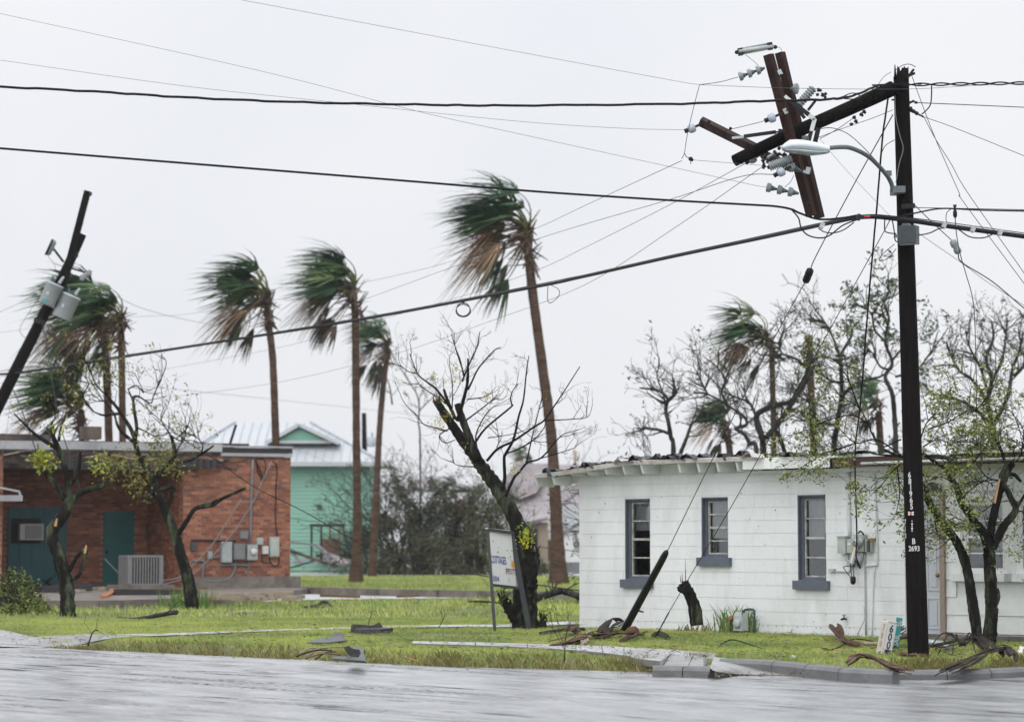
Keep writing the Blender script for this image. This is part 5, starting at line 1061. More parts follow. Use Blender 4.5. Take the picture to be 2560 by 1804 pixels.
mb = MB(); limb(mb, [(1742, 1562), (1737, 1520), (1726, 1490), (1715, 1468), (1708, 1455)], Yq, 17, 13, r, .02, 11, 3, .07); limb(mb, [(1716, 1478), (1700, 1472), (1694, 1466)], Yq, 8, 4, r, 0, 7, 4, .2); limb(mb, [(1712, 1470), (1708, 1452)], Yq, 8, 5, r, 0, 7, 4, .2); build(mb, 'trunk', M['bark'], t3)
for x, y0, y1 in ((1714, 1458, 1396), (1706, 1455, 1430), (1702, 1455, 1437), (1722, 1470, 1462), (1730, 1478, 1466)):
    mb = MB(); mb.tube([at(x, y0, Yq), at(x-1, y1, Yq)], [.008, .002], 5); build(mb, 'splinter', M['darkbark'], t3)
# ------------------------------------------------------------------ two trees in front of the brick building
C2 = lambda L_: [(.4326*x, 860+.4326*y) for x, y in L_]
r = random.Random(8); Y = 47.0
t = thing('twisted_tree', 'dark twisted tree with broken limbs before the boarded teal doorway', 'tree', gp(168, 1541), 'storm stripped street trees')
mb = MB(); tips = []
limb(mb, C2([(392, 1585), (390, 1500), (385, 1400), (340, 1220), (300, 1090), (370, 980), (400, 890)]), Y, 21, 13, r, .03, 12, 5, .07)
for pts, a, b in (([(395, 930), (375, 900), (320, 810), (265, 750), (250, 710)], 8, 6), ([(400, 900), (400, 880), (380, 740), (345, 620), (310, 540), (300, 470)], 10, 5), ([(325, 600), (230, 540), (170, 490), (80, 400)], 6, 1.8), ([(395, 820), (450, 740), (465, 620)], 6, 4), ([(400, 920), (480, 850), (590, 820), (630, 770)], 9, 5), ([(400, 1310), (450, 1220), (495, 1180)], 6, 4), ([(405, 1360), (450, 1340), (478, 1280), (500, 1190)], 6, 3.5), ([(340, 560), (350, 490), (370, 440)], 4, 1.5), ([(290, 740), (318, 730), (312, 690)], 2.5, 1.2), ([(300, 540), (285, 500), (270, 480)], 5, 3)): limb(mb, C2(pts), Y, a, b, r, .05, 9, 5, .08)
build(mb, 'trunk', M['bark'], t)
mb = MB()
for pts in ([(345, 620), (310, 540), (300, 470)], [(230, 540), (170, 490), (80, 400)], [(370, 440), (390, 340), (380, 250)], [(300, 470), (320, 400), (300, 330)]): S = limb(mb, C2(pts), Y, 1.6, .8, r, .15, 5); twigs(mb, S, 6, .38, .008, r, tips, 2)
build(mb, 'branches', M['twig'], t)
mb = MB(); mb.col = (1, 1, 1)
for p, d in tips:
    if r.random() < .2: leaf_clump(mb, p, r, 4, .09, .08, LY)
for x, y, n in ((260, 670, 170), (230, 660, 80), (350, 480, 20), (590, 690, 60)): q = C2([(x, y)])[0]; leaf_clump(mb, at(q[0], q[1], Y-.2), r, n, .26, .11, [(.34, .33, .03), (.26, .28, .04), (.2, .24, .05)])
build(mb, 'foliage', M['leaf'], t, kind='stuff')
for x, y in ((320, 1030), (490, 1185)):
    q = C2([(x, y)])[0]; mb = MB(); c = at(q[0], q[1], Y-.25); mb.bar(c-V((0, 0, .07)), c+V((.03, 0, .08)), .06, .05, tw=.6); build(mb, 'torn_wood', M['rawwood'], t)
r = random.Random(9); Y = 51.5
t = thing('stripped_tree', 'tall twisted tree with sparse yellow leaves before brick wall beside condenser', 'tree', gp(480, 1523), 'storm stripped street trees')
mb = MB(); tips = []; allS = []
limb(mb, C2([(1112, 1560), (1108, 1500), (1085, 1350), (1040, 1200), (1010, 1100), (950, 950), (900, 830), (860, 730), (800, 640), (770, 520), (700, 400), (640, 320)]), Y, 18, 3, r, .06, 12, 5, .06)
for pts, a, b in (([(1020, 1110), (1080, 1020), (1130, 950), (1240, 910), (1420, 830)], 7, 3.5), ([(1140, 945), (1230, 930), (1290, 890)], 5, 3), ([(780, 560), (790, 480), (770, 320), (800, 300)], 5, 3), ([(880, 780), (960, 700), (1010, 640), (990, 530)], 7, 4.5), ([(775, 570), (690, 490), (660, 400)], 5, 2.5), ([(910, 850), (1000, 820), (990, 880)], 7, 4), ([(900, 840), (860, 880), (840, 870)], 8, 6), ([(965, 960), (985, 900), (1000, 880)], 6, 4), ([(690, 400), (600, 410), (540, 390)], 4, 1.6), ([(770, 330), (740, 260)], 3, 1.5), ([(1010, 680), (1100, 670), (1200, 610), (1235, 585)], 4, 2)): limb(mb, C2(pts), Y, a, b, r, .06, 9, 5, .06)
build(mb, 'trunk', M['bark'], t)
mb = MB()
for pts in ([(640, 320), (560, 240), (520, 150), (480, 60)], [(700, 400), (620, 300), (600, 200), (640, 120)], [(800, 300), (870, 340), (890, 290), (960, 120), (930, 60)], [(740, 260), (790, 240), (830, 280), (780, 170)], [(540, 390), (480, 300), (510, 220), (420, 120)], [(990, 530), (930, 430), (960, 340)], [(990, 530), (1060, 560), (1080, 470), (1130, 540)], [(1010, 640), (1060, 560), (1140, 560)], [(1160, 640), (1170, 580), (1120, 520)], [(790, 480), (870, 520), (940, 560)], [(660, 400), (600, 330), (560, 330)]):
    S = limb(mb, C2(pts), Y, 2.2, .8, r, .3, 5); twigs(mb, S, 7, .45, .010, r, tips, 2, .1)
build(mb, 'branches', M['twig'], t)
mb = MB(); mb.col = (1, 1, 1)
for p, d in tips:
    if r.random() < .5: leaf_clump(mb, p, r, 5, .1, .075, LY)
for x, y, n in ((640, 170, 70), (560, 230, 60), (680, 190, 60), (480, 320, 60), (640, 700, 120), (600, 670, 90), (700, 680, 90), (780, 790, 110), (820, 850, 90), (900, 580, 90), (850, 520, 60), (960, 600, 90), (1000, 450, 40), (1010, 700, 90), (1050, 740, 40), (920, 680, 90), (800, 700, 90), (740, 620, 40), (620, 780, 40), (780, 150, 35), (560, 120, 40)):
    q = C2([(x, y)])[0]; leaf_clump(mb, at(q[0], q[1], Y-.2+r.uniform(-.4, .4)), r, int(n*1.15), .34, .075, LY)
build(mb, 'foliage', M['leaf'], t, kind='stuff')
mb = MB(); mb.col = (1, 1, 1); b0_ = gp(478, 1520)
for i in range(260):
    a = r.uniform(0, 6.28); q = b0_+V((r.gauss(0, .22), -.2+r.gauss(0, .15), 0)); hh = r.uniform(.15, .55); mb.col = (.12*r.uniform(.6, 1.4), .22*r.uniform(.7, 1.3), .05)
    mb.add([q-V((.015, 0, 0)), q+V((.015, 0, 0)), q+V((r.uniform(-.2, .12), r.uniform(-.1, .1), hh))], [(0, 1, 2)])
o = build(mb, 'tall_grass', M['leaf']); o['kind'] = 'stuff'; o['label'] = 'tuft of tall green grass at the stripped tree base'
# ------------------------------------------------------------------ forked tree by the house door
CR = lambda L_: [(1960+.3214*x, 1080+.3214*y) for x, y in L_]
CU = lambda L_: [(1560+.4355*x, 680+.4355*y) for x, y in L_]
r = random.Random(13); Y = 33.8
t = thing('forked_tree', 'forked leafy tree with lichened twin trunks right of the utility pole', 'tree', gp(2415, 1607))
mb = MB()
limb(mb, CR([(1505, 1640), (1500, 1560), (1470, 1350), (1440, 1150), (1400, 980), (1330, 830), (1200, 660), (1110, 510), (1060, 400)]), Y, 14.5, 9, r, .03, 12, 5, .07)
limb(mb, CR([(1590, 1660), (1600, 1580), (1615, 1400), (1612, 1250), (1600, 1000), (1595, 900)]), Y, 18, 14, r, .03, 12, 5, .07)
limb(mb, CR([(1650, 1330), (1665, 1270), (1655, 1215)]), Y, 7, 5, r, 0, 8, 4, .1)
for pts, a, b in (([(1590, 920), (1540, 770), (1440, 640), (1370, 530), (1340, 420), (1240, 270)], 11, 6.5), ([(1600, 900), (1610, 760), (1640, 600), (1690, 430), (1740, 300), (1780, 240)], 11, 8), ([(1620, 900), (1710, 730), (1800, 610), (1770, 520), (1720, 420), (1690, 380)], 11, 6), ([(1690, 400), (1700, 320), (1740, 240)], 9, 5), ([(1730, 330), (1790, 330), (1840, 380)], 6, 4), ([(1740, 280), (1690, 150), (1640, 40), (1610, -60)], 4, 2), ([(1800, 600), (1840, 540), (1900, 430)], 5, 2.5), ([(1370, 530), (1380, 450)], 5, 4), ([(1240, 270), (1160, 220), (1090, 170), (1000, 120)], 5, 3.5)): limb(mb, CR(pts), Y, a, b, r, .06, 10, 5, .07)
limb(mb, CR([(1090, 175), (980, 190), (880, 180), (740, 105), (690, 0)]), Y, 4.5, 2.4, r, .05, 8); limb(mb, CR([(880, 185), (720, 170), (620, 145), (500, 160)]), Y, 3, 1.2, r, .05, 7)
build(mb, 'trunk', M['bark'], t)
mb = MB(); c = at(*CR([(1662, 460)])[0], Y-.16); mb.bar(c-V((.05, 0, .16)), c+V((.03, 0, .18)), .06, .03, tw=.6); build(mb, 'torn_wood', M['rawwood'], t)
mb = MB(); tips = []
UB = [CU(p) for p in ([(1590, 960), (1470, 1000), (1400, 870), (1350, 780), (1230, 700), (1180, 640)], [(1590, 1050), (1450, 960), (1330, 980), (1240, 900), (1200, 860)], [(1400, 870), (1300, 820), (1120, 870), (1050, 950)], [(1350, 780), (1280, 600), (1250, 560)], [(1700, 960), (1740, 860), (1800, 800)], [(1750, 900), (1860, 860), (1960, 800), (2080, 760)], [(2000, 1100), (2100, 950), (2030, 800), (1940, 760)], [(2180, 1050), (2150, 930), (2240, 860)], [(1330, 980), (1250, 1010), (1130, 1040)], [(2280, 1050), (2290, 900), (2200, 780)], [(1720, 1000), (1800, 960), (1900, 1000)], [(1700, 1050), (1790, 1060), (1900, 1080)])]
UB += [CR(p) for p in ([(1440, 640), (1540, 620), (1620, 560), (1680, 540)], [(1500, 720), (1420, 740), (1300, 700)], [(1370, 530), (1450, 450), (1560, 380), (1640, 420)], [(1340, 420), (1240, 350), (1130, 350), (1070, 330)], [(1240, 270), (1330, 200), (1450, 150), (1520, 60)], [(1690, 380), (1580, 350), (1500, 250), (1440, 180)], [(1740, 260), (1830, 200), (1860, 80)], [(1800, 610), (1860, 620), (1900, 700)], [(1330, 830), (1250, 830), (1180, 790)], [(1560, 780), (1450, 700), (1310, 660)], [(880, 270), (900, 480), (870, 640)], [(900, 250), (820, 330), (740, 440)], [(1640, 850), (1600, 780), (1560, 740)])]
for P_ in UB: S = limb(mb, P_, Y, 2.2, .8, r, .3, 5); twigs(mb, S, 9, .36, .006, r, tips, 2, .15, .03, .06)
build(mb, 'branches', M['twig'], t)
mb = MB(); mb.col = (1, 1, 1)
for p, d in tips:
    px_ = CX+p.x/p.y*F
    if r.random() < .85: leaf_clump(mb, p, r, 12, .12, .058, LG, .8)
build(mb, 'foliage', M['leaf'], t, kind='stuff')
st = thing('cut_stump', 'low sawn dark stump at the foot of the forked tree', 'stump', gp(2412, 1597)); mb = MB(); q = gp(2412, 1598); mb.tube([q-V((0, 0, .05)), q+V((0, 0, .12)), q+V((.01, 0, .19))], [.11, .095, .09], 12, rough=.08, rnd=r); build(mb, 'trunk', M['darkbark'], st)
for i in range(9):
    mb = MB(); q = gp(2385+r.uniform(-8, 30), 1585); d = V((r.uniform(-.35, .1), 0, r.uniform(.3, .7)))
    mb.tube(spline([q, q+d*.5+V((.05, 0, 0)), q+d], 3), [.006]*3+[.005]*3+[.003]*1, 4)
    top(mb, 'dry_stem', M['debriswood'], 'thin dry weed stem before the house door', 'weed', 'dry weed stems by the doorstep')
# ------------------------------------------------------------------ weeds at the gas meter, shrubs
def blades(name, c, n, sx, sy, h, cols, label, cat=None, r=r):
    mb = MB()
    for i in range(n):
        q = c+V((r.gauss(0, sx), r.gauss(0, sy), 0)); hh = r.uniform(*h); k = r.uniform(.7, 1.3); mb.col = tuple(x*k for x in r.choice(cols)); l = V((r.uniform(-.5, .5)*hh, r.uniform(-.2, .2)*hh, hh)); m = q+l*.6+V((0, 0, hh*.12)); w_ = r.uniform(.005, .012)
        mb.add([q-V((w_, 0, 0)), q+V((w_, 0, 0)), m+V((w_*.8, 0, 0)), m-V((w_*.8, 0, 0)), q+l*1.1-V((0, 0, hh*.1))], [(0, 1, 2, 3), (3, 2, 4)])
    if cat: return top(mb, name, M['leaf'], label, cat)
    o = build(mb, name, M['leaf']); o['kind'] = 'stuff'; o['label'] = label; return o
blades('weeds', V((*wp(1852, 1570, .18).xy, 0)), 170, .17, .06, (.15, .5), [(.10, .2, .06), (.14, .24, .08), (.2, .26, .08)], 'green weeds growing round the gas meter')
blades('weeds', V((*wp(1745, 1560, .2).xy, 0)), 60, .25, .08, (.05, .16), [(.14, .11, .05), (.2, .16, .07)], 'dry weeds at the foot of the rotten stump')
blades('weeds', gp(2520, 1582), 160, .35, .2, (.08, .25), [(.28, .26, .1), (.2, .22, .08)], 'pale weeds along the house footing at right edge')
def shrub(name, px, py, Y, wx, hz_, n, size, cols, label, seed, group=None, stems=9, cat='shrub', wind=.4, depth=.8, base_py=None, clump=26):
    r = random.Random(seed); k = mpp(Y); base = V((at(px, py, Y).x, Y, 0)); t = thing(name, label, cat, base, group)
    topz = at(px, py, Y).z; W2 = wx*k/2; mb = MB(); tips = []
    for i in range(stems):
        q = base+V((r.uniform(-.5, .5)*W2, r.uniform(-.5, .5)*depth, 0)); d = V((r.uniform(-.7, .5), r.uniform(-.3, .3), 1)).normalized(); grow(mb, q, d, topz*r.uniform(.35, .5), .05*hz_, 4, r, tips, .5, (2, 3), .72, .03, .008, 5, .03)
    build(mb, 'branches', M['fartwig'], t, kind='stuff')
    mb = MB(); mb.col = (1, 1, 1)
    for i in range(n):
        a = r.uniform(0, math.pi); rr = r.random()**.45; x = math.cos(a)*rr; z = math.sin(a)*rr; bump = .78+.34*noise.noise(V((x*2.2+seed, z*2.2, seed)))+.15*noise.noise(V((x*6+seed, z*6, seed)))
        p = base+V((x*W2*bump, r.uniform(-1, 1)*depth*math.sqrt(max(0, 1-rr*rr)+.15), max(.05, z*topz*bump*1.15)))
        dens = noise.noise(p*.8+V((seed, 0, 0)))
        if dens < -.22: continue
        leaf_clump(mb, p, r, clump, size*2.4, size, cols, wind)
    for p, d in tips:
        if r.random() < .3: leaf_clump(mb, p, r, 6, size*1.6, size, cols, wind)
    build(mb, 'foliage', M['leaf'], t, kind='stuff'); return t
G_S = 'dark shrubs along the far street'
shrub('tall_shrub', 985, 1150, 111, 230, 1.3, 640, .13, LB+LD, 'tallest brown green shrub mass beside the mint house', 31, G_S, 14, depth=1.6)
shrub('dark_shrub', 1110, 1215, 112, 250, 1.2, 640, .13, LB+LD, 'dark brown shrub in the middle of the far street row', 32, G_S, 12, depth=1.6)
shrub('green_shrub', 1215, 1210, 110, 190, 1.2, 480, .13, [(.10, .11, .05), (.13, .14, .06), (.08, .09, .05)], 'olive shrub behind the leaning sign tree', 33, G_S, 10, depth=1.4)
shrub('low_shrub', 905, 1310, 112, 150, 1, 150, .12, LD, 'low dark shrub at the mint house corner', 34, G_S, 6, depth=1.2)
shrub('low_shrub', 1075, 1330, 109, 240, 1, 330, .13, LD+LB, 'low dark shrub above the collapsed roof panel', 35, G_S, 6, depth=1.1)
shrub('low_shrub', 1330, 1400, 106, 90, .6, 40, .14, LD, 'small dark bush by the beige house wall', 36, G_S, 3, depth=.6)
shrub('leafy_bush', 15, 1440, 48.5, 270, .6, 230, .075, [(.16, .2, .045), (.11, .16, .04), (.2, .22, .06), (.08, .1, .04)], 'yellow green bush with fallen branches at lower left edge', 37, None, 10, depth=.7, clump=22)
shrub('far_shrub', 2440, 1040, 66, 330, 1.2, 480, .13, [(.045, .06, .05), (.06, .075, .055), (.08, .09, .06)], 'dense grey green shrub behind the right roof', 38, 'shrubs behind the white house', 10, depth=1.5)
shrub('far_shrub', 2340, 1075, 68, 300, 1.1, 300, .12, [(.05, .065, .045), (.07, .085, .055), (.09, .10, .06)], 'grey green shrub just right of the pole behind the roof', 138, 'shrubs behind the white house', 9, depth=1.4)
shrub('far_shrub', 2130, 1095, 70, 260, 1.0, 200, .12, [(.06, .075, .05), (.08, .09, .06), (.11, .11, .07)], 'olive shrub left of the pole behind the roof', 139, 'shrubs behind the white house', 8, depth=1.2)
shrub('far_shrub', 1690, 1128, 62, 190, .9, 60, .12, [(.07, .08, .05), (.09, .1, .06)], 'thin low shrub behind the torn roof felt', 39, 'shrubs behind the white house', 8, depth=.9)
shrub('far_shrub', 1506, 1133, 120, 40, .8, 30, .2, LD, 'small rounded tree top peeping over the left roof edge', 40, None, 3, 'tree')
# ------------------------------------------------------------------ bare trees behind the white house
def bare_tree(label, base_px, Y, trunks, seed, lev=3, tw=8, ln=.9, green=0, cols=None, leafsize=.12, name='bare_tree', mt='fartwig', r0=7, gl=4):
    r = random.Random(seed); t = thing(name, label, 'tree', V((at(base_px, 1400, Y).x, Y, 0)), 'bare trees behind the white house'); mb = MB(); m2 = MB(); tips = []
    for j, (pts, a, b) in enumerate(trunks):
        pts = CU(pts)
        if j == 0: pts = [(pts[0][0], HORIZON+H/Y*F)]+pts
        S = limb(mb, pts, Y, a*1.1, b*1.3, r, .35, 7, 5, .08)
        twigs(m2, S, tw, ln*.62, .022, r, tips, lev, .3 if j == 0 else .1, .06, .02, minr=.006)
    build(mb, 'trunk', M['darkbark'] if mt == 'fartwig' else M[mt], t); build(m2, 'branches', M[mt], t)
    if green:
        mb = MB(); mb.col = (1, 1, 1)
        for p, d in tips:
            if r.random() < green: leaf_clump(mb, p, r, gl, .16, leafsize, cols or LD, .8)
        build(mb, 'foliage', M['leaf'], t, kind='stuff')
    return t
bare_tree('small gnarled bare tree standing over the torn roof at left', 1680, 63, [([(285, 1060), (270, 950), (255, 860), (240, 790), (250, 730), (215, 690), (160, 672), (90, 665)], 6.5, 1.6), ([(248, 745), (300, 690), (270, 640)], 4, 1.5), ([(268, 930), (180, 900), (70, 895)], 4, 1.4), ([(320, 1050), (360, 950), (390, 870), (430, 855)], 5, 2), ([(240, 800), (225, 700), (190, 600), (205, 530)], 2.5, 1)], 51, 3, 9, .7, .08, LB)
bare_tree('wide bare tree with thick curving limbs between roof and palm', 1905, 64, [([(800, 1060), (790, 940), (760, 830), (840, 770), (960, 740), (1010, 660), (1060, 560)], 9, 3.4), ([(1060, 560), (990, 500), (910, 470), (870, 480)], 3, 1.2), ([(815, 950), (900, 850), (1000, 700), (1060, 600), (1080, 540)], 7, 3), ([(760, 830), (720, 750), (650, 720), (560, 680)], 4, 1.4), ([(920, 800), (1010, 800), (1090, 830), (1160, 900)], 4, 2), ([(1050, 620), (1100, 500), (1180, 490), (1260, 540)], 3.4, 1.4), ([(900, 460), (890, 400), (920, 330)], 1.8, .8)], 52, 3, 12, .85, .12, LB)
bare_tree('crooked bare tree leaning over the roof right of the gnarled one', 1880, 62.5, [([(765, 1070), (720, 980), (690, 930), (640, 895), (700, 880), (690, 830), (600, 770), (480, 700), (400, 690)], 6, 1.6), ([(600, 770), (560, 690), (580, 610), (520, 530)], 3, 1.1), ([(480, 700), (440, 620), (410, 560)], 2.4, 1)], 53, 3, 12, .8, .10, LB)
bare_tree('tall bare tree with upright fork just left of the pole', 2090, 66, [([(1205, 1060), (1220, 900), (1250, 700), (1245, 540), (1240, 480), (1300, 380), (1310, 320)], 8, 2), ([(1245, 500), (1210, 400), (1160, 300), (1110, 270)], 3.5, 1.1), ([(1250, 640), (1150, 600), (1100, 480)], 3.4, 1.2), ([(1240, 720), (1330, 640), (1470, 600), (1520, 560)], 4, 1.6), ([(1210, 880), (1120, 860), (1000, 850)], 3.6, 1.4), ([(930, 1060), (900, 960), (870, 900)], 6, 3), ([(1100, 830), (1040, 700), (980, 640)], 3, 1.4)], 54, 3, 12, .9, .10, LB)
bare_tree('tree with windswept green leaf tufts rising behind the pole', 2230, 64, [([(1560, 1050), (1555, 850), (1540, 700), (1500, 600), (1540, 520), (1500, 400), (1520, 260), (1490, 180)], 7, 2), ([(1500, 400), (1440, 330), (1420, 240), (1370, 200), (1320, 190)], 3, 1.2), ([(1510, 300), (1480, 200), (1520, 120), (1510, 70)], 2.6, 1), ([(1520, 560), (1470, 540), (1430, 470), (1400, 440)], 3, 1.2), ([(1545, 500), (1620, 400), (1640, 280), (1670, 120)], 3, 1.2), ([(1560, 600), (1680, 560), (1760, 460), (1820, 380)], 3, 1)], 55, 3, 9, .7, .36, [(.05, .085, .045), (.07, .11, .05), (.09, .12, .06)], .15, 'windswept_tree', gl=7)
bare_tree('large bare fine-twigged tree at right edge behind the house', 2480, 67, [([(2120, 1060), (2120, 900), (2090, 750), (2110, 620), (2080, 500), (2120, 380), (2110, 280)], 9, 1.8), ([(2120, 880), (2200, 720), (2230, 560), (2270, 450), (2290, 350)], 6, 1.8), ([(2095, 760), (2000, 620), (1920, 560), (1850, 420)], 5, 1.4), ([(2110, 640), (2170, 500), (2190, 380), (2200, 280)], 4, 1.3), ([(2090, 700), (2050, 560), (1980, 420), (1960, 330)], 4, 1.2), ([(2130, 900), (2010, 780), (1880, 720), (1780, 700), (1720, 640)], 5, 1.4), ([(2240, 600), (2300, 520), (2340, 300)], 4, 1.4)], 56, 3, 15, .8, .08, LD, r0=9)
bare_tree('faint slender bare tree with a few leaves beside the far shrubs', 1049, 118, [([(-1170, 1000), (-1180, 860), (-1175, 780), (-1190, 700), (-1240, 620), (-1290, 540), (-1330, 480)], 2.2, .9), ([(-1180, 800), (-1120, 740), (-1060, 690)], 1.5, .7), ([(-1330, 760), (-1350, 640), (-1400, 540)], 2, .8)], 57, 2, 6, 1.4, .35, [(.2, .24, .09), (.26, .28, .12)], .22, mt='fartwig')
# ------------------------------------------------------------------ palms bent by the wind
def palm(label, Y, trunk, crown, rad, scale, seed, n=30, dead=.33, hang=6, group='tall wind bent fan palms', wind=1.0, name='fan_palm', thatch=1.0, flare=1.5, up=1.0):
    """trunk: photo points from base to crown; crown: photo point"""
    r = random.Random(seed); k = mpp(Y); P_ = [at(x, y, Y) for x, y in trunk]; base = V((P_[0].x, P_[0].y, 0)); t = thing(name, label, 'palm tree', base, group)
    P_ = [V((P_[0].x, Y, -.1))]+P_[1:]; S = spline(P_, 9); mb = MB(); m = len(S); rr = []
    for i in range(m):
        q = i/(m-1); f = lerp(rad[0], rad[1], q)*k; f *= 1+(flare-1)*math.exp(-q*14); rr.append(f*(1+.05*(i % 2))*r.uniform(.96, 1.04))
    mb.tube(S, rr, 14, rough=.03, rnd=r); build(mb, 'trunk', M['palmtrunk'], t)
    C = at(*crown, Y); ax = (S[-1]-S[-3]).normalized()
    mb = MB()
    for i in range(int(80*thatch)):         # old leaf bases under the crown
        a = r.uniform(0, 6.283); h_ = r.uniform(-.9, .25)*scale; p = C+ax*h_+V((math.cos(a), math.sin(a), 0))*rad[1]*k*.9; d = (V((math.cos(a)-.5, math.sin(a), 0))*.8+V((0, 0, r.uniform(-.9, .7)))).normalized()
        mb.bar(p, p+d*r.uniform(.2, .6)*scale, .10*scale, .025, tw=.3)
    build(mb, 'leaf_bases', M['thatch'], t)
    for i in range(n):
        isdead = i < n*dead; dangling = i >= n-hang
        if dangling: el = r.uniform(-1.2, -.5); az = r.uniform(2.0, 4.4); L1 = r.uniform(.8, 1.25)
        elif isdead: el = r.uniform(-.25, .45); az = r.uniform(1.9, 4.4); L1 = r.uniform(.65, 1.1)
        else: el = r.uniform(.25, 1.45)*up; az = r.uniform(0, 6.283); L1 = r.uniform(.55, 1.2)
        if not dangling and not isdead and math.cos(az) > .2 and el < .8: el = r.uniform(.8, 1.4)
        d = V((math.cos(el)*math.cos(az), math.sin(az)*math.cos(el), math.sin(el))); p = C+ax*r.uniform(-.35, .15)*scale; mb = MB()
        wv = V((-1, r.uniform(-.25, .25), r.uniform(-.15, .12)-(.35 if isdead else 0)))*wind; grv = V((0, 0, -.55 if dangling else -.22))
        if dangling: wv = wv*.35
        live = [(.032, .08, .036), (.045, .105, .04), (.065, .12, .042), (.024, .06, .032), (.09, .12, .045)]; ded = [(.20, .125, .07), (.26, .17, .10), (.15, .095, .055), (.12, .075, .05)]; dk = [(.05, .038, .028), (.07, .05, .035), (.04, .06, .035)]
        col = r.choice(ded if isdead else dk if (dangling and r.random() < .7) else live)
        pts = [p.copy()]; sg = 6; ds = L1*scale/sg
        for s_ in range(sg): d = (d+(wv*.16+grv*.10)*(1+.25*s_)).normalized(); p = p+d*ds; pts.append(p.copy())
        mb.col = (.12, .13, .045) if not isdead and not dangling else (.14, .095, .05)
        mb.tube(pts, [lerp(.032, .012, q/sg)*scale for q in range(sg+1)], 4, cap=False)
        side = d.cross(V((0, 0, 1)) if abs(d.z) < .9 else V((0, 1, 0))).normalized(); side = (side*math.cos(tw_:=r.uniform(-1.0, 1.0))+d.cross(side)*math.sin(tw_)).normalized()
        nl = 24 if not isdead else 20; fan = r.uniform(.45, .8) if dangling else r.uniform(.8, 1.5); Lf = r.uniform(1.15, 1.6)*scale*(1.2 if isdead else 1)*(.78 if dangling else 1)
        for j in range(nl):
            a = lerp(-fan, fan, j/(nl-1))+r.uniform(-.09, .09);
            if r.random() < .2: continue
            lw = wv*r.uniform(.7, 1.25)+V((0, r.uniform(-.12, .12), r.uniform(-.2, .12)-(.15 if isdead else 0))); ld = (d*math.cos(a)+side*math.sin(a)+d.cross(side)*r.uniform(-.18, .18)).normalized(); ln = Lf*(.62+.38*math.cos(a*.8))*r.uniform(.5, 1.25)
            nrm = d.cross(side); wd_ = ld.cross(nrm)
            if wd_.length < 1e-3: continue
            wd_.normalize(); w0 = .064*scale*(1 if not isdead else .5); q = p.copy(); prev = None; sgm = 4; kk = r.uniform(.75, 1.25); mb.col = tuple(x*kk for x in col)
            vs = [q-wd_*w0*.2, q+wd_*w0*.2]; dd = ld
            for s_ in range(sgm):
                dd = (dd+(lw*(.40 if not dangling else .35)+V((0, 0, -.12-.2*isdead if not dangling else -.4)))*(.55+.4*s_)*(.9)).normalized(); q = q+dd*(ln/sgm); ww = w0*(.5, .42, .26, .03)[s_]; vs += [q-wd_*ww, q+wd_*ww]
            mb.add(vs, [(2*s_, 2*s_+1, 2*s_+3, 2*s_+2) for s_ in range(sgm)])
        build(mb, 'frond', M['leaf'], t)
    return t
palm('tallest palm, right of centre, curved trunk and brown green crown blown left', 84.0, [(1397, 1462), (1391, 1300), (1379, 1097), (1357, 923), (1331, 727), (1322, 640), (1318, 590)], (1316, 575), (14.5, 10.5), 1.36, 61, 50, .27, 9, flare=2.0)
palm('palm with straight trunk left of centre, crown above the mint house', 88.0, [(890, 1456), (893, 1300), (891, 1097), (889, 835), (886, 760), (882, 735)], (882, 722), (10.5, 8.5), 1.2, 62, 44, .2, 8, flare=2.0)
palm('palm behind the brick building corner, brown tips blown left', 86.0, [(692, 1456), (691, 1250), (689, 1097), (682, 901), (672, 814), (668, 770)], (666, 745), (9.5, 8.3), 1.15, 63, 40, .3, 6, wind=.9)
palm('shorter palm just right of the straight one, small ragged crown', 104.0, [(930, 1440), (940, 1250), (948, 1087), (957, 975), (966, 905), (971, 880)], (971, 862), (8.5, 6.5), .95, 64, 34, .12, 9, flare=1.4, up=.9, wind=.65)
palm('left clump palm with dark trunk, crown at its right', 76.0, [(309, 1470), (308, 1250), (306, 1050), (304, 880), (303, 835)], (301, 800), (9, 8), 1.0, 65, 32, .2, 6, 'left clump of fan palms')
palm('left clump palm with paler trunk, big shaggy crown behind transformers', 78.0, [(276, 1470), (274, 1250), (271, 1050), (264, 880), (258, 815)], (256, 782), (10, 9), 1.2, 66, 48, .3, 8, 'left clump of fan palms')
palm('low drooping palm crown above brick building roof at left', 80.0, [(222, 1468), (216, 1250), (205, 1100), (200, 1040)], (199, 1012), (9, 8), 1.15, 67, 34, .12, 5, 'left clump of fan palms', up=.75)
GB = 'palms behind the white house'
palm('thin palm with drooping green crown above the white house roof', 72.0, [(1934, 1470), (1935, 1250), (1934, 1100), (1931, 930), (1928, 865), (1920, 845)], (1912, 838), (7.5, 6.5), 0.85, 68, 26, .3, 6, GB)
palm('low shaggy palm between bare trees behind the torn roof', 74.0, [(1826, 1470), (1826, 1250), (1825, 1140), (1818, 1085)], (1812, 1062), (9, 8), 0.6, 69, 26, .15, 5, GB, .6)
palm('low shaggy palm just left of the pole behind the roof', 70.0, [(2206, 1470), (2205, 1250), (2202, 1120), (2196, 1030)], (2192, 1005), (9, 8), 0.55, 70, 24, .25, 5, GB, .6)
palm('small blue green palm among the far street shrubs', 113.0, [(1142, 1436), (1140, 1330), (1135, 1260)], (1133, 1232), (8, 7), 0.6, 71, 20, .1, 3, 'palms by the far street', .5)
palm('small palm with yellow crown and orange trunk among far shrubs', 111.0, [(1170, 1436), (1176, 1330), (1180, 1262)], (1180, 1245), (11, 8), 0.5, 72, 18, .5, 4, 'palms by the far street', .5)
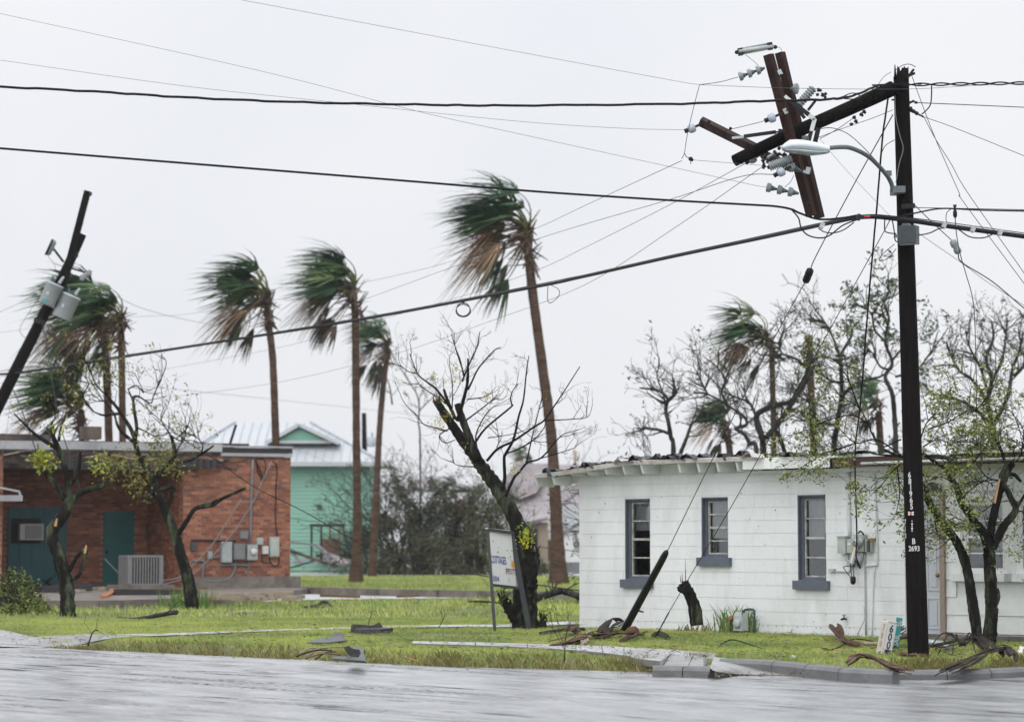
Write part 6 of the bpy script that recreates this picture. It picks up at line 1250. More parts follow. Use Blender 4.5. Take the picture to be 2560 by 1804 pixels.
palm('far palm top behind the grey shingle roof', 135.0, [(1325, 1425), (1325, 1250), (1324, 1160)], (1322, 1143), (6, 5), 0.6, 73, 16, .2, 3, 'palms by the far street', .7)
r = random.Random(77)      # headless palm
t = thing('palm_stub', 'headless brown palm trunk with shaggy thatch behind the white house', 'palm tree', V((at(2030, 1400, 71).x, 71, 0)), GB); mb = MB()
S = spline([at(2040, 1470, 71), at(2036, 1200, 71), at(2032, 1040, 71), at(2025, 930, 71), at(2022, 838, 71)], 8); mb.tube(S, [lerp(9, 9.5, i/(len(S)-1))*mpp(71)*r.uniform(.9, 1.1) for i in range(len(S))], 11, rough=.05, rnd=r); build(mb, 'trunk', M['palmtrunk'], t)
mb = MB()
for i in range(60):
    y = r.choice([r.uniform(836, 880), r.uniform(840, 1000), r.uniform(930, 980)]); x = 2022+(y-838)*.05; p = at(x+r.uniform(-12, 10), y, 71+r.uniform(-.1, .1)); mb.bar(p, p+V((r.uniform(-.3, .05), 0, r.uniform(-.45, -.05))), .07, .02, tw=.3)
build(mb, 'thatch', M['thatch'], t)
# ================================================================== BRICK BUILDING
rng = random.Random(41)
bk = thing('brick_building', 'low red brick commercial building with storm torn flat roof at left', 'building', BR.P(-4, 0, 0))
def bs(px, py, o=0): return BR.hit(px, py, o)
SR = bs(458, 1300)[0]; SL = bs(6, 1300)[0]; ZT = bs(725, 1143)[1]; REC = 3.5; Z0 = .18
def brickface(name, s0, s1, z0, z1, o, holes=(), seed=1, PF=None):
    PF = PF or BR.P
    """courses of real bricks on a mortar backing"""
    r = random.Random(seed); mb = MB(); bw, bh, g = .215, .0765, .009; z = z0; row = 0; pal = [(.32, .128, .076), (.29, .108, .064), (.35, .15, .09), (.255, .096, .06), (.38, .178, .112), (.20, .088, .064)]
    while z < z1-.01:
        s = s0-(row % 2)*bw/2; zz = min(z+bh, z1); shade = r.uniform(.82, 1.1)
        while s < s1:
            a, b = max(s, s0), min(s+bw, s1); s += bw
            if b-a < .03 or any(h[0] < (a+b)/2 < h[1] and h[2] < (z+zz)/2 < h[3] for h in holes): continue
            k = r.uniform(.78, 1.15)*shade; c = r.choice(pal); mb.col = tuple(x*k for x in c); e = r.uniform(0, .003); y1 = o+.012+e; y0 = o-.01; a += g/2; b -= g/2
            p = [PF(a, y0, z+g/2), PF(b, y0, z+g/2), PF(b, y0, zz-g/2), PF(a, y0, zz-g/2), PF(a, y1, z+g/2), PF(b, y1, z+g/2), PF(b, y1, zz-g/2), PF(a, y1, zz-g/2)]
            mb.add(p, [(4, 5, 6, 7), (0, 1, 5, 4), (1, 2, 6, 5), (2, 3, 7, 6), (3, 0, 4, 7)])
        z += bh; row += 1
    return build(mb, name, M['brick'], bk, kind='stuff')
mb = MB(); T = .25
mb.box(BR.P(SR/2, -T/2-.004, (ZT+Z0)/2), (-SR, T, ZT-Z0), BR.R)                       # right hand panel
mb.box(BR.P((SL-6)/2+SL/2, -T/2-.004, (ZT+Z0)/2), (6, T, ZT-Z0), BR.R)
mb.box(BR.P((SL+SR)/2, -REC-T/2-.004, (ZT+Z0)/2), (SR-SL+.5, T, ZT-Z0), BR.R)
mb.box(BR.P(SR+.12, -REC/2-.05, (ZT+Z0)/2), (.22, REC+.1, ZT-Z0), BR.R); mb.box(BR.P(SL-.12, -REC/2-.05, (ZT+Z0)/2), (.22, REC+.1, ZT-Z0), BR.R)
mb.box(BR.P(-.13, -5, (ZT+Z0)/2), (.25, 9.4, ZT-Z0), BR.R)
build(mb, 'wall', M['brickmortar'], bk)
tdoor = (bs(18, 1360, -REC)[0], bs(166, 1360, -REC)[0], Z0, bs(90, 1268, -REC)[1]); ddoor = (bs(257, 1360, -REC)[0], bs(334, 1360, -REC)[0], Z0, bs(295, 1278, -REC)[1])
brickface('brickwork', SR, -.005, Z0+.32, ZT, 0, seed=1); brickface('brickwork', SL+.005, SR-.005, Z0, ZT, -REC, [tdoor, ddoor], seed=2); brickface('brickwork', SL-1.2, SL, Z0, ZT, 0, seed=3); brickface('brickwork', .01, REC-.01, Z0, ZT-.4, 0, seed=4, PF=lambda a, o, z: BR.P(SR+.008-o, -a, z))
mb = MB(); mb.box(BR.P(SR/2+.15, .02, Z0+.10), (-SR+.3, .10, .44), BR.R); build(mb, 'plinth', M['oldconcrete'], bk)
# roof slab, fascia
zr = bs(725, 1122)[1]
mb = MB(); mb.box(BR.P(-8.35, -4.7, ZT+.12), (16.6, 9.2, .2), BR.R); mb.box(BR.P((SL+SR)/2, -REC/2, ZT-.20), (SR-SL-.02, REC-.05, .42), BR.R); roofb = build(mb, 'roof', M['rot'], bk)
S0 = bs(555, 1130, .2)[0]
for a, b, z0, z1, o, mt in ((-7.0, S0, ZT+.12, ZT+.34, .20, 'fascia'), (-15.5, -7.01, ZT+.10, ZT+.33, .20, 'fascia'), (S0+.01, .02, ZT+.01, ZT+.10, .06, 'fascia'), (S0+.01, .02, ZT+.11, ZT+.25, .05, 'charred'), (S0+.01, .04, ZT+.26, ZT+.31, .07, 'fascia')):
    mb = MB(); mb.box(BR.P((a+b)/2, o, (z0+z1)/2), (b-a, .05, z1-z0), BR.R); build(mb, 'fascia_panel', M[mt], roofb)
mb = MB(); mb.box(BR.P(-8.6, -4.2, ZT+.36), (15, 7.5, .06), BR.R); build(mb, 'roof_felt', M['charred'], roofb)
for i in range(70):      # broken soffit boards and hanging roofing
    px = rng.uniform(0, 545); s = bs(px, 1150, .3)[0]; ln = rng.uniform(.25, 1.1); z = ZT-rng.uniform(-.06, .36)*(1 if px < 480 else .7); mb = MB()
    a = BR.P(s, rng.uniform(-.2, .42), z); b = a+BR.u*ln*rng.uniform(.6, 1)+V((0, 0, rng.uniform(-.14, .12))); mb.bar(a, b, rng.uniform(.03, .14), rng.uniform(.02, .06)); build(mb, 'broken_board', M[rng.choice(['rot', 'rot', 'debriswood', 'charred'])], roofb)
for x0, x1, y0, y1 in ((70, 240, 1150, 1170), (240, 330, 1155, 1172), (430, 548, 1146, 1168)):
    mb = MB(); s0, s1 = bs(x0, 1150, .4)[0], bs(x1, 1150, .4)[0]; z1, z0 = bs(x0, y0, .4)[1], bs(x0, y1, .4)[1]; K = 14; vs = []
    for i in range(K+1):
        q = i/K; s = lerp(s0, s1, q); j = .03*math.sin(i*2.1); vs += [BR.P(s, .40+.04*(i % 2), z0+j), BR.P(s, .40+.04*(i % 2), z1+j*.5), BR.P(s, .36, z1+j*.5), BR.P(s, .36, z0+j)]
    mb.add(vs, [(4*i+j, 4*i+4+j, 4*i+4+(j+1) % 4, 4*i+(j+1) % 4) for i in range(K) for j in range(4)]); build(mb, 'torn_roofing', M['charred'], roofb)
mb = MB(); mb.box(BR.P(-8, -REC-.6, ZT+.55), (4, .5, .3), BR.R); mb.box(BR.P(bs(245, 1100)[0], -.8, ZT+.62), (.5, .5, .35), BR.R); build(mb, 'roof_debris', M['rot'], roofb)
mb = MB(); mb.bar(BR.P(bs(603, 1110)[0], -1, ZT+.4), BR.P(bs(618, 1070)[0], -1, ZT+.95), .06, .06); build(mb, 'vent_pipe', M['darksteel'], roofb)
# doors
d1 = build(MB().box(BR.P((tdoor[0]+tdoor[1])/2, -REC+.02, (tdoor[2]+tdoor[3])/2), (tdoor[1]-tdoor[0]-.02, .05, tdoor[3]-tdoor[2]), BR.R), 'boarded_doorway', M['teal'], bk)
for i in range(5):
    w_ = (tdoor[1]-tdoor[0])/5; s = tdoor[0]+w_*(i+.5); build(MB().box(BR.P(s, -REC+.055, (tdoor[2]+tdoor[3])/2), (w_-.02, .02, tdoor[3]-tdoor[2]-.02), BR.R), 'plank', M['teal'], d1)
d2 = build(MB().box(BR.P((ddoor[0]+ddoor[1])/2, -REC+.03, (ddoor[2]+ddoor[3])/2), (ddoor[1]-ddoor[0]-.02, .05, ddoor[3]-ddoor[2]), BR.R), 'door', M['teal2'], bk)
build(MB().box(BR.P(ddoor[0]+.1, -REC+.08, Z0+1.0), (.05, .05, .1), BR.R), 'handle', M['darksteel'], d2)
def bbox(x0, y0, x1, y1, dep, name, m, parent, o=.02, off=0):
    s0, z1 = bs(x0, y0, off); s1, z0 = bs(x1, y1, off); return build(MB().box(BR.P((s0+s1)/2, off+o+dep/2, (z0+z1)/2), (s1-s0, dep, z1-z0), BR.R), name, m, parent)
bbox(27, 1295, 99, 1357, .03, 'black_surround', M['blackpaint'], d1, .07, -REC)
ac = thing('window_air_conditioner', 'white window air conditioner in black board on teal doorway', 'air conditioner', BR.P(bs(70, 1350)[0], -REC, bs(70, 1350)[1]))
c0 = bbox(41, 1309, 99, 1349, .34, 'case', M['acwhite'], ac, .10, -REC); bbox(54, 1313, 95, 1345, .01, 'grille', M['acgrey'], ac, .445, -REC)
for i in range(7): y = 1315+i*4.2; bbox(55, y, 94, y+1.4, .012, 'louvre', M['acwhite'], ac, .456, -REC)
# awning fragment at the left edge
aw = thing('awning_fragment', 'bent pale metal awning bracket on brick pier at left edge', 'awning', BR.P(bs(10, 1252)[0], .3, bs(10, 1252)[1]))
for (x0, y0, x1, y1, h_) in ((-30, 1245, 49, 1245, .16), (-30, 1213, 46, 1228, .05), (46, 1228, 49, 1245, .05)):
    s0, z0 = bs(x0, y0, .3); s1, z1 = bs(x1, y1, .3); build(MB().bar(BR.P(s0, .4, z0), BR.P(s1, .4, z1), .5 if h_ > .1 else .05, h_), 'awning_rail', M['fascia'], aw)
# condenser
cd = thing('condenser_unit', 'grey slatted air conditioning condenser before the teal door', 'air conditioner', gp(376, 1478)); Yc = 64.0; kc = mpp(Yc)
Rc = Matrix.Rotation(math.radians(24), 3, 'Z'); c = at(352, 1427, Yc); hz_ = 68*kc; wx = .95
build(MB().box(c, (wx-.06, wx-.06, hz_), Rc), 'core', M['blackpaint'], cd)
build(MB().box(c+V((0, 0, hz_/2+.03)), (wx, wx, .06), Rc), 'top_panel', M['acgrey'], cd); build(MB().box(c-V((0, 0, hz_/2)), (wx, wx, .08), Rc), 'base_pan', M['acgrey'], cd)
for i in range(4):
    sx, sy = ((-1, -1), (1, -1), (1, 1), (-1, 1))[i]; build(MB().box(c+Rc @ V((sx*(wx/2-.04), sy*(wx/2-.04), 0)), (.08, .08, hz_), Rc), 'corner_post', M['acgrey'], cd)
for i in range(11):
    q = lerp(-wx/2+.10, wx/2-.10, i/10)
    build(MB().box(c+Rc @ V((q, -wx/2+.01, 0)), (.035, .03, hz_-.02), Rc), 'fin', M['acgrey'], cd); build(MB().box(c+Rc @ V((-wx/2+.01, q, 0)), (.03, .035, hz_-.02), Rc), 'fin', M['acgrey'], cd)
for o_ in (1,):
    p = c+V((0, 0, -hz_/2-.1)); build(MB().box(p, (1.5, 1.2, .2), Rc), 'pad', M['oldconcrete'], cd)
# electrical boxes on the brick wall
EB = [((549, 1353, 575, 1405), .16, 'pale tall electrical panel, leftmost large box on brick wall', 'galv'), ((579, 1358, 607, 1398), .2, 'dark grey electrical panel between pale panel and meter', 'acgrey'), ((613, 1360, 639, 1399), .16, 'pale meter box with round meter below the mast pipe', 'galv'), ((596, 1326, 617, 1346), .12, 'small grey box above the electrical panels', 'acgrey'), ((640, 1343, 655, 1361), .1, 'small olive box right of the mast pipe', 'greysteel'), ((653, 1364, 668, 1384), .1, 'small cream box below the olive one', 'acwhite'), ((672, 1341, 694, 1391), .12, 'tall pale green telephone box near brick corner', 'greysteel'), ((517, 1377, 528, 1396), .1, 'tiny pale switch box left of the panels', 'galv'), ((475, 1356, 486, 1376), .1, 'small dark box at left end of brick panel', 'boxgrey')]
for (x0, y0, x1, y1), dep, lab, mt in EB:
    s0, z1 = bs(x0, y0); s1, z0 = bs(x1, y1); t = thing('electrical_box', lab, 'electrical box', BR.P((s0+s1)/2, 0, z0), 'boxes on the brick wall')
    b_ = build(MB().box(BR.P((s0+s1)/2, .02+dep/2, (z0+z1)/2), (s1-s0, dep, z1-z0), BR.R), 'case', M[mt], t)
    build(MB().box(BR.P((s0+s1)/2, .02+dep+.008, (z0+z1)/2), ((s1-s0)*.9, .012, (z1-z0)*.9), BR.R), 'cover', M[mt], b_)
    if x0 == 613:
        p = BR.P(bs(628, 1379)[0], .2, bs(628, 1379)[1]); build(MB().lathe(p, p+BR.n*.12, [(0, .10), (.7, .095), (1, .07)], 14), 'meter', M['acwhite'], t)
def bcond(pts, r, name, m, label=None, cat=None, o=.05, parent=None, k=4):
    mb = MB(); P_ = spline([BR.P(bs(x, y, o)[0], o, bs(x, y, o)[1]) for x, y in pts], k); mb.tube(P_, r, 7)
    return top(mb, name, M[m], label, cat, 'pipes and cables on the brick wall', base=P_[-1]) if label else build(mb, name, M[m], parent)
bcond([(632, 1149), (628, 1260), (626, 1359)], .04, 'mast_pipe', 'acgrey', 'vertical grey mast pipe rising from meter to brick wall top', 'pipe')
bcond([(622, 1400), (621, 1440), (620, 1484)], .028, 'conduit', 'greywire', 'thin pipe from meter box down to the pavement', 'pipe')
bcond([(480, 1401), (508, 1401), (510, 1405), (510, 1448), (560, 1450), (578, 1440), (588, 1420), (589, 1398)], .034, 'conduit', 'greywire', 'looping grey conduit below the dark electrical panel', 'pipe')
bcond([(550, 1412), (600, 1411), (622, 1412)], .04, 'conduit', 'greywire', 'short level pipe under the pale panel', 'pipe'); bcond([(478, 1350), (520, 1350), (590, 1352)], .025, 'conduit', 'darksteel', 'dark level pipe above the panels', 'pipe')
bcond([(528, 1393), (549, 1393)], .025, 'conduit', 'greywire', 'stub pipe from tiny switch box to pale panel', 'pipe', k=2)
bcond([(682, 1152), (692, 1168), (690, 1230), (689, 1300), (694, 1345), (698, 1400), (690, 1413), (678, 1408), (672, 1391)], .014, 'wall_cable', 'blackcable', 'dark cable hanging down past the pale green telephone box', 'cable')
bcond([(655, 1380), (657, 1404), (676, 1406)], .012, 'wall_cable', 'blackcable', 'thin dark cable below the cream box', 'cable')
bcond([(638, 1148), (652, 1180), (657, 1200), (645, 1178), (641, 1152)], .015, 'wall_cable', 'blackcable', 'dark cable loop at the head of the mast pipe', 'cable')
bcond([(640, 1146), (660, 1148), (664, 1170), (655, 1203)], .012, 'wall_cable', 'blackcable', 'second dark loop right of the mast pipe head', 'cable')
for pts, lab in (([(679, 1154), (655, 1203), (628, 1262), (571, 1345), (486, 1432), (454, 1448), (389, 1463), (345, 1458), (311, 1444), (285, 1420), (262, 1396)], 'thick pale cable slanting down the brick wall and looping to condenser'), ([(603, 1247), (570, 1300), (530, 1361), (486, 1408), (455, 1440), (400, 1452)], 'second thinner pale cable slanting down the brick wall')):
    P_ = spline([(BR.P(bs(x, y, .25)[0], .25, bs(x, y, .25)[1])) for x, y in pts], 5); mb = MB(); mb.tube(P_, .017, 6); top(mb, 'slack_cable', M['acgrey'], lab, 'cable', 'pipes and cables on the brick wall', base=P_[0])
w2 = thing('disconnect_switch', 'grey disconnect switch on shaded brick right of the teal door', 'electrical box', BR.P(bs(375, 1345, -REC)[0], -REC, bs(375, 1345, -REC)[1]), 'boxes on the brick wall'); bbox(365, 1308, 386, 1343, .12, 'case', M['boxgrey'], w2, .02, -REC)
mb = MB(); mb.tube([BR.P(bs(376, 1343, -REC)[0], -REC+.06, bs(376, 1343, -REC)[1]), BR.P(bs(374, 1395, -REC)[0], -REC+.06, bs(374, 1395, -REC)[1])], .02, 6); build(mb, 'conduit', M['greywire'], w2)
# debris on the pad
for i, (x, y, ln, a, mt, lab) in enumerate([(300, 1478, 1.3, .6, 'rustboard', 'bright rust coloured plank propped before the condenser'), (520, 1494, 1.6, .03, 'debriswood', 'pale plank lying at the brick wall foot'), (600, 1493, 1.1, -.04, 'debriswood', 'short pale plank beside brick plinth'), (680, 1490, 1.0, .05, 'debriswood', 'narrow plank near brick corner on wet pavement'), (850, 1493, .9, -.03, 'brownboard', 'dark plank lying on wet pavement beyond brick corner'), (1020, 1495, .5, .02, 'brownboard', 'small plank on wet pavement before low wall'), (250, 1470, 2.6, .02, 'charred', 'long black roofing sheet lying on the pad below teal doors'), (390, 1484, 2.0, -.03, 'charred', 'black roofing slab lying before the stripped tree'), (450, 1476, 1.4, .02, 'brownboard', 'brown board heap piece under brick plinth'), (150, 1478, 1.6, .05, 'charred', 'black roofing piece under the boarded doorway')]):
    p = gp(x, y, .2); mb = MB(); u_ = V((math.cos(a*.4), .25, 0)).normalized(); big = mt == 'charred'
    if i == 0: mb.bar(gp(258, 1492, .2), at(325, 1458, gp(300, 1478).y), .16, .07)
    else: mb.bar(p-u_*ln/2+V((0, 0, .05)), p+u_*ln/2+V((0, 0, .05+a)), .5 if big else .14, .16 if big else .06)
    top(mb, 'plank' if not big else 'roofing_sheet', M[mt], lab, 'debris', 'storm debris by the brick building')
mb = MB(); r = random.Random(3)
for i in range(70):
    p = gp(r.uniform(470, 760), r.uniform(1490, 1500), .19); k = r.uniform(.6, 1.2); R_ = Matrix.Rotation(r.uniform(0, 3), 3, 'Z'); mb.box(p+V((0, 0, .03)), (.22*k, .12*k, .07*k), R_)
for i in range(40):
    p = gp(r.uniform(150, 480), r.uniform(1458, 1480), .19); mb.box(p+V((0, 0, .04)), (r.uniform(.1, .4), r.uniform(.1, .3), r.uniform(.03, .12)), Matrix.Rotation(r.uniform(0, 3), 3, 'Z'))
o = build(mb, 'rubble', M['debriswood']); o['kind'] = 'stuff'; o['label'] = 'broken bricks and rubble scattered at the brick wall foot'
# ================================================================== MINT HOUSE
mh = thing('mint_house', 'two storey mint green house with pale metal roof behind brick building', 'house', at(760, 1430, 122)*V((1, 1, 0))); Ym = 122.0; km = mpp(Ym)
X = lambda px, Y=Ym: at(px, 1300, Y).x
Zp = lambda py, Y=Ym: at(1280, py, Y).z
x0, x1 = X(440), X(944); ze = Zp(1157); D_ = 9.5
mb = MB(); mb.box(((x0+x1)/2, Ym+D_/2+.05, ze/2), (x1-x0-.8, D_-.6, ze-.1)); build(mb, 'wall', M['mint2'], mh)
z = .1; i = 0
while z < ze-.15:
    mb = MB(); a, b = x0+.4, x1-.4; zt = z+.19; mb.add([(a, Ym+.30, z), (b, Ym+.30, z), (b, Ym+.34, zt), (a, Ym+.34, zt), (a, Ym+.36, z), (b, Ym+.36, z)], [(0, 1, 2, 3), (0, 1, 5, 4)]); build(mb, 'siding_board', M['mint'], mh); z += .19
yr = Ym+D_/2; zr_ = Zp(1056, yr); xa, xb = X(585, yr), X(775, yr)
ev = [(x0-.3, Ym-.4, ze), (x1+.3, Ym-.4, ze), (x1+.3, Ym+D_+.4, ze), (x0-.3, Ym+D_+.4, ze), (xa, yr, zr_), (xb, yr, zr_)]
mb = MB(); mb.add(ev, [(0, 1, 5, 4), (1, 2, 5), (2, 3, 4, 5), (3, 0, 4), (3, 2, 1, 0)]); rf = build(mb, 'roof', M['metalroof'], mh)
mb = MB(); mb.box(((x0+x1)/2, Ym-.42, ze-.06), (x1-x0+.7, .08, .22)); build(mb, 'eave_trim', M['metalroof'], rf)
n = 22                                                   # standing seams
for i in range(n+1):
    xx = lerp(x0+.2, x1-.1, i/n); t = 1.0
    if xx < xa: t = (xx-x0)/(xa-x0)
    if xx > xb: t = (x1-xx)/(x1-xb)
    a = V((xx, Ym-.4, ze+.03)); xt = lerp(xx, min(max(xx, xa), xb), t) if xa <= xx <= xb else xx; b = V((xt, lerp(Ym-.4, yr, t), lerp(ze, zr_, t)+.03)); mb = MB(); mb.bar(a, b, .05, .05); build(mb, 'seam', M['seam'], rf)
for a, b in (((x1+.3, Ym-.4, ze), (xb, yr, zr_)), ((x0-.3, Ym-.4, ze), (xa, yr, zr_))): build(MB().bar(V(a)+V((0, 0, .05)), V(b)+V((0, 0, .05)), .14, .08), 'hip_cap', M['seam'], rf)
gx0, gx1, ga = X(672, Ym+1), X(838, Ym+1), X(746, Ym+1); zg = Zp(1103, Ym+1); zt = Zp(1060, Ym+1)
mb = MB(); mb.prism([(gx0+.3, zg), (gx1-.3, zg), (ga, zt-.2)], (0, Ym+1.3, 0), (1, 0, 0), (0, 0, 1), -.1 if False else .1); build(mb, 'gable', M['mint2'], mh)
mb = MB(); mb.add([(gx0-.2, Ym+.9, zg-.08), (ga, Ym+.9, zt), (ga, yr+1, zt), (gx0-.2, yr+1, zg-.08), (gx1+.2, Ym+.9, zg-.08), (gx1+.2, yr+1, zg-.08)], [(0, 1, 2, 3), (1, 4, 5, 2)]); build(mb, 'gable_roof', M['metalroof'], rf)
for a, b in ((gx0-.2, ga), (gx1+.2, ga)): build(MB().bar((a, Ym+.9, zg-.1), (b, Ym+.9, zt-.03), .12, .18), 'rake_trim', M['metalroof'], rf)
build(MB().box(((gx0+gx1)/2, Ym+1.15, zg-.02), (gx1-gx0-.4, .1, .14)), 'gable_sill', M['metalroof'], rf)
def mbox(px0, py0, px1, py1, Y, dep, name, m, parent): return build(MB().box(((X(px0, Y)+X(px1, Y))/2, Y+dep/2, (Zp(py0, Y)+Zp(py1, Y))/2), (X(px1, Y)-X(px0, Y), dep, Zp(py0, Y)-Zp(py1, Y))), name, m, parent)
mbox(802, 1346, 852, 1392, Ym+.1, .15, 'boarded_door', M['brownboard'], mh); mbox(792, 1260, 804, 1271, Ym+.15, .1, 'vent', M['boxgrey'], mh); mbox(790, 1385, 880, 1400, Ym-.2, .3, 'porch_deck', M['blackpaint'], mh)
pg = thing('porch_frame', 'dark timber porch frame standing before mint house wall', 'porch', V((X(815, Ym-1), Ym-1, 0)))
mbox(774, 1309, 860, 1316, Ym-1, .3, 'beam', M['darkbark'], pg)
for x, y in ((779, 1402), (803, 1402), (825, 1347), (848, 1347)): mbox(x-2.5, 1316, x+2.5, y, Ym-1, .12, 'post', M['darkbark'] if x < 820 else M['brownboard'], pg)
# collapsed canopies and panels in front of it
def slab_thing(name, pts, th, m, label, cat, grp, extra=()):
    t = thing(name, label, cat, at(*pts[0])*V((1, 1, 0)), grp); q = [at(*p) for p in pts]; nrm = (q[1]-q[0]).cross(q[2]-q[0]).normalized()*th
    mb = MB(); k = len(q); mb.add(q+[p-nrm for p in q], [tuple(range(k)), tuple(range(2*k-1, k-1, -1))]+[(i, (i+1) % k, k+(i+1) % k, k+i) for i in range(k)]); build(mb, 'panel', m, t)
    for a, b, w_, mt in extra: build(MB().bar(at(*a), at(*b), w_, w_), 'rail', mt, t)
    return t
slab_thing('collapsed_canopy', [(805, 1396, 117), (826, 1388, 118), (880, 1406, 117), (878, 1416, 115), (830, 1418, 115)], .12, M['greyroof'], 'collapsed pale canopy with bent rails before mint house', 'canopy', 'wrecked structures on the far street', [((690, 1350, 117), (792, 1362, 117), .11, M['acgrey']), ((792, 1362, 117), (828, 1394, 116), .14, M['acgrey']), ((700, 1366, 116), (800, 1402, 115), .14, M['rot']), ((800, 1402, 115), (835, 1414, 114.5), .14, M['rot']), ((725, 1376, 116), (755, 1408, 115), .10, M['acgrey']), ((822, 1420, 114.5), (836, 1402, 115), .10, M['acgrey'])])
slab_thing('collapsed_roof', [(955, 1410, 116), (965, 1390, 118), (1068, 1366, 118), (1092, 1386, 117), (1000, 1416, 115)], .15, M['brownboard'], 'collapsed brown roof panel lying under the shrubs', 'roof panel', 'wrecked structures on the far street', [((950, 1416, 115), (1092, 1388, 115.5), .14, M['rot']), ((960, 1412, 115), (940, 1408, 115), .12, M['debriswood'])])
for i, (x, y) in enumerate(((735, 1405), (760, 1412), (722, 1412), (770, 1400), (745, 1417), (790, 1415))):
    mb = MB(); p = at(x, y, 116); mb.bar(p-V((.6, 0, .1)), p+V((.5, .3, .12+.1*(i % 3))), .3, .06); top(mb, 'scrap_sheet', M[('fascia', 'charred', 'seam')[i % 3]], 'torn scrap sheet in the wreckage before mint house', 'debris', 'scrap sheets before the mint house')
# ================================================================== FAR HOUSES, FAR POLES
gh = thing('grey_roof_house', 'faded grey shingle roofed house behind the tallest palm trunk', 'house', V((X(1370, 118), 118, 0))); Yg = 118.0
Xg = lambda px: X(px, Yg); Zg = lambda py: Zp(py, Yg)
xl, xr = Xg(1262), Xg(1560); zE, zR = Zg(1320), Zg(1153)
mb = MB(); mb.box(((xl+xr)/2, Yg+4, zE/2), (xr-xl-.6, 7, zE)); build(mb, 'wall', M['palewall'], gh)
mb = MB(); ev = [(xl-.4, Yg, zE-.1), (xr, Yg, zE-.1), (xr, Yg+4.6, zR), (Xg(1292), Yg+4.6, zR), (xl-.4, Yg+9, zE-.1), (xr, Yg+9, zE-.1)]
mb.add(ev+[(p[0], p[1], p[2]-.15) for p in ev], [(0, 1, 2, 3), (3, 2, 5, 4), (0, 3, 4), (6, 7, 8, 9), (9, 8, 11, 10), (0, 1, 7, 6)]); build(mb, 'roof', M['pinkroof'], gh)
mb = MB(); mb.add([(Xg(1240), Yg+2, Zg(1212)), (Xg(1294), Yg+4.4, zR+.05), (Xg(1400), Yg+4.4, zR+.05), (Xg(1340), Yg+1.9, Zg(1230)), (Xg(1300), Yg+1.7, Zg(1245))], [(0, 1, 2, 3, 4)]); build(mb, 'patched_shingles', M['greyroof'], gh)
def gbox(px0, py0, px1, py1, dy, dep, name, m, parent=gh): return build(MB().box(((Xg(px0)+Xg(px1))/2, Yg+dy, (Zg(py0)+Zg(py1))/2), (Xg(px1)-Xg(px0), dep, Zg(py0)-Zg(py1))), name, m, parent)
gbox(1312, 1306, 1368, 1428, -1.2, 1.4, 'porch_wall', M['beigewall']); w_ = gbox(1317, 1322, 1343, 1384, -1.95, .08, 'window', M['darkglass']); gbox(1328, 1322, 1330, 1384, -2.0, .05, 'mullion', M['beigewall'], w_)
build(MB().bar((Xg(1305), Yg-2.1, Zg(1312)), (Xg(1368), Yg-2.1, Zg(1297)), .3, .16), 'porch_eave', M['greyroof'], gh)
gbox(1370, 1330, 1396, 1348, -.3, .3, 'window_board', M['whitewood']); gbox(1370, 1350, 1394, 1400, -.3, .3, 'brown_panel', M['brownboard'])
gbox(1404, 1330, 1470, 1404, -.6, .5, 'garage_door', M['whitewood']); gbox(1400, 1262, 1470, 1330, .2, .4, 'gable_wall', M['palewall'])
for a, b in (((1402, 1264), (1450, 1226)), ((1404, 1336), (1450, 1306)), ((1436, 1330), (1446, 1372))): build(MB().bar((Xg(a[0]), Yg-.9, Zg(a[1])), (Xg(b[0]), Yg-.9, Zg(b[1])), .14, .16), 'rake_board', M['greyroof'], gh)
lh = thing('low_roof_house', 'low grey roofed house mostly hidden behind the far shrubs', 'house', V((X(1080, 140), 140, 0)))
a_, b_ = X(1010, 140), X(1215, 140); mb = MB(); mb.box(((a_+b_)/2, 144, 1.6), (b_-a_-.5, 6, 3.2)); build(mb, 'wall', M['palewall'], lh)
mb = MB(); ze_, zr_ = Zp(1222, 140), Zp(1187, 143); mb.add([(a_, 140, ze_), (b_, 140, ze_), (b_-1.6, 143.5, ze_+.3), (X(1060, 143), 143.5, zr_), (a_, 147, ze_), (b_, 147, ze_)], [(0, 1, 2, 3), (3, 2, 5, 4), (0, 3, 4), (1, 5, 2)]); build(mb, 'roof', M['pinkroof'], lh)
fp = thing('far_pole', 'distant utility pole with small transformer between palm trunks', 'utility pole', V((X(911, 130), 130, 0)))
build(MB().tube([V((X(911, 130), 130, 0)), at(911, 1115, 130), at(910, 1032, 130)], [.16, .14, .12], 8), 'post', M['pole'], fp); c = at(928, 1103, 129.8); build(MB().lathe(c-V((0, 0, .28)), c+V((0, 0, .26)), [(0, .2), (.05, .22), (.9, .22), (1, .1)], 12), 'transformer', M['transformer'], fp); build(MB().tube([c+V((0.05, 0, .25)), c+V((.05, 0, .5))], .05, 6), 'bushing', M['porcelain'], fp)
mb = MB(); mb.tube([V((X(1438, 136), 136, 0)), at(1438, 1126, 136)], .10, 8); top(mb, 'far_post', M['debriswood'], 'plain thin far post showing above the left roof edge', 'post')
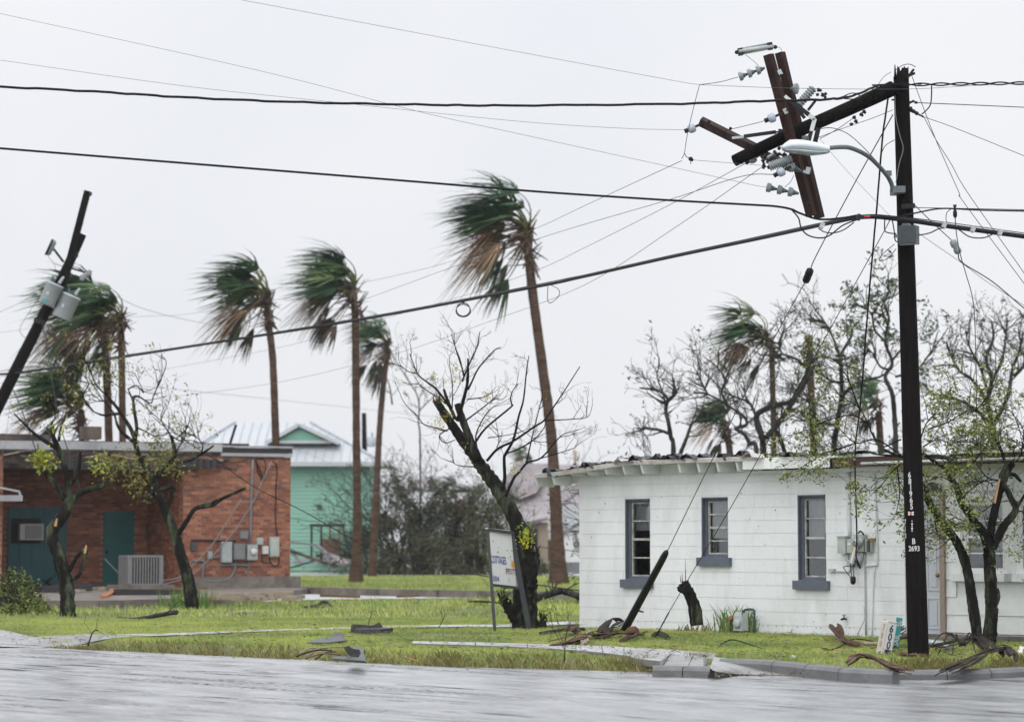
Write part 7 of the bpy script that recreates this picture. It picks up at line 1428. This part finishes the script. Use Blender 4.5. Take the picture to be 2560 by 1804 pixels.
# ================================================================== SIGN, MARKERS, DEBRIS
r = random.Random(91)
M['rustlog'] = mat('reddish_log', (.15, .062, .036), .8, .4, 12, .6, 30, col2=(.06, .035, .025))
sg = thing('cottage_sign', 'weathered white sign board with faded COTTAGES lettering leaning on dark posts', 'sign', gp(1238, 1580)); Yl, Yr = 38.7, 39.25
TL, TR, BRr, BL = at(1220, 1327, Yl), at(1277, 1334, Yr), at(1299, 1466, Yr), at(1230, 1458, Yl); nn = (TR-TL).cross(BL-TL).normalized(); nn = nn if nn.y < 0 else -nn
_d = ray(1299, 1466); BRr = V((0, 0, H))+_d*((TL-V((0, 0, H))).dot(nn)/_d.dot(nn))          # keep the board flat
mb = MB(); q = [TL, TR, BRr, BL]; mb.add([p+nn*.012 for p in q]+[p-nn*.012 for p in q], [(0, 1, 2, 3), (7, 6, 5, 4), (0, 4, 5, 1), (1, 5, 6, 2), (2, 6, 7, 3), (3, 7, 4, 0)]); bd = build(mb, 'board', M['signboard'], sg)
build(MB().bar(at(1217, 1323, Yl-.03), at(1279, 1331, Yr-.03), .07, .045), 'top_rail', M['signframe'], sg); build(MB().bar(at(1216, 1320, Yl-.03), at(1272, 1326, Yr-.03), .06, .012), 'rail_cap', M['whitepaint'], sg)
build(MB().bar(at(1230, 1461, Yl-.02), at(1300, 1470, Yr-.02), .05, .04), 'bottom_rail', M['signframe'], sg)
a = gp(1238, 1581); build(MB().bar(V((a.x, a.y, -.05)), at(1219, 1322, Yl), .05, .05, (0, -1, 0)), 'post', M['signframe'], sg)
a = at(1324, 1574, Yr+.05); build(MB().bar(V((a.x, a.y, -.02)), at(1278, 1330, Yr+.02), .085, .06, (0, -1, 0)), 'post', M['signframe'], sg)
def sgp(u, v, o=.018): t_ = TL.lerp(TR, u); b_ = BL.lerp(BRr, u); return t_.lerp(b_, v)+nn*o
def stext(tx, u, v, hgt, m, sx=.6, nm='lettering'):
    Wd = (TR-TL).length; Ht = (TL-BL).length; vs_, fs_ = text_mesh(tx, hgt); mb = MB(); mb.add([sgp(u+p.x*sx/Wd, v-p.y/Ht, .017) for p in vs_], fs_); build(mb, nm, M[m], bd)
stext('COTTAGES', .30, .54, .17, 'signblue', .46); stext('504', .13, .905, .12, 'signblue', .85); stext('IFPDTTT', .73, .735, .13, 'signbrown', .55, 'faded_lettering'); stext('I', .62, .895, .09, 'signbrown', .6, 'faded_lettering')
mb = MB(); c = sgp(.86, .575, .016); U = (TR-TL).normalized(); Wv = (TL-BL).normalized()
mb.prism([(-.05, -.05), (.05, -.055), (.055, .01), (.02, .03), (.0, .06), (-.02, .03), (-.05, .02)], c, U, Wv, .003); build(mb, 'shell_emblem', M['signyellow'], bd)
for i in range(12):
    build(MB().box(sgp(r.uniform(.08, .9), r.uniform(.1, .6), .013), (.012, .004, r.uniform(.012, .03))), 'paint_chip', M['blackpaint2'], bd)
# --- street marker and name sign by the pole
Ys = gp(2218, 1638).y; kS = mpp(Ys)
mk = thing('street_marker', 'toppled pale concrete street marker with numerals 600 beside the pole', 'street marker', gp(2212, 1640))
u_ = V((.93, .36, 0)).normalized(); ln = V((.20, .03, .98)).normalized(); wv = u_-ln*u_.dot(ln); wv.normalize(); fn = wv.cross(ln).normalized(); fn = fn if fn.y < 0 else -fn
c = at(2224, 1595, Ys); hw, hh, hd = .068, .21, .075
def mkp(a, b, o): return c+wv*a+ln*b+fn*o
mb = MB(); vs = []
for o in (0, -2*hd): vs += [mkp(-hw, -hh, o), mkp(hw, -hh, o), mkp(hw, hh*.92, o), mkp(hw*.6, hh, o), mkp(-hw*.6, hh, o), mkp(-hw, hh*.92, o)]
mb.add(vs, [tuple(range(6)), tuple(range(11, 5, -1))]+[(i, (i+1) % 6, 6+(i+1) % 6, 6+i) for i in range(6)]); body = build(mb, 'block', M['marker'], mk)
mb = MB(); mb.add([mkp(-hw*.92, -hh*.97, .003), mkp(hw*.92, -hh*.97, .003), mkp(hw*.92, hh*.9, .003), mkp(-hw*.92, hh*.9, .003)], [(0, 1, 2, 3)]); build(mb, 'painted_face', M['markerface'], body)
for i, ch in enumerate('600'): put_text(ch, .135, mkp(0, .120-.105*i, .006), wv, ln, M['blackpaint2'], body, 'numeral', .85)
for i, ch in enumerate('700'): put_text(ch, .11, c-wv*(hw+.004)-fn*hd+ln*(.12-.105*i), ln.cross(-wv), ln, M['debriswood'], body, 'side_numeral', .9)
for z_ in (0,):
    ss = thing('street_name_sign', 'fallen teal street name sign with white letters behind the marker', 'street sign', gp(2240, 1622)); Yn = Ys+.35
    A_, B_ = at(2239, 1620, Yn), at(2249, 1543, Yn); d = (B_-A_).normalized(); sx_ = V((d.z, 0, -d.x)); hw2 = .040
    mb = MB(); nf = V((0, -1, 0)); mb.add([A_-sx_*hw2, A_+sx_*hw2, B_+sx_*hw2, B_-sx_*hw2]+[p+V((0, .008, 0)) for p in (A_-sx_*hw2, A_+sx_*hw2, B_+sx_*hw2, B_-sx_*hw2)], [(0, 1, 2, 3), (7, 6, 5, 4), (0, 4, 5, 1), (1, 5, 6, 2), (2, 6, 7, 3), (3, 7, 4, 0)]); bl = build(mb, 'blade', M['streetsign'], ss)
    put_text('SAIL', .085, A_.lerp(B_, .26)-V((0, .004, 0)), d, -sx_, M['whitepaint'], bl, 'lettering', 1.0)
    put_text('ST', .062, A_.lerp(B_, .80)-V((0, .004, 0))-sx_*.016, d, -sx_, M['whitepaint'], bl, 'lettering', 1.0); put_text('600', .038, A_.lerp(B_, .82)-V((0, .004, 0))+sx_*.022, d, -sx_, M['whitepaint'], bl, 'lettering', 1.2)
# --- dead palm leaf litter
def strap(pts, wd, m, name, label, cat='palm debris', grp=None, cup=.25, lift=0.0, k=5, Ys=None):
    """curled strip through photo points on the ground"""
    P_ = spline([V((gp(x, y).x, gp(x, y).y, h_)) for x, y, h_ in pts], k); n = len(P_); mb = MB(); NS = 6
    for q in range(NS):                      # fibrous: several torn strips side by side
        e = lerp(-1, 1, (q+.5)/NS); i0 = r.randrange(0, max(1, n//5)); i1 = n-r.randrange(0, max(1, n//5)); vs = []; tw = r.uniform(-.3, .3); hz = r.uniform(-.012, .02)
        for i in range(i0, i1):
            p = P_[i]; d = (P_[min(i+1, n-1)]-P_[max(i-1, 0)]).normalized(); s = d.cross(V((0, 0, 1))).normalized(); u = s.cross(d); t_ = i/(n-1); W2 = wd*.36*(math.sin(math.pi*min(1, .15+.85*(1-abs(2*t_-1))))**.6)+.01
            c = p+s*(e*W2)+u*(cup*W2*e*e+hz+r.uniform(-.006, .006)); hw_ = W2/NS*2.3*(1 if i0 < i < i1-1 else .4); sd = (s*math.cos(tw)+u*math.sin(tw)); vs += [c+sd*hw_, c+u*.008, c-sd*hw_, c-u*.006]
        m_ = i1-i0
        if m_ >= 2: mb.add(vs, [(4*i+j, 4*i+4+j, 4*i+4+(j+1) % 4, 4*i+(j+1) % 4) for i in range(m_-1) for j in range(4)], False)
    return top(mb, name, M[m], label, cat, grp)
GP = 'dead palm leaf bases on the verge'
strap([(1372, 1621, .03), (1420, 1615, .06), (1470, 1604, .09), (1510, 1598, .07), (1530, 1596, .03)], .30, 'sheath', 'palm_sheath', 'long rust brown palm sheath pointing left below the guard tube', grp=GP, cup=.4)
strap([(1455, 1618, .02), (1468, 1606, .07), (1482, 1595, .10)], .10, 'debriswood', 'palm_sheath', 'pale splinter strip across the long brown sheath', grp=GP)
strap([(1490, 1603, .05), (1540, 1598, .08), (1600, 1594, .05)], .22, 'sheath', 'palm_sheath', 'flat brown sheath right of the guard tube foot', grp=GP)
strap([(1555, 1609, .03), (1590, 1602, .08), (1614, 1596, .07)], .16, 'sheath', 'palm_sheath', 'short brown sheath curl at right of the pile', grp=GP, cup=.6)
strap([(1495, 1597, .05), (1515, 1583, .17), (1540, 1574, .20), (1555, 1572, .12)], .16, 'darkfrond', 'dead_frond', 'grey ribbed dead frond arching up to the guard tube', grp=GP, cup=-.5)
strap([(1500, 1600, .04), (1530, 1588, .12), (1550, 1578, .15)], .14, 'darkfrond', 'dead_frond', 'lower dark dead frond beneath the arching one', grp=GP, cup=-.5)
for i, (x, y, w_, h_, m, lab) in enumerate(((1578, 1592, .22, .15, 'rustlog', 'reddish brown log end beside the guard tube foot'),)):
    p = gp(x, y); mb = MB(); mb.lathe(p+V((-.02, -.1, .07)), p+V((.05, .16, .08)), [(0, .05), (.02, .08), (.5, .09), (.98, .085), (1, .05)], 14); top(mb, 'log', M[m], lab, 'log')
strap([(1420, 1596, .10), (1430, 1588, .14), (1445, 1592, .04)], .16, 'sheath', 'bark_chunk', 'reddish bark chunk standing in grass left of brown sheath', 'bark')
def log(pts, r0, r1, m, name, label, cat='branch', grp=None, side=0, seed=1, lift=.0):
    rr = random.Random(seed); P_ = spline([V((gp(x, y).x, gp(x, y).y, h_+lift)) for x, y, h_ in pts], 5); mb = MB(); n = len(P_); mb.tube(P_, [lerp(r0, r1, i/(n-1)) for i in range(n)], 8, rough=.12, rnd=rr); tips = []
    if side: twigs(mb, P_, side, .4, r0*.35, rr, tips, 1, .2, .12, 0, minr=.003)
    return top(mb, name, M[m], label, cat, grp)
GB_ = 'fallen branches on the lawn'
log([(1352, 1589, .03), (1400, 1583, .05), (1460, 1579, .04)], .035, .03, 'darkbark', 'fallen_log', 'dark log lying in grass before the white house corner', 'log', GB_)
log([(1330, 1512, .12), (1370, 1506, .2), (1410, 1503, .25), (1455, 1510, .15)], .09, .08, 'bark', 'fallen_limb', 'mossy fallen limb behind the sign tree by the house corner', 'branch', GB_, 6)
log([(1170, 1508, .05), (1215, 1514, .1), (1255, 1518, .1)], .03, .015, 'twig', 'fallen_branch', 'thin leafy fallen branch left of the sign tree', 'branch', GB_, 10, 4)
log([(295, 1547, .02), (340, 1551, .03), (390, 1549, .08), (440, 1545, .12)], .03, .05, 'darkbark', 'fallen_branch', 'brown branch lying left of the stripped tree base', 'branch', GB_, 2, 5)
log([(762, 1520, .02), (790, 1519, .05), (810, 1513, .10), (832, 1520, .03)], .035, .03, 'darkbark', 'fallen_branch', 'short crooked branch alone on the middle lawn', 'branch', GB_, 2, 6)
log([(575, 1536, .02), (610, 1533, .03), (650, 1533, .02)], .03, .02, 'debriswood', 'fallen_branch', 'pale stick on the lawn below the brick wall', 'branch', GB_, 0, 7)
log([(1042, 1574, .02), (1100, 1573, .03)], .018, .012, 'twig', 'fallen_branch', 'small stick left of the sign post on the walkway', 'branch', GB_, 2, 8)
log([(40, 1500, .1), (100, 1494, .3), (150, 1470, .6)], .04, .015, 'twig', 'fallen_branch', 'dark fallen branch leaning out of the left bush', 'branch', GB_, 8, 9, )
log([(1796, 1620, .02), (1815, 1613, .06), (1840, 1612, .07), (1905, 1624, .02)], .009, .008, 'blackcable', 'cable_scrap', 'black curved cable scrap lying on grass before white wall', 'cable')
log([(1410, 1655, .0), (1415, 1635, .22), (1425, 1615, .34)], .007, .004, 'twig', 'sapling', 'thin bare sapling sprouting at the road edge', 'plant', None, 6, 10)
log([(2090, 1610, .1), (2130, 1616, .05), (2200, 1619, .06)], .02, .03, 'debriswood', 'fallen_branch', 'pale stick under the dead frond left of marker', 'branch', GB_, 2, 11)
log([(220, 1612, .0), (232, 1600, .12), (245, 1590, .1)], .012, .008, 'twig', 'fallen_branch', 'small forked twig at the left road edge', 'branch', GB_, 3, 12)
strap([(2082, 1592, .20), (2095, 1608, .14), (2120, 1618, .05), (2160, 1622, .03)], .20, 'sheath', 'palm_sheath', 'torn purple brown palm sheath spiking up left of the marker', grp=GP, cup=.7)
log([(2062, 1624, .02), (2075, 1630, .03), (2100, 1625, .05), (2130, 1612, .08), (2170, 1614, .08), (2210, 1622, .05)], .012, .008, 'darkfrond', 'dead_frond', 'dark curved stem lying left of the street marker', 'palm debris', GP, 2, 14)
strap([(2210, 1640, .05), (2235, 1632, .14), (2260, 1622, .16), (2290, 1612, .1)], .16, 'darkfrond', 'dead_frond', 'dark dead frond base against the marker foot', grp=GP, cup=-.4)
strap([(2226, 1635, .12), (2245, 1622, .22), (2262, 1612, .25)], .10, 'darkfrond', 'dead_frond', 'curled dead frond between marker and pole', grp=GP, cup=-.6)
wpst = log([(2310, 1624, .10), (2340, 1624, .09), (2376, 1628, .06)], .05, .048, 'galv', 'fallen_sign_post', 'pale grey metal sign post lying right of the pole base', 'post')
strap([(2310, 1634, .08), (2380, 1632, .14), (2450, 1628, .18), (2480, 1638, .04)], .26, 'darkfrond', 'dead_frond', 'thick dark palm frond base lying right of pole', grp=GP, cup=-.5)
for i, (x, y, dx) in enumerate(((2405, 1632, -60), (2410, 1630, 30), (2400, 1634, -20), (2408, 1630, -95), (2412, 1632, 70))):
    log([(x, y, .10), (x+dx*.5, y-3, .24), (x+dx, y+10, .03)], .012, .006, 'darkfrond', 'frond_stem', ('long dark stem sprawling left', 'dark stem arching right', 'short dark stem upright', 'longest dark stem reaching pole foot', 'dark stem reaching far right')[i]+' from the fallen frond base', 'palm debris', GP, 0, 20+i)
strap([(2118, 1668, .03), (2150, 1662, .10), (2190, 1668, .09), (2240, 1680, .03), (2290, 1683, .0)], .16, 'sheath', 'palm_sheath', 'brown sheath draped over the kerb left of pole base', grp=GP, cup=.5)
strap([(2340, 1684, .0), (2400, 1675, .08), (2470, 1662, .16), (2515, 1658, .20), (2528, 1664, .08)], .24, 'darkfrond', 'dead_frond', 'large black palm frond base lying on the kerb at right', grp=GP, cup=-.5)
strap([(2240, 1645, .03), (2290, 1646, .03), (2330, 1644, .02)], .12, 'sheath', 'bark_strip', 'reddish bark strips at the utility pole foot', 'bark')
strap([(1636, 1598, .03), (1650, 1594, .08), (1668, 1600, .02)], .14, 'darkfrond', 'bark_chunk', 'small curled bark piece at the anchor rod foot', 'bark')
strap([(1672, 1570, .05), (1690, 1560, .14), (1708, 1566, .03)], .22, 'sheath', 'palm_sheath', 'purple brown palm sheath lying left of rotten stump', grp=GP, cup=-.6)
strap([(1655, 1570, .04), (1670, 1562, .08), (1682, 1560, .06)], .10, 'darkfrond', 'dead_frond', 'dark frond scrap beside the purple sheath at wall foot', grp=GP)
# --- torn roofing on the verge
def felt(pts3, th, label, m='shingle', name='roofing_scrap'):
    q = [V(p) for p in pts3]; mb = MB(); nrm = (q[1]-q[0]).cross(q[2]-q[0]).normalized()*th; k = len(q); mb.add(q+[p+nrm for p in q], [tuple(range(k-1, -1, -1)), tuple(range(k, 2*k))]+[(i, (i+1) % k, k+(i+1) % k, k+i) for i in range(k)]); return top(mb, name, M[m], label, 'roofing scrap', 'torn roofing on the verge')
def up_(x, y, bx, by): g_ = gp(bx, by); return at(x, y, g_.y)
felt([up_(858, 1617, 890, 1650), up_(872, 1613, 890, 1650), up_(880, 1620, 890, 1650), up_(898, 1623, 890, 1650), up_(902, 1632, 890, 1650), up_(896, 1642, 890, 1650), up_(875, 1640, 890, 1650), up_(866, 1628, 890, 1650)], .03, 'black torn roofing standing up at the road edge')
felt([gp(866, 1648), gp(884, 1638)+V((0, 0, .12)), gp(905, 1640)+V((0, 0, .12)), gp(916, 1653)], .02, 'grey folded roofing piece under the upright black scrap', 'boxgrey')
felt([gp(830, 1651)+V((0, 0, .03)), gp(830, 1648)+V((0, 0, .05)), gp(912, 1654)+V((0, 0, .05)), gp(912, 1657)+V((0, 0, .03))], .015, 'thin dark strip lying along the road edge', 'boxgrey')
for a, b, c_, lab in ((765, 870, 1614, 'flat wet grey roofing sheet on grass'),):
    felt([gp(a, c_)+V((0, 0, .05)), gp(800, c_-9)+V((0, 0, .06)), gp(850, c_-8)+V((0, 0, .10)), gp(b-6, c_-4)+V((0, 0, .06)), gp(820, c_)+V((0, 0, .05))], .015, lab, 'boxgrey')
felt([gp(826, 1609)+V((0, 0, .03)), gp(836, 1600)+V((0, 0, .12)), gp(852, 1600)+V((0, 0, .12)), gp(868, 1607)+V((0, 0, .03))], .02, 'black crumpled roofing behind the flat grey sheet')
felt([gp(876, 1583)+V((0, 0, .02)), up_(880, 1575, 900, 1586), up_(930, 1578, 900, 1586), up_(948, 1571, 900, 1586), up_(956, 1582, 900, 1586), up_(982, 1585, 900, 1586), gp(950, 1588), gp(890, 1588)], .10, 'low black roofing roll lying on the middle verge')
log([(920, 1578, .1), (930, 1570, .3), (927, 1555, .45)], .006, .003, 'twig', 'dry_stem', 'thin curved stem rising from the black roofing roll', 'weed', None, 0, 31)
for i, (x0, y0, x1, y1) in enumerate(((755, 1641, 860, 1628), (740, 1646, 830, 1636), (765, 1650, 850, 1648), (750, 1638, 800, 1632), (790, 1652, 840, 1640), (770, 1646, 820, 1630))):
    log([(x0, y0, .03), ((x0+x1)/2, (y0+y1)/2, .08), (x1, y1, .06)], .012, .008, ('debriswood', 'darkbark', 'brownboard')[i % 3], 'driftwood_stick', ('longest pale', 'long dark', 'lowest brown', 'short pale', 'short dark', 'middle brown')[i]+' stick in the pile by upright roofing scrap', 'stick', 'sticks by the roofing scrap', 0, 40+i)
log([(1010, 1645, .02), (1040, 1655, .02)], .01, .008, 'rustboard', 'driftwood_stick', 'orange stick in grass right of the upright roofing', 'stick', None, 0, 47)
log([(1195, 1591, .02), (1250, 1594, .03)], .012, .01, 'debriswood', 'driftwood_stick', 'pale stick lying in grass below the sign', 'stick', None, 0, 48)
p = gp(2552, 1640)
for x, y, s in ((2552, 1638, .07), (860, 1650, .05), (1984, 1647, .03)):
    p = gp(x, y, gz(gp(x, y).x, gp(x, y).y)); mb = MB(); vs = [p+V((r.uniform(-s, s)*1.4, r.uniform(-s, s), r.uniform(0, 2*s))) for _ in range(9)]; mb.add(vs, [(0, 1, 2), (1, 3, 2), (2, 3, 4), (4, 3, 5), (5, 6, 4), (6, 7, 8), (0, 8, 7), (1, 5, 3), (2, 6, 7)]); top(mb, 'paper_litter', M['litter'], {2552: 'crumpled white litter in grass at right edge', 860: 'pale litter scrap by the upright roofing', 1984: 'tiny white litter on the kerb'}[x], 'litter', 'litter on the verge')
# plant debris in the gutter and on the slab
mb = MB()
for i in range(900):
    if i < 350: x, y, z_ = r.gauss(1742, 16), r.gauss(1646, 4), .03
    elif i < 620: x, y, z_ = r.uniform(1790, 2010), 1670+r.gauss(0, 3), -.07
    else: x, y, z_ = r.uniform(1540, 1700), 1660+r.gauss(0, 5), .02
    p = gp(x, y); p.z = max(gz(p.x, p.y), -.11)+.04; a = r.uniform(0, 6.28); d = V((math.cos(a), math.sin(a), r.uniform(-.1, .5)))*r.uniform(.03, .1); k = r.uniform(.5, 1.3); mb.col = tuple(q*k for q in r.choice([(.16, .12, .05), (.1, .08, .04), (.2, .19, .07), (.24, .18, .09)])); s = V((-d.y, d.x, 0)).normalized()*.006
    mb.add([p-s, p+s, p+d], [(0, 1, 2)])
o = build(mb, 'plant_litter', M['leaf']); o['kind'] = 'stuff'; o['label'] = 'dead grass and plant litter swept onto kerb and slabs'
# ================================================================== rain mist
mb = MB(); x0, x1, y0, y1, z0, z1 = -720, 720, -140, 1180, -1.2, 17.5
mb.box(((x0+x1)/2, (y0+y1)/2, (z0+z1)/2), (x1-x0, y1-y0, z1-z0))
hm = bpy.data.materials.new('rain_mist'); hm.use_nodes = True; _n = hm.node_tree; _n.nodes.clear()
_o = N(_n, 'ShaderNodeOutputMaterial'); _v = N(_n, 'ShaderNodeVolumePrincipled'); _v.inputs['Color'].default_value = (.93, .95, 1, 1); _v.inputs['Density'].default_value = .0003; _v.inputs['Anisotropy'].default_value = .2
L(_n, _v.outputs[0], _o.inputs['Volume'])
hz = build(mb, 'haze', hm, None, V((0, 0, 0))); hz['kind'] = 'stuff'; hz['label'] = 'thin grey rain mist filling the air over the whole scene'
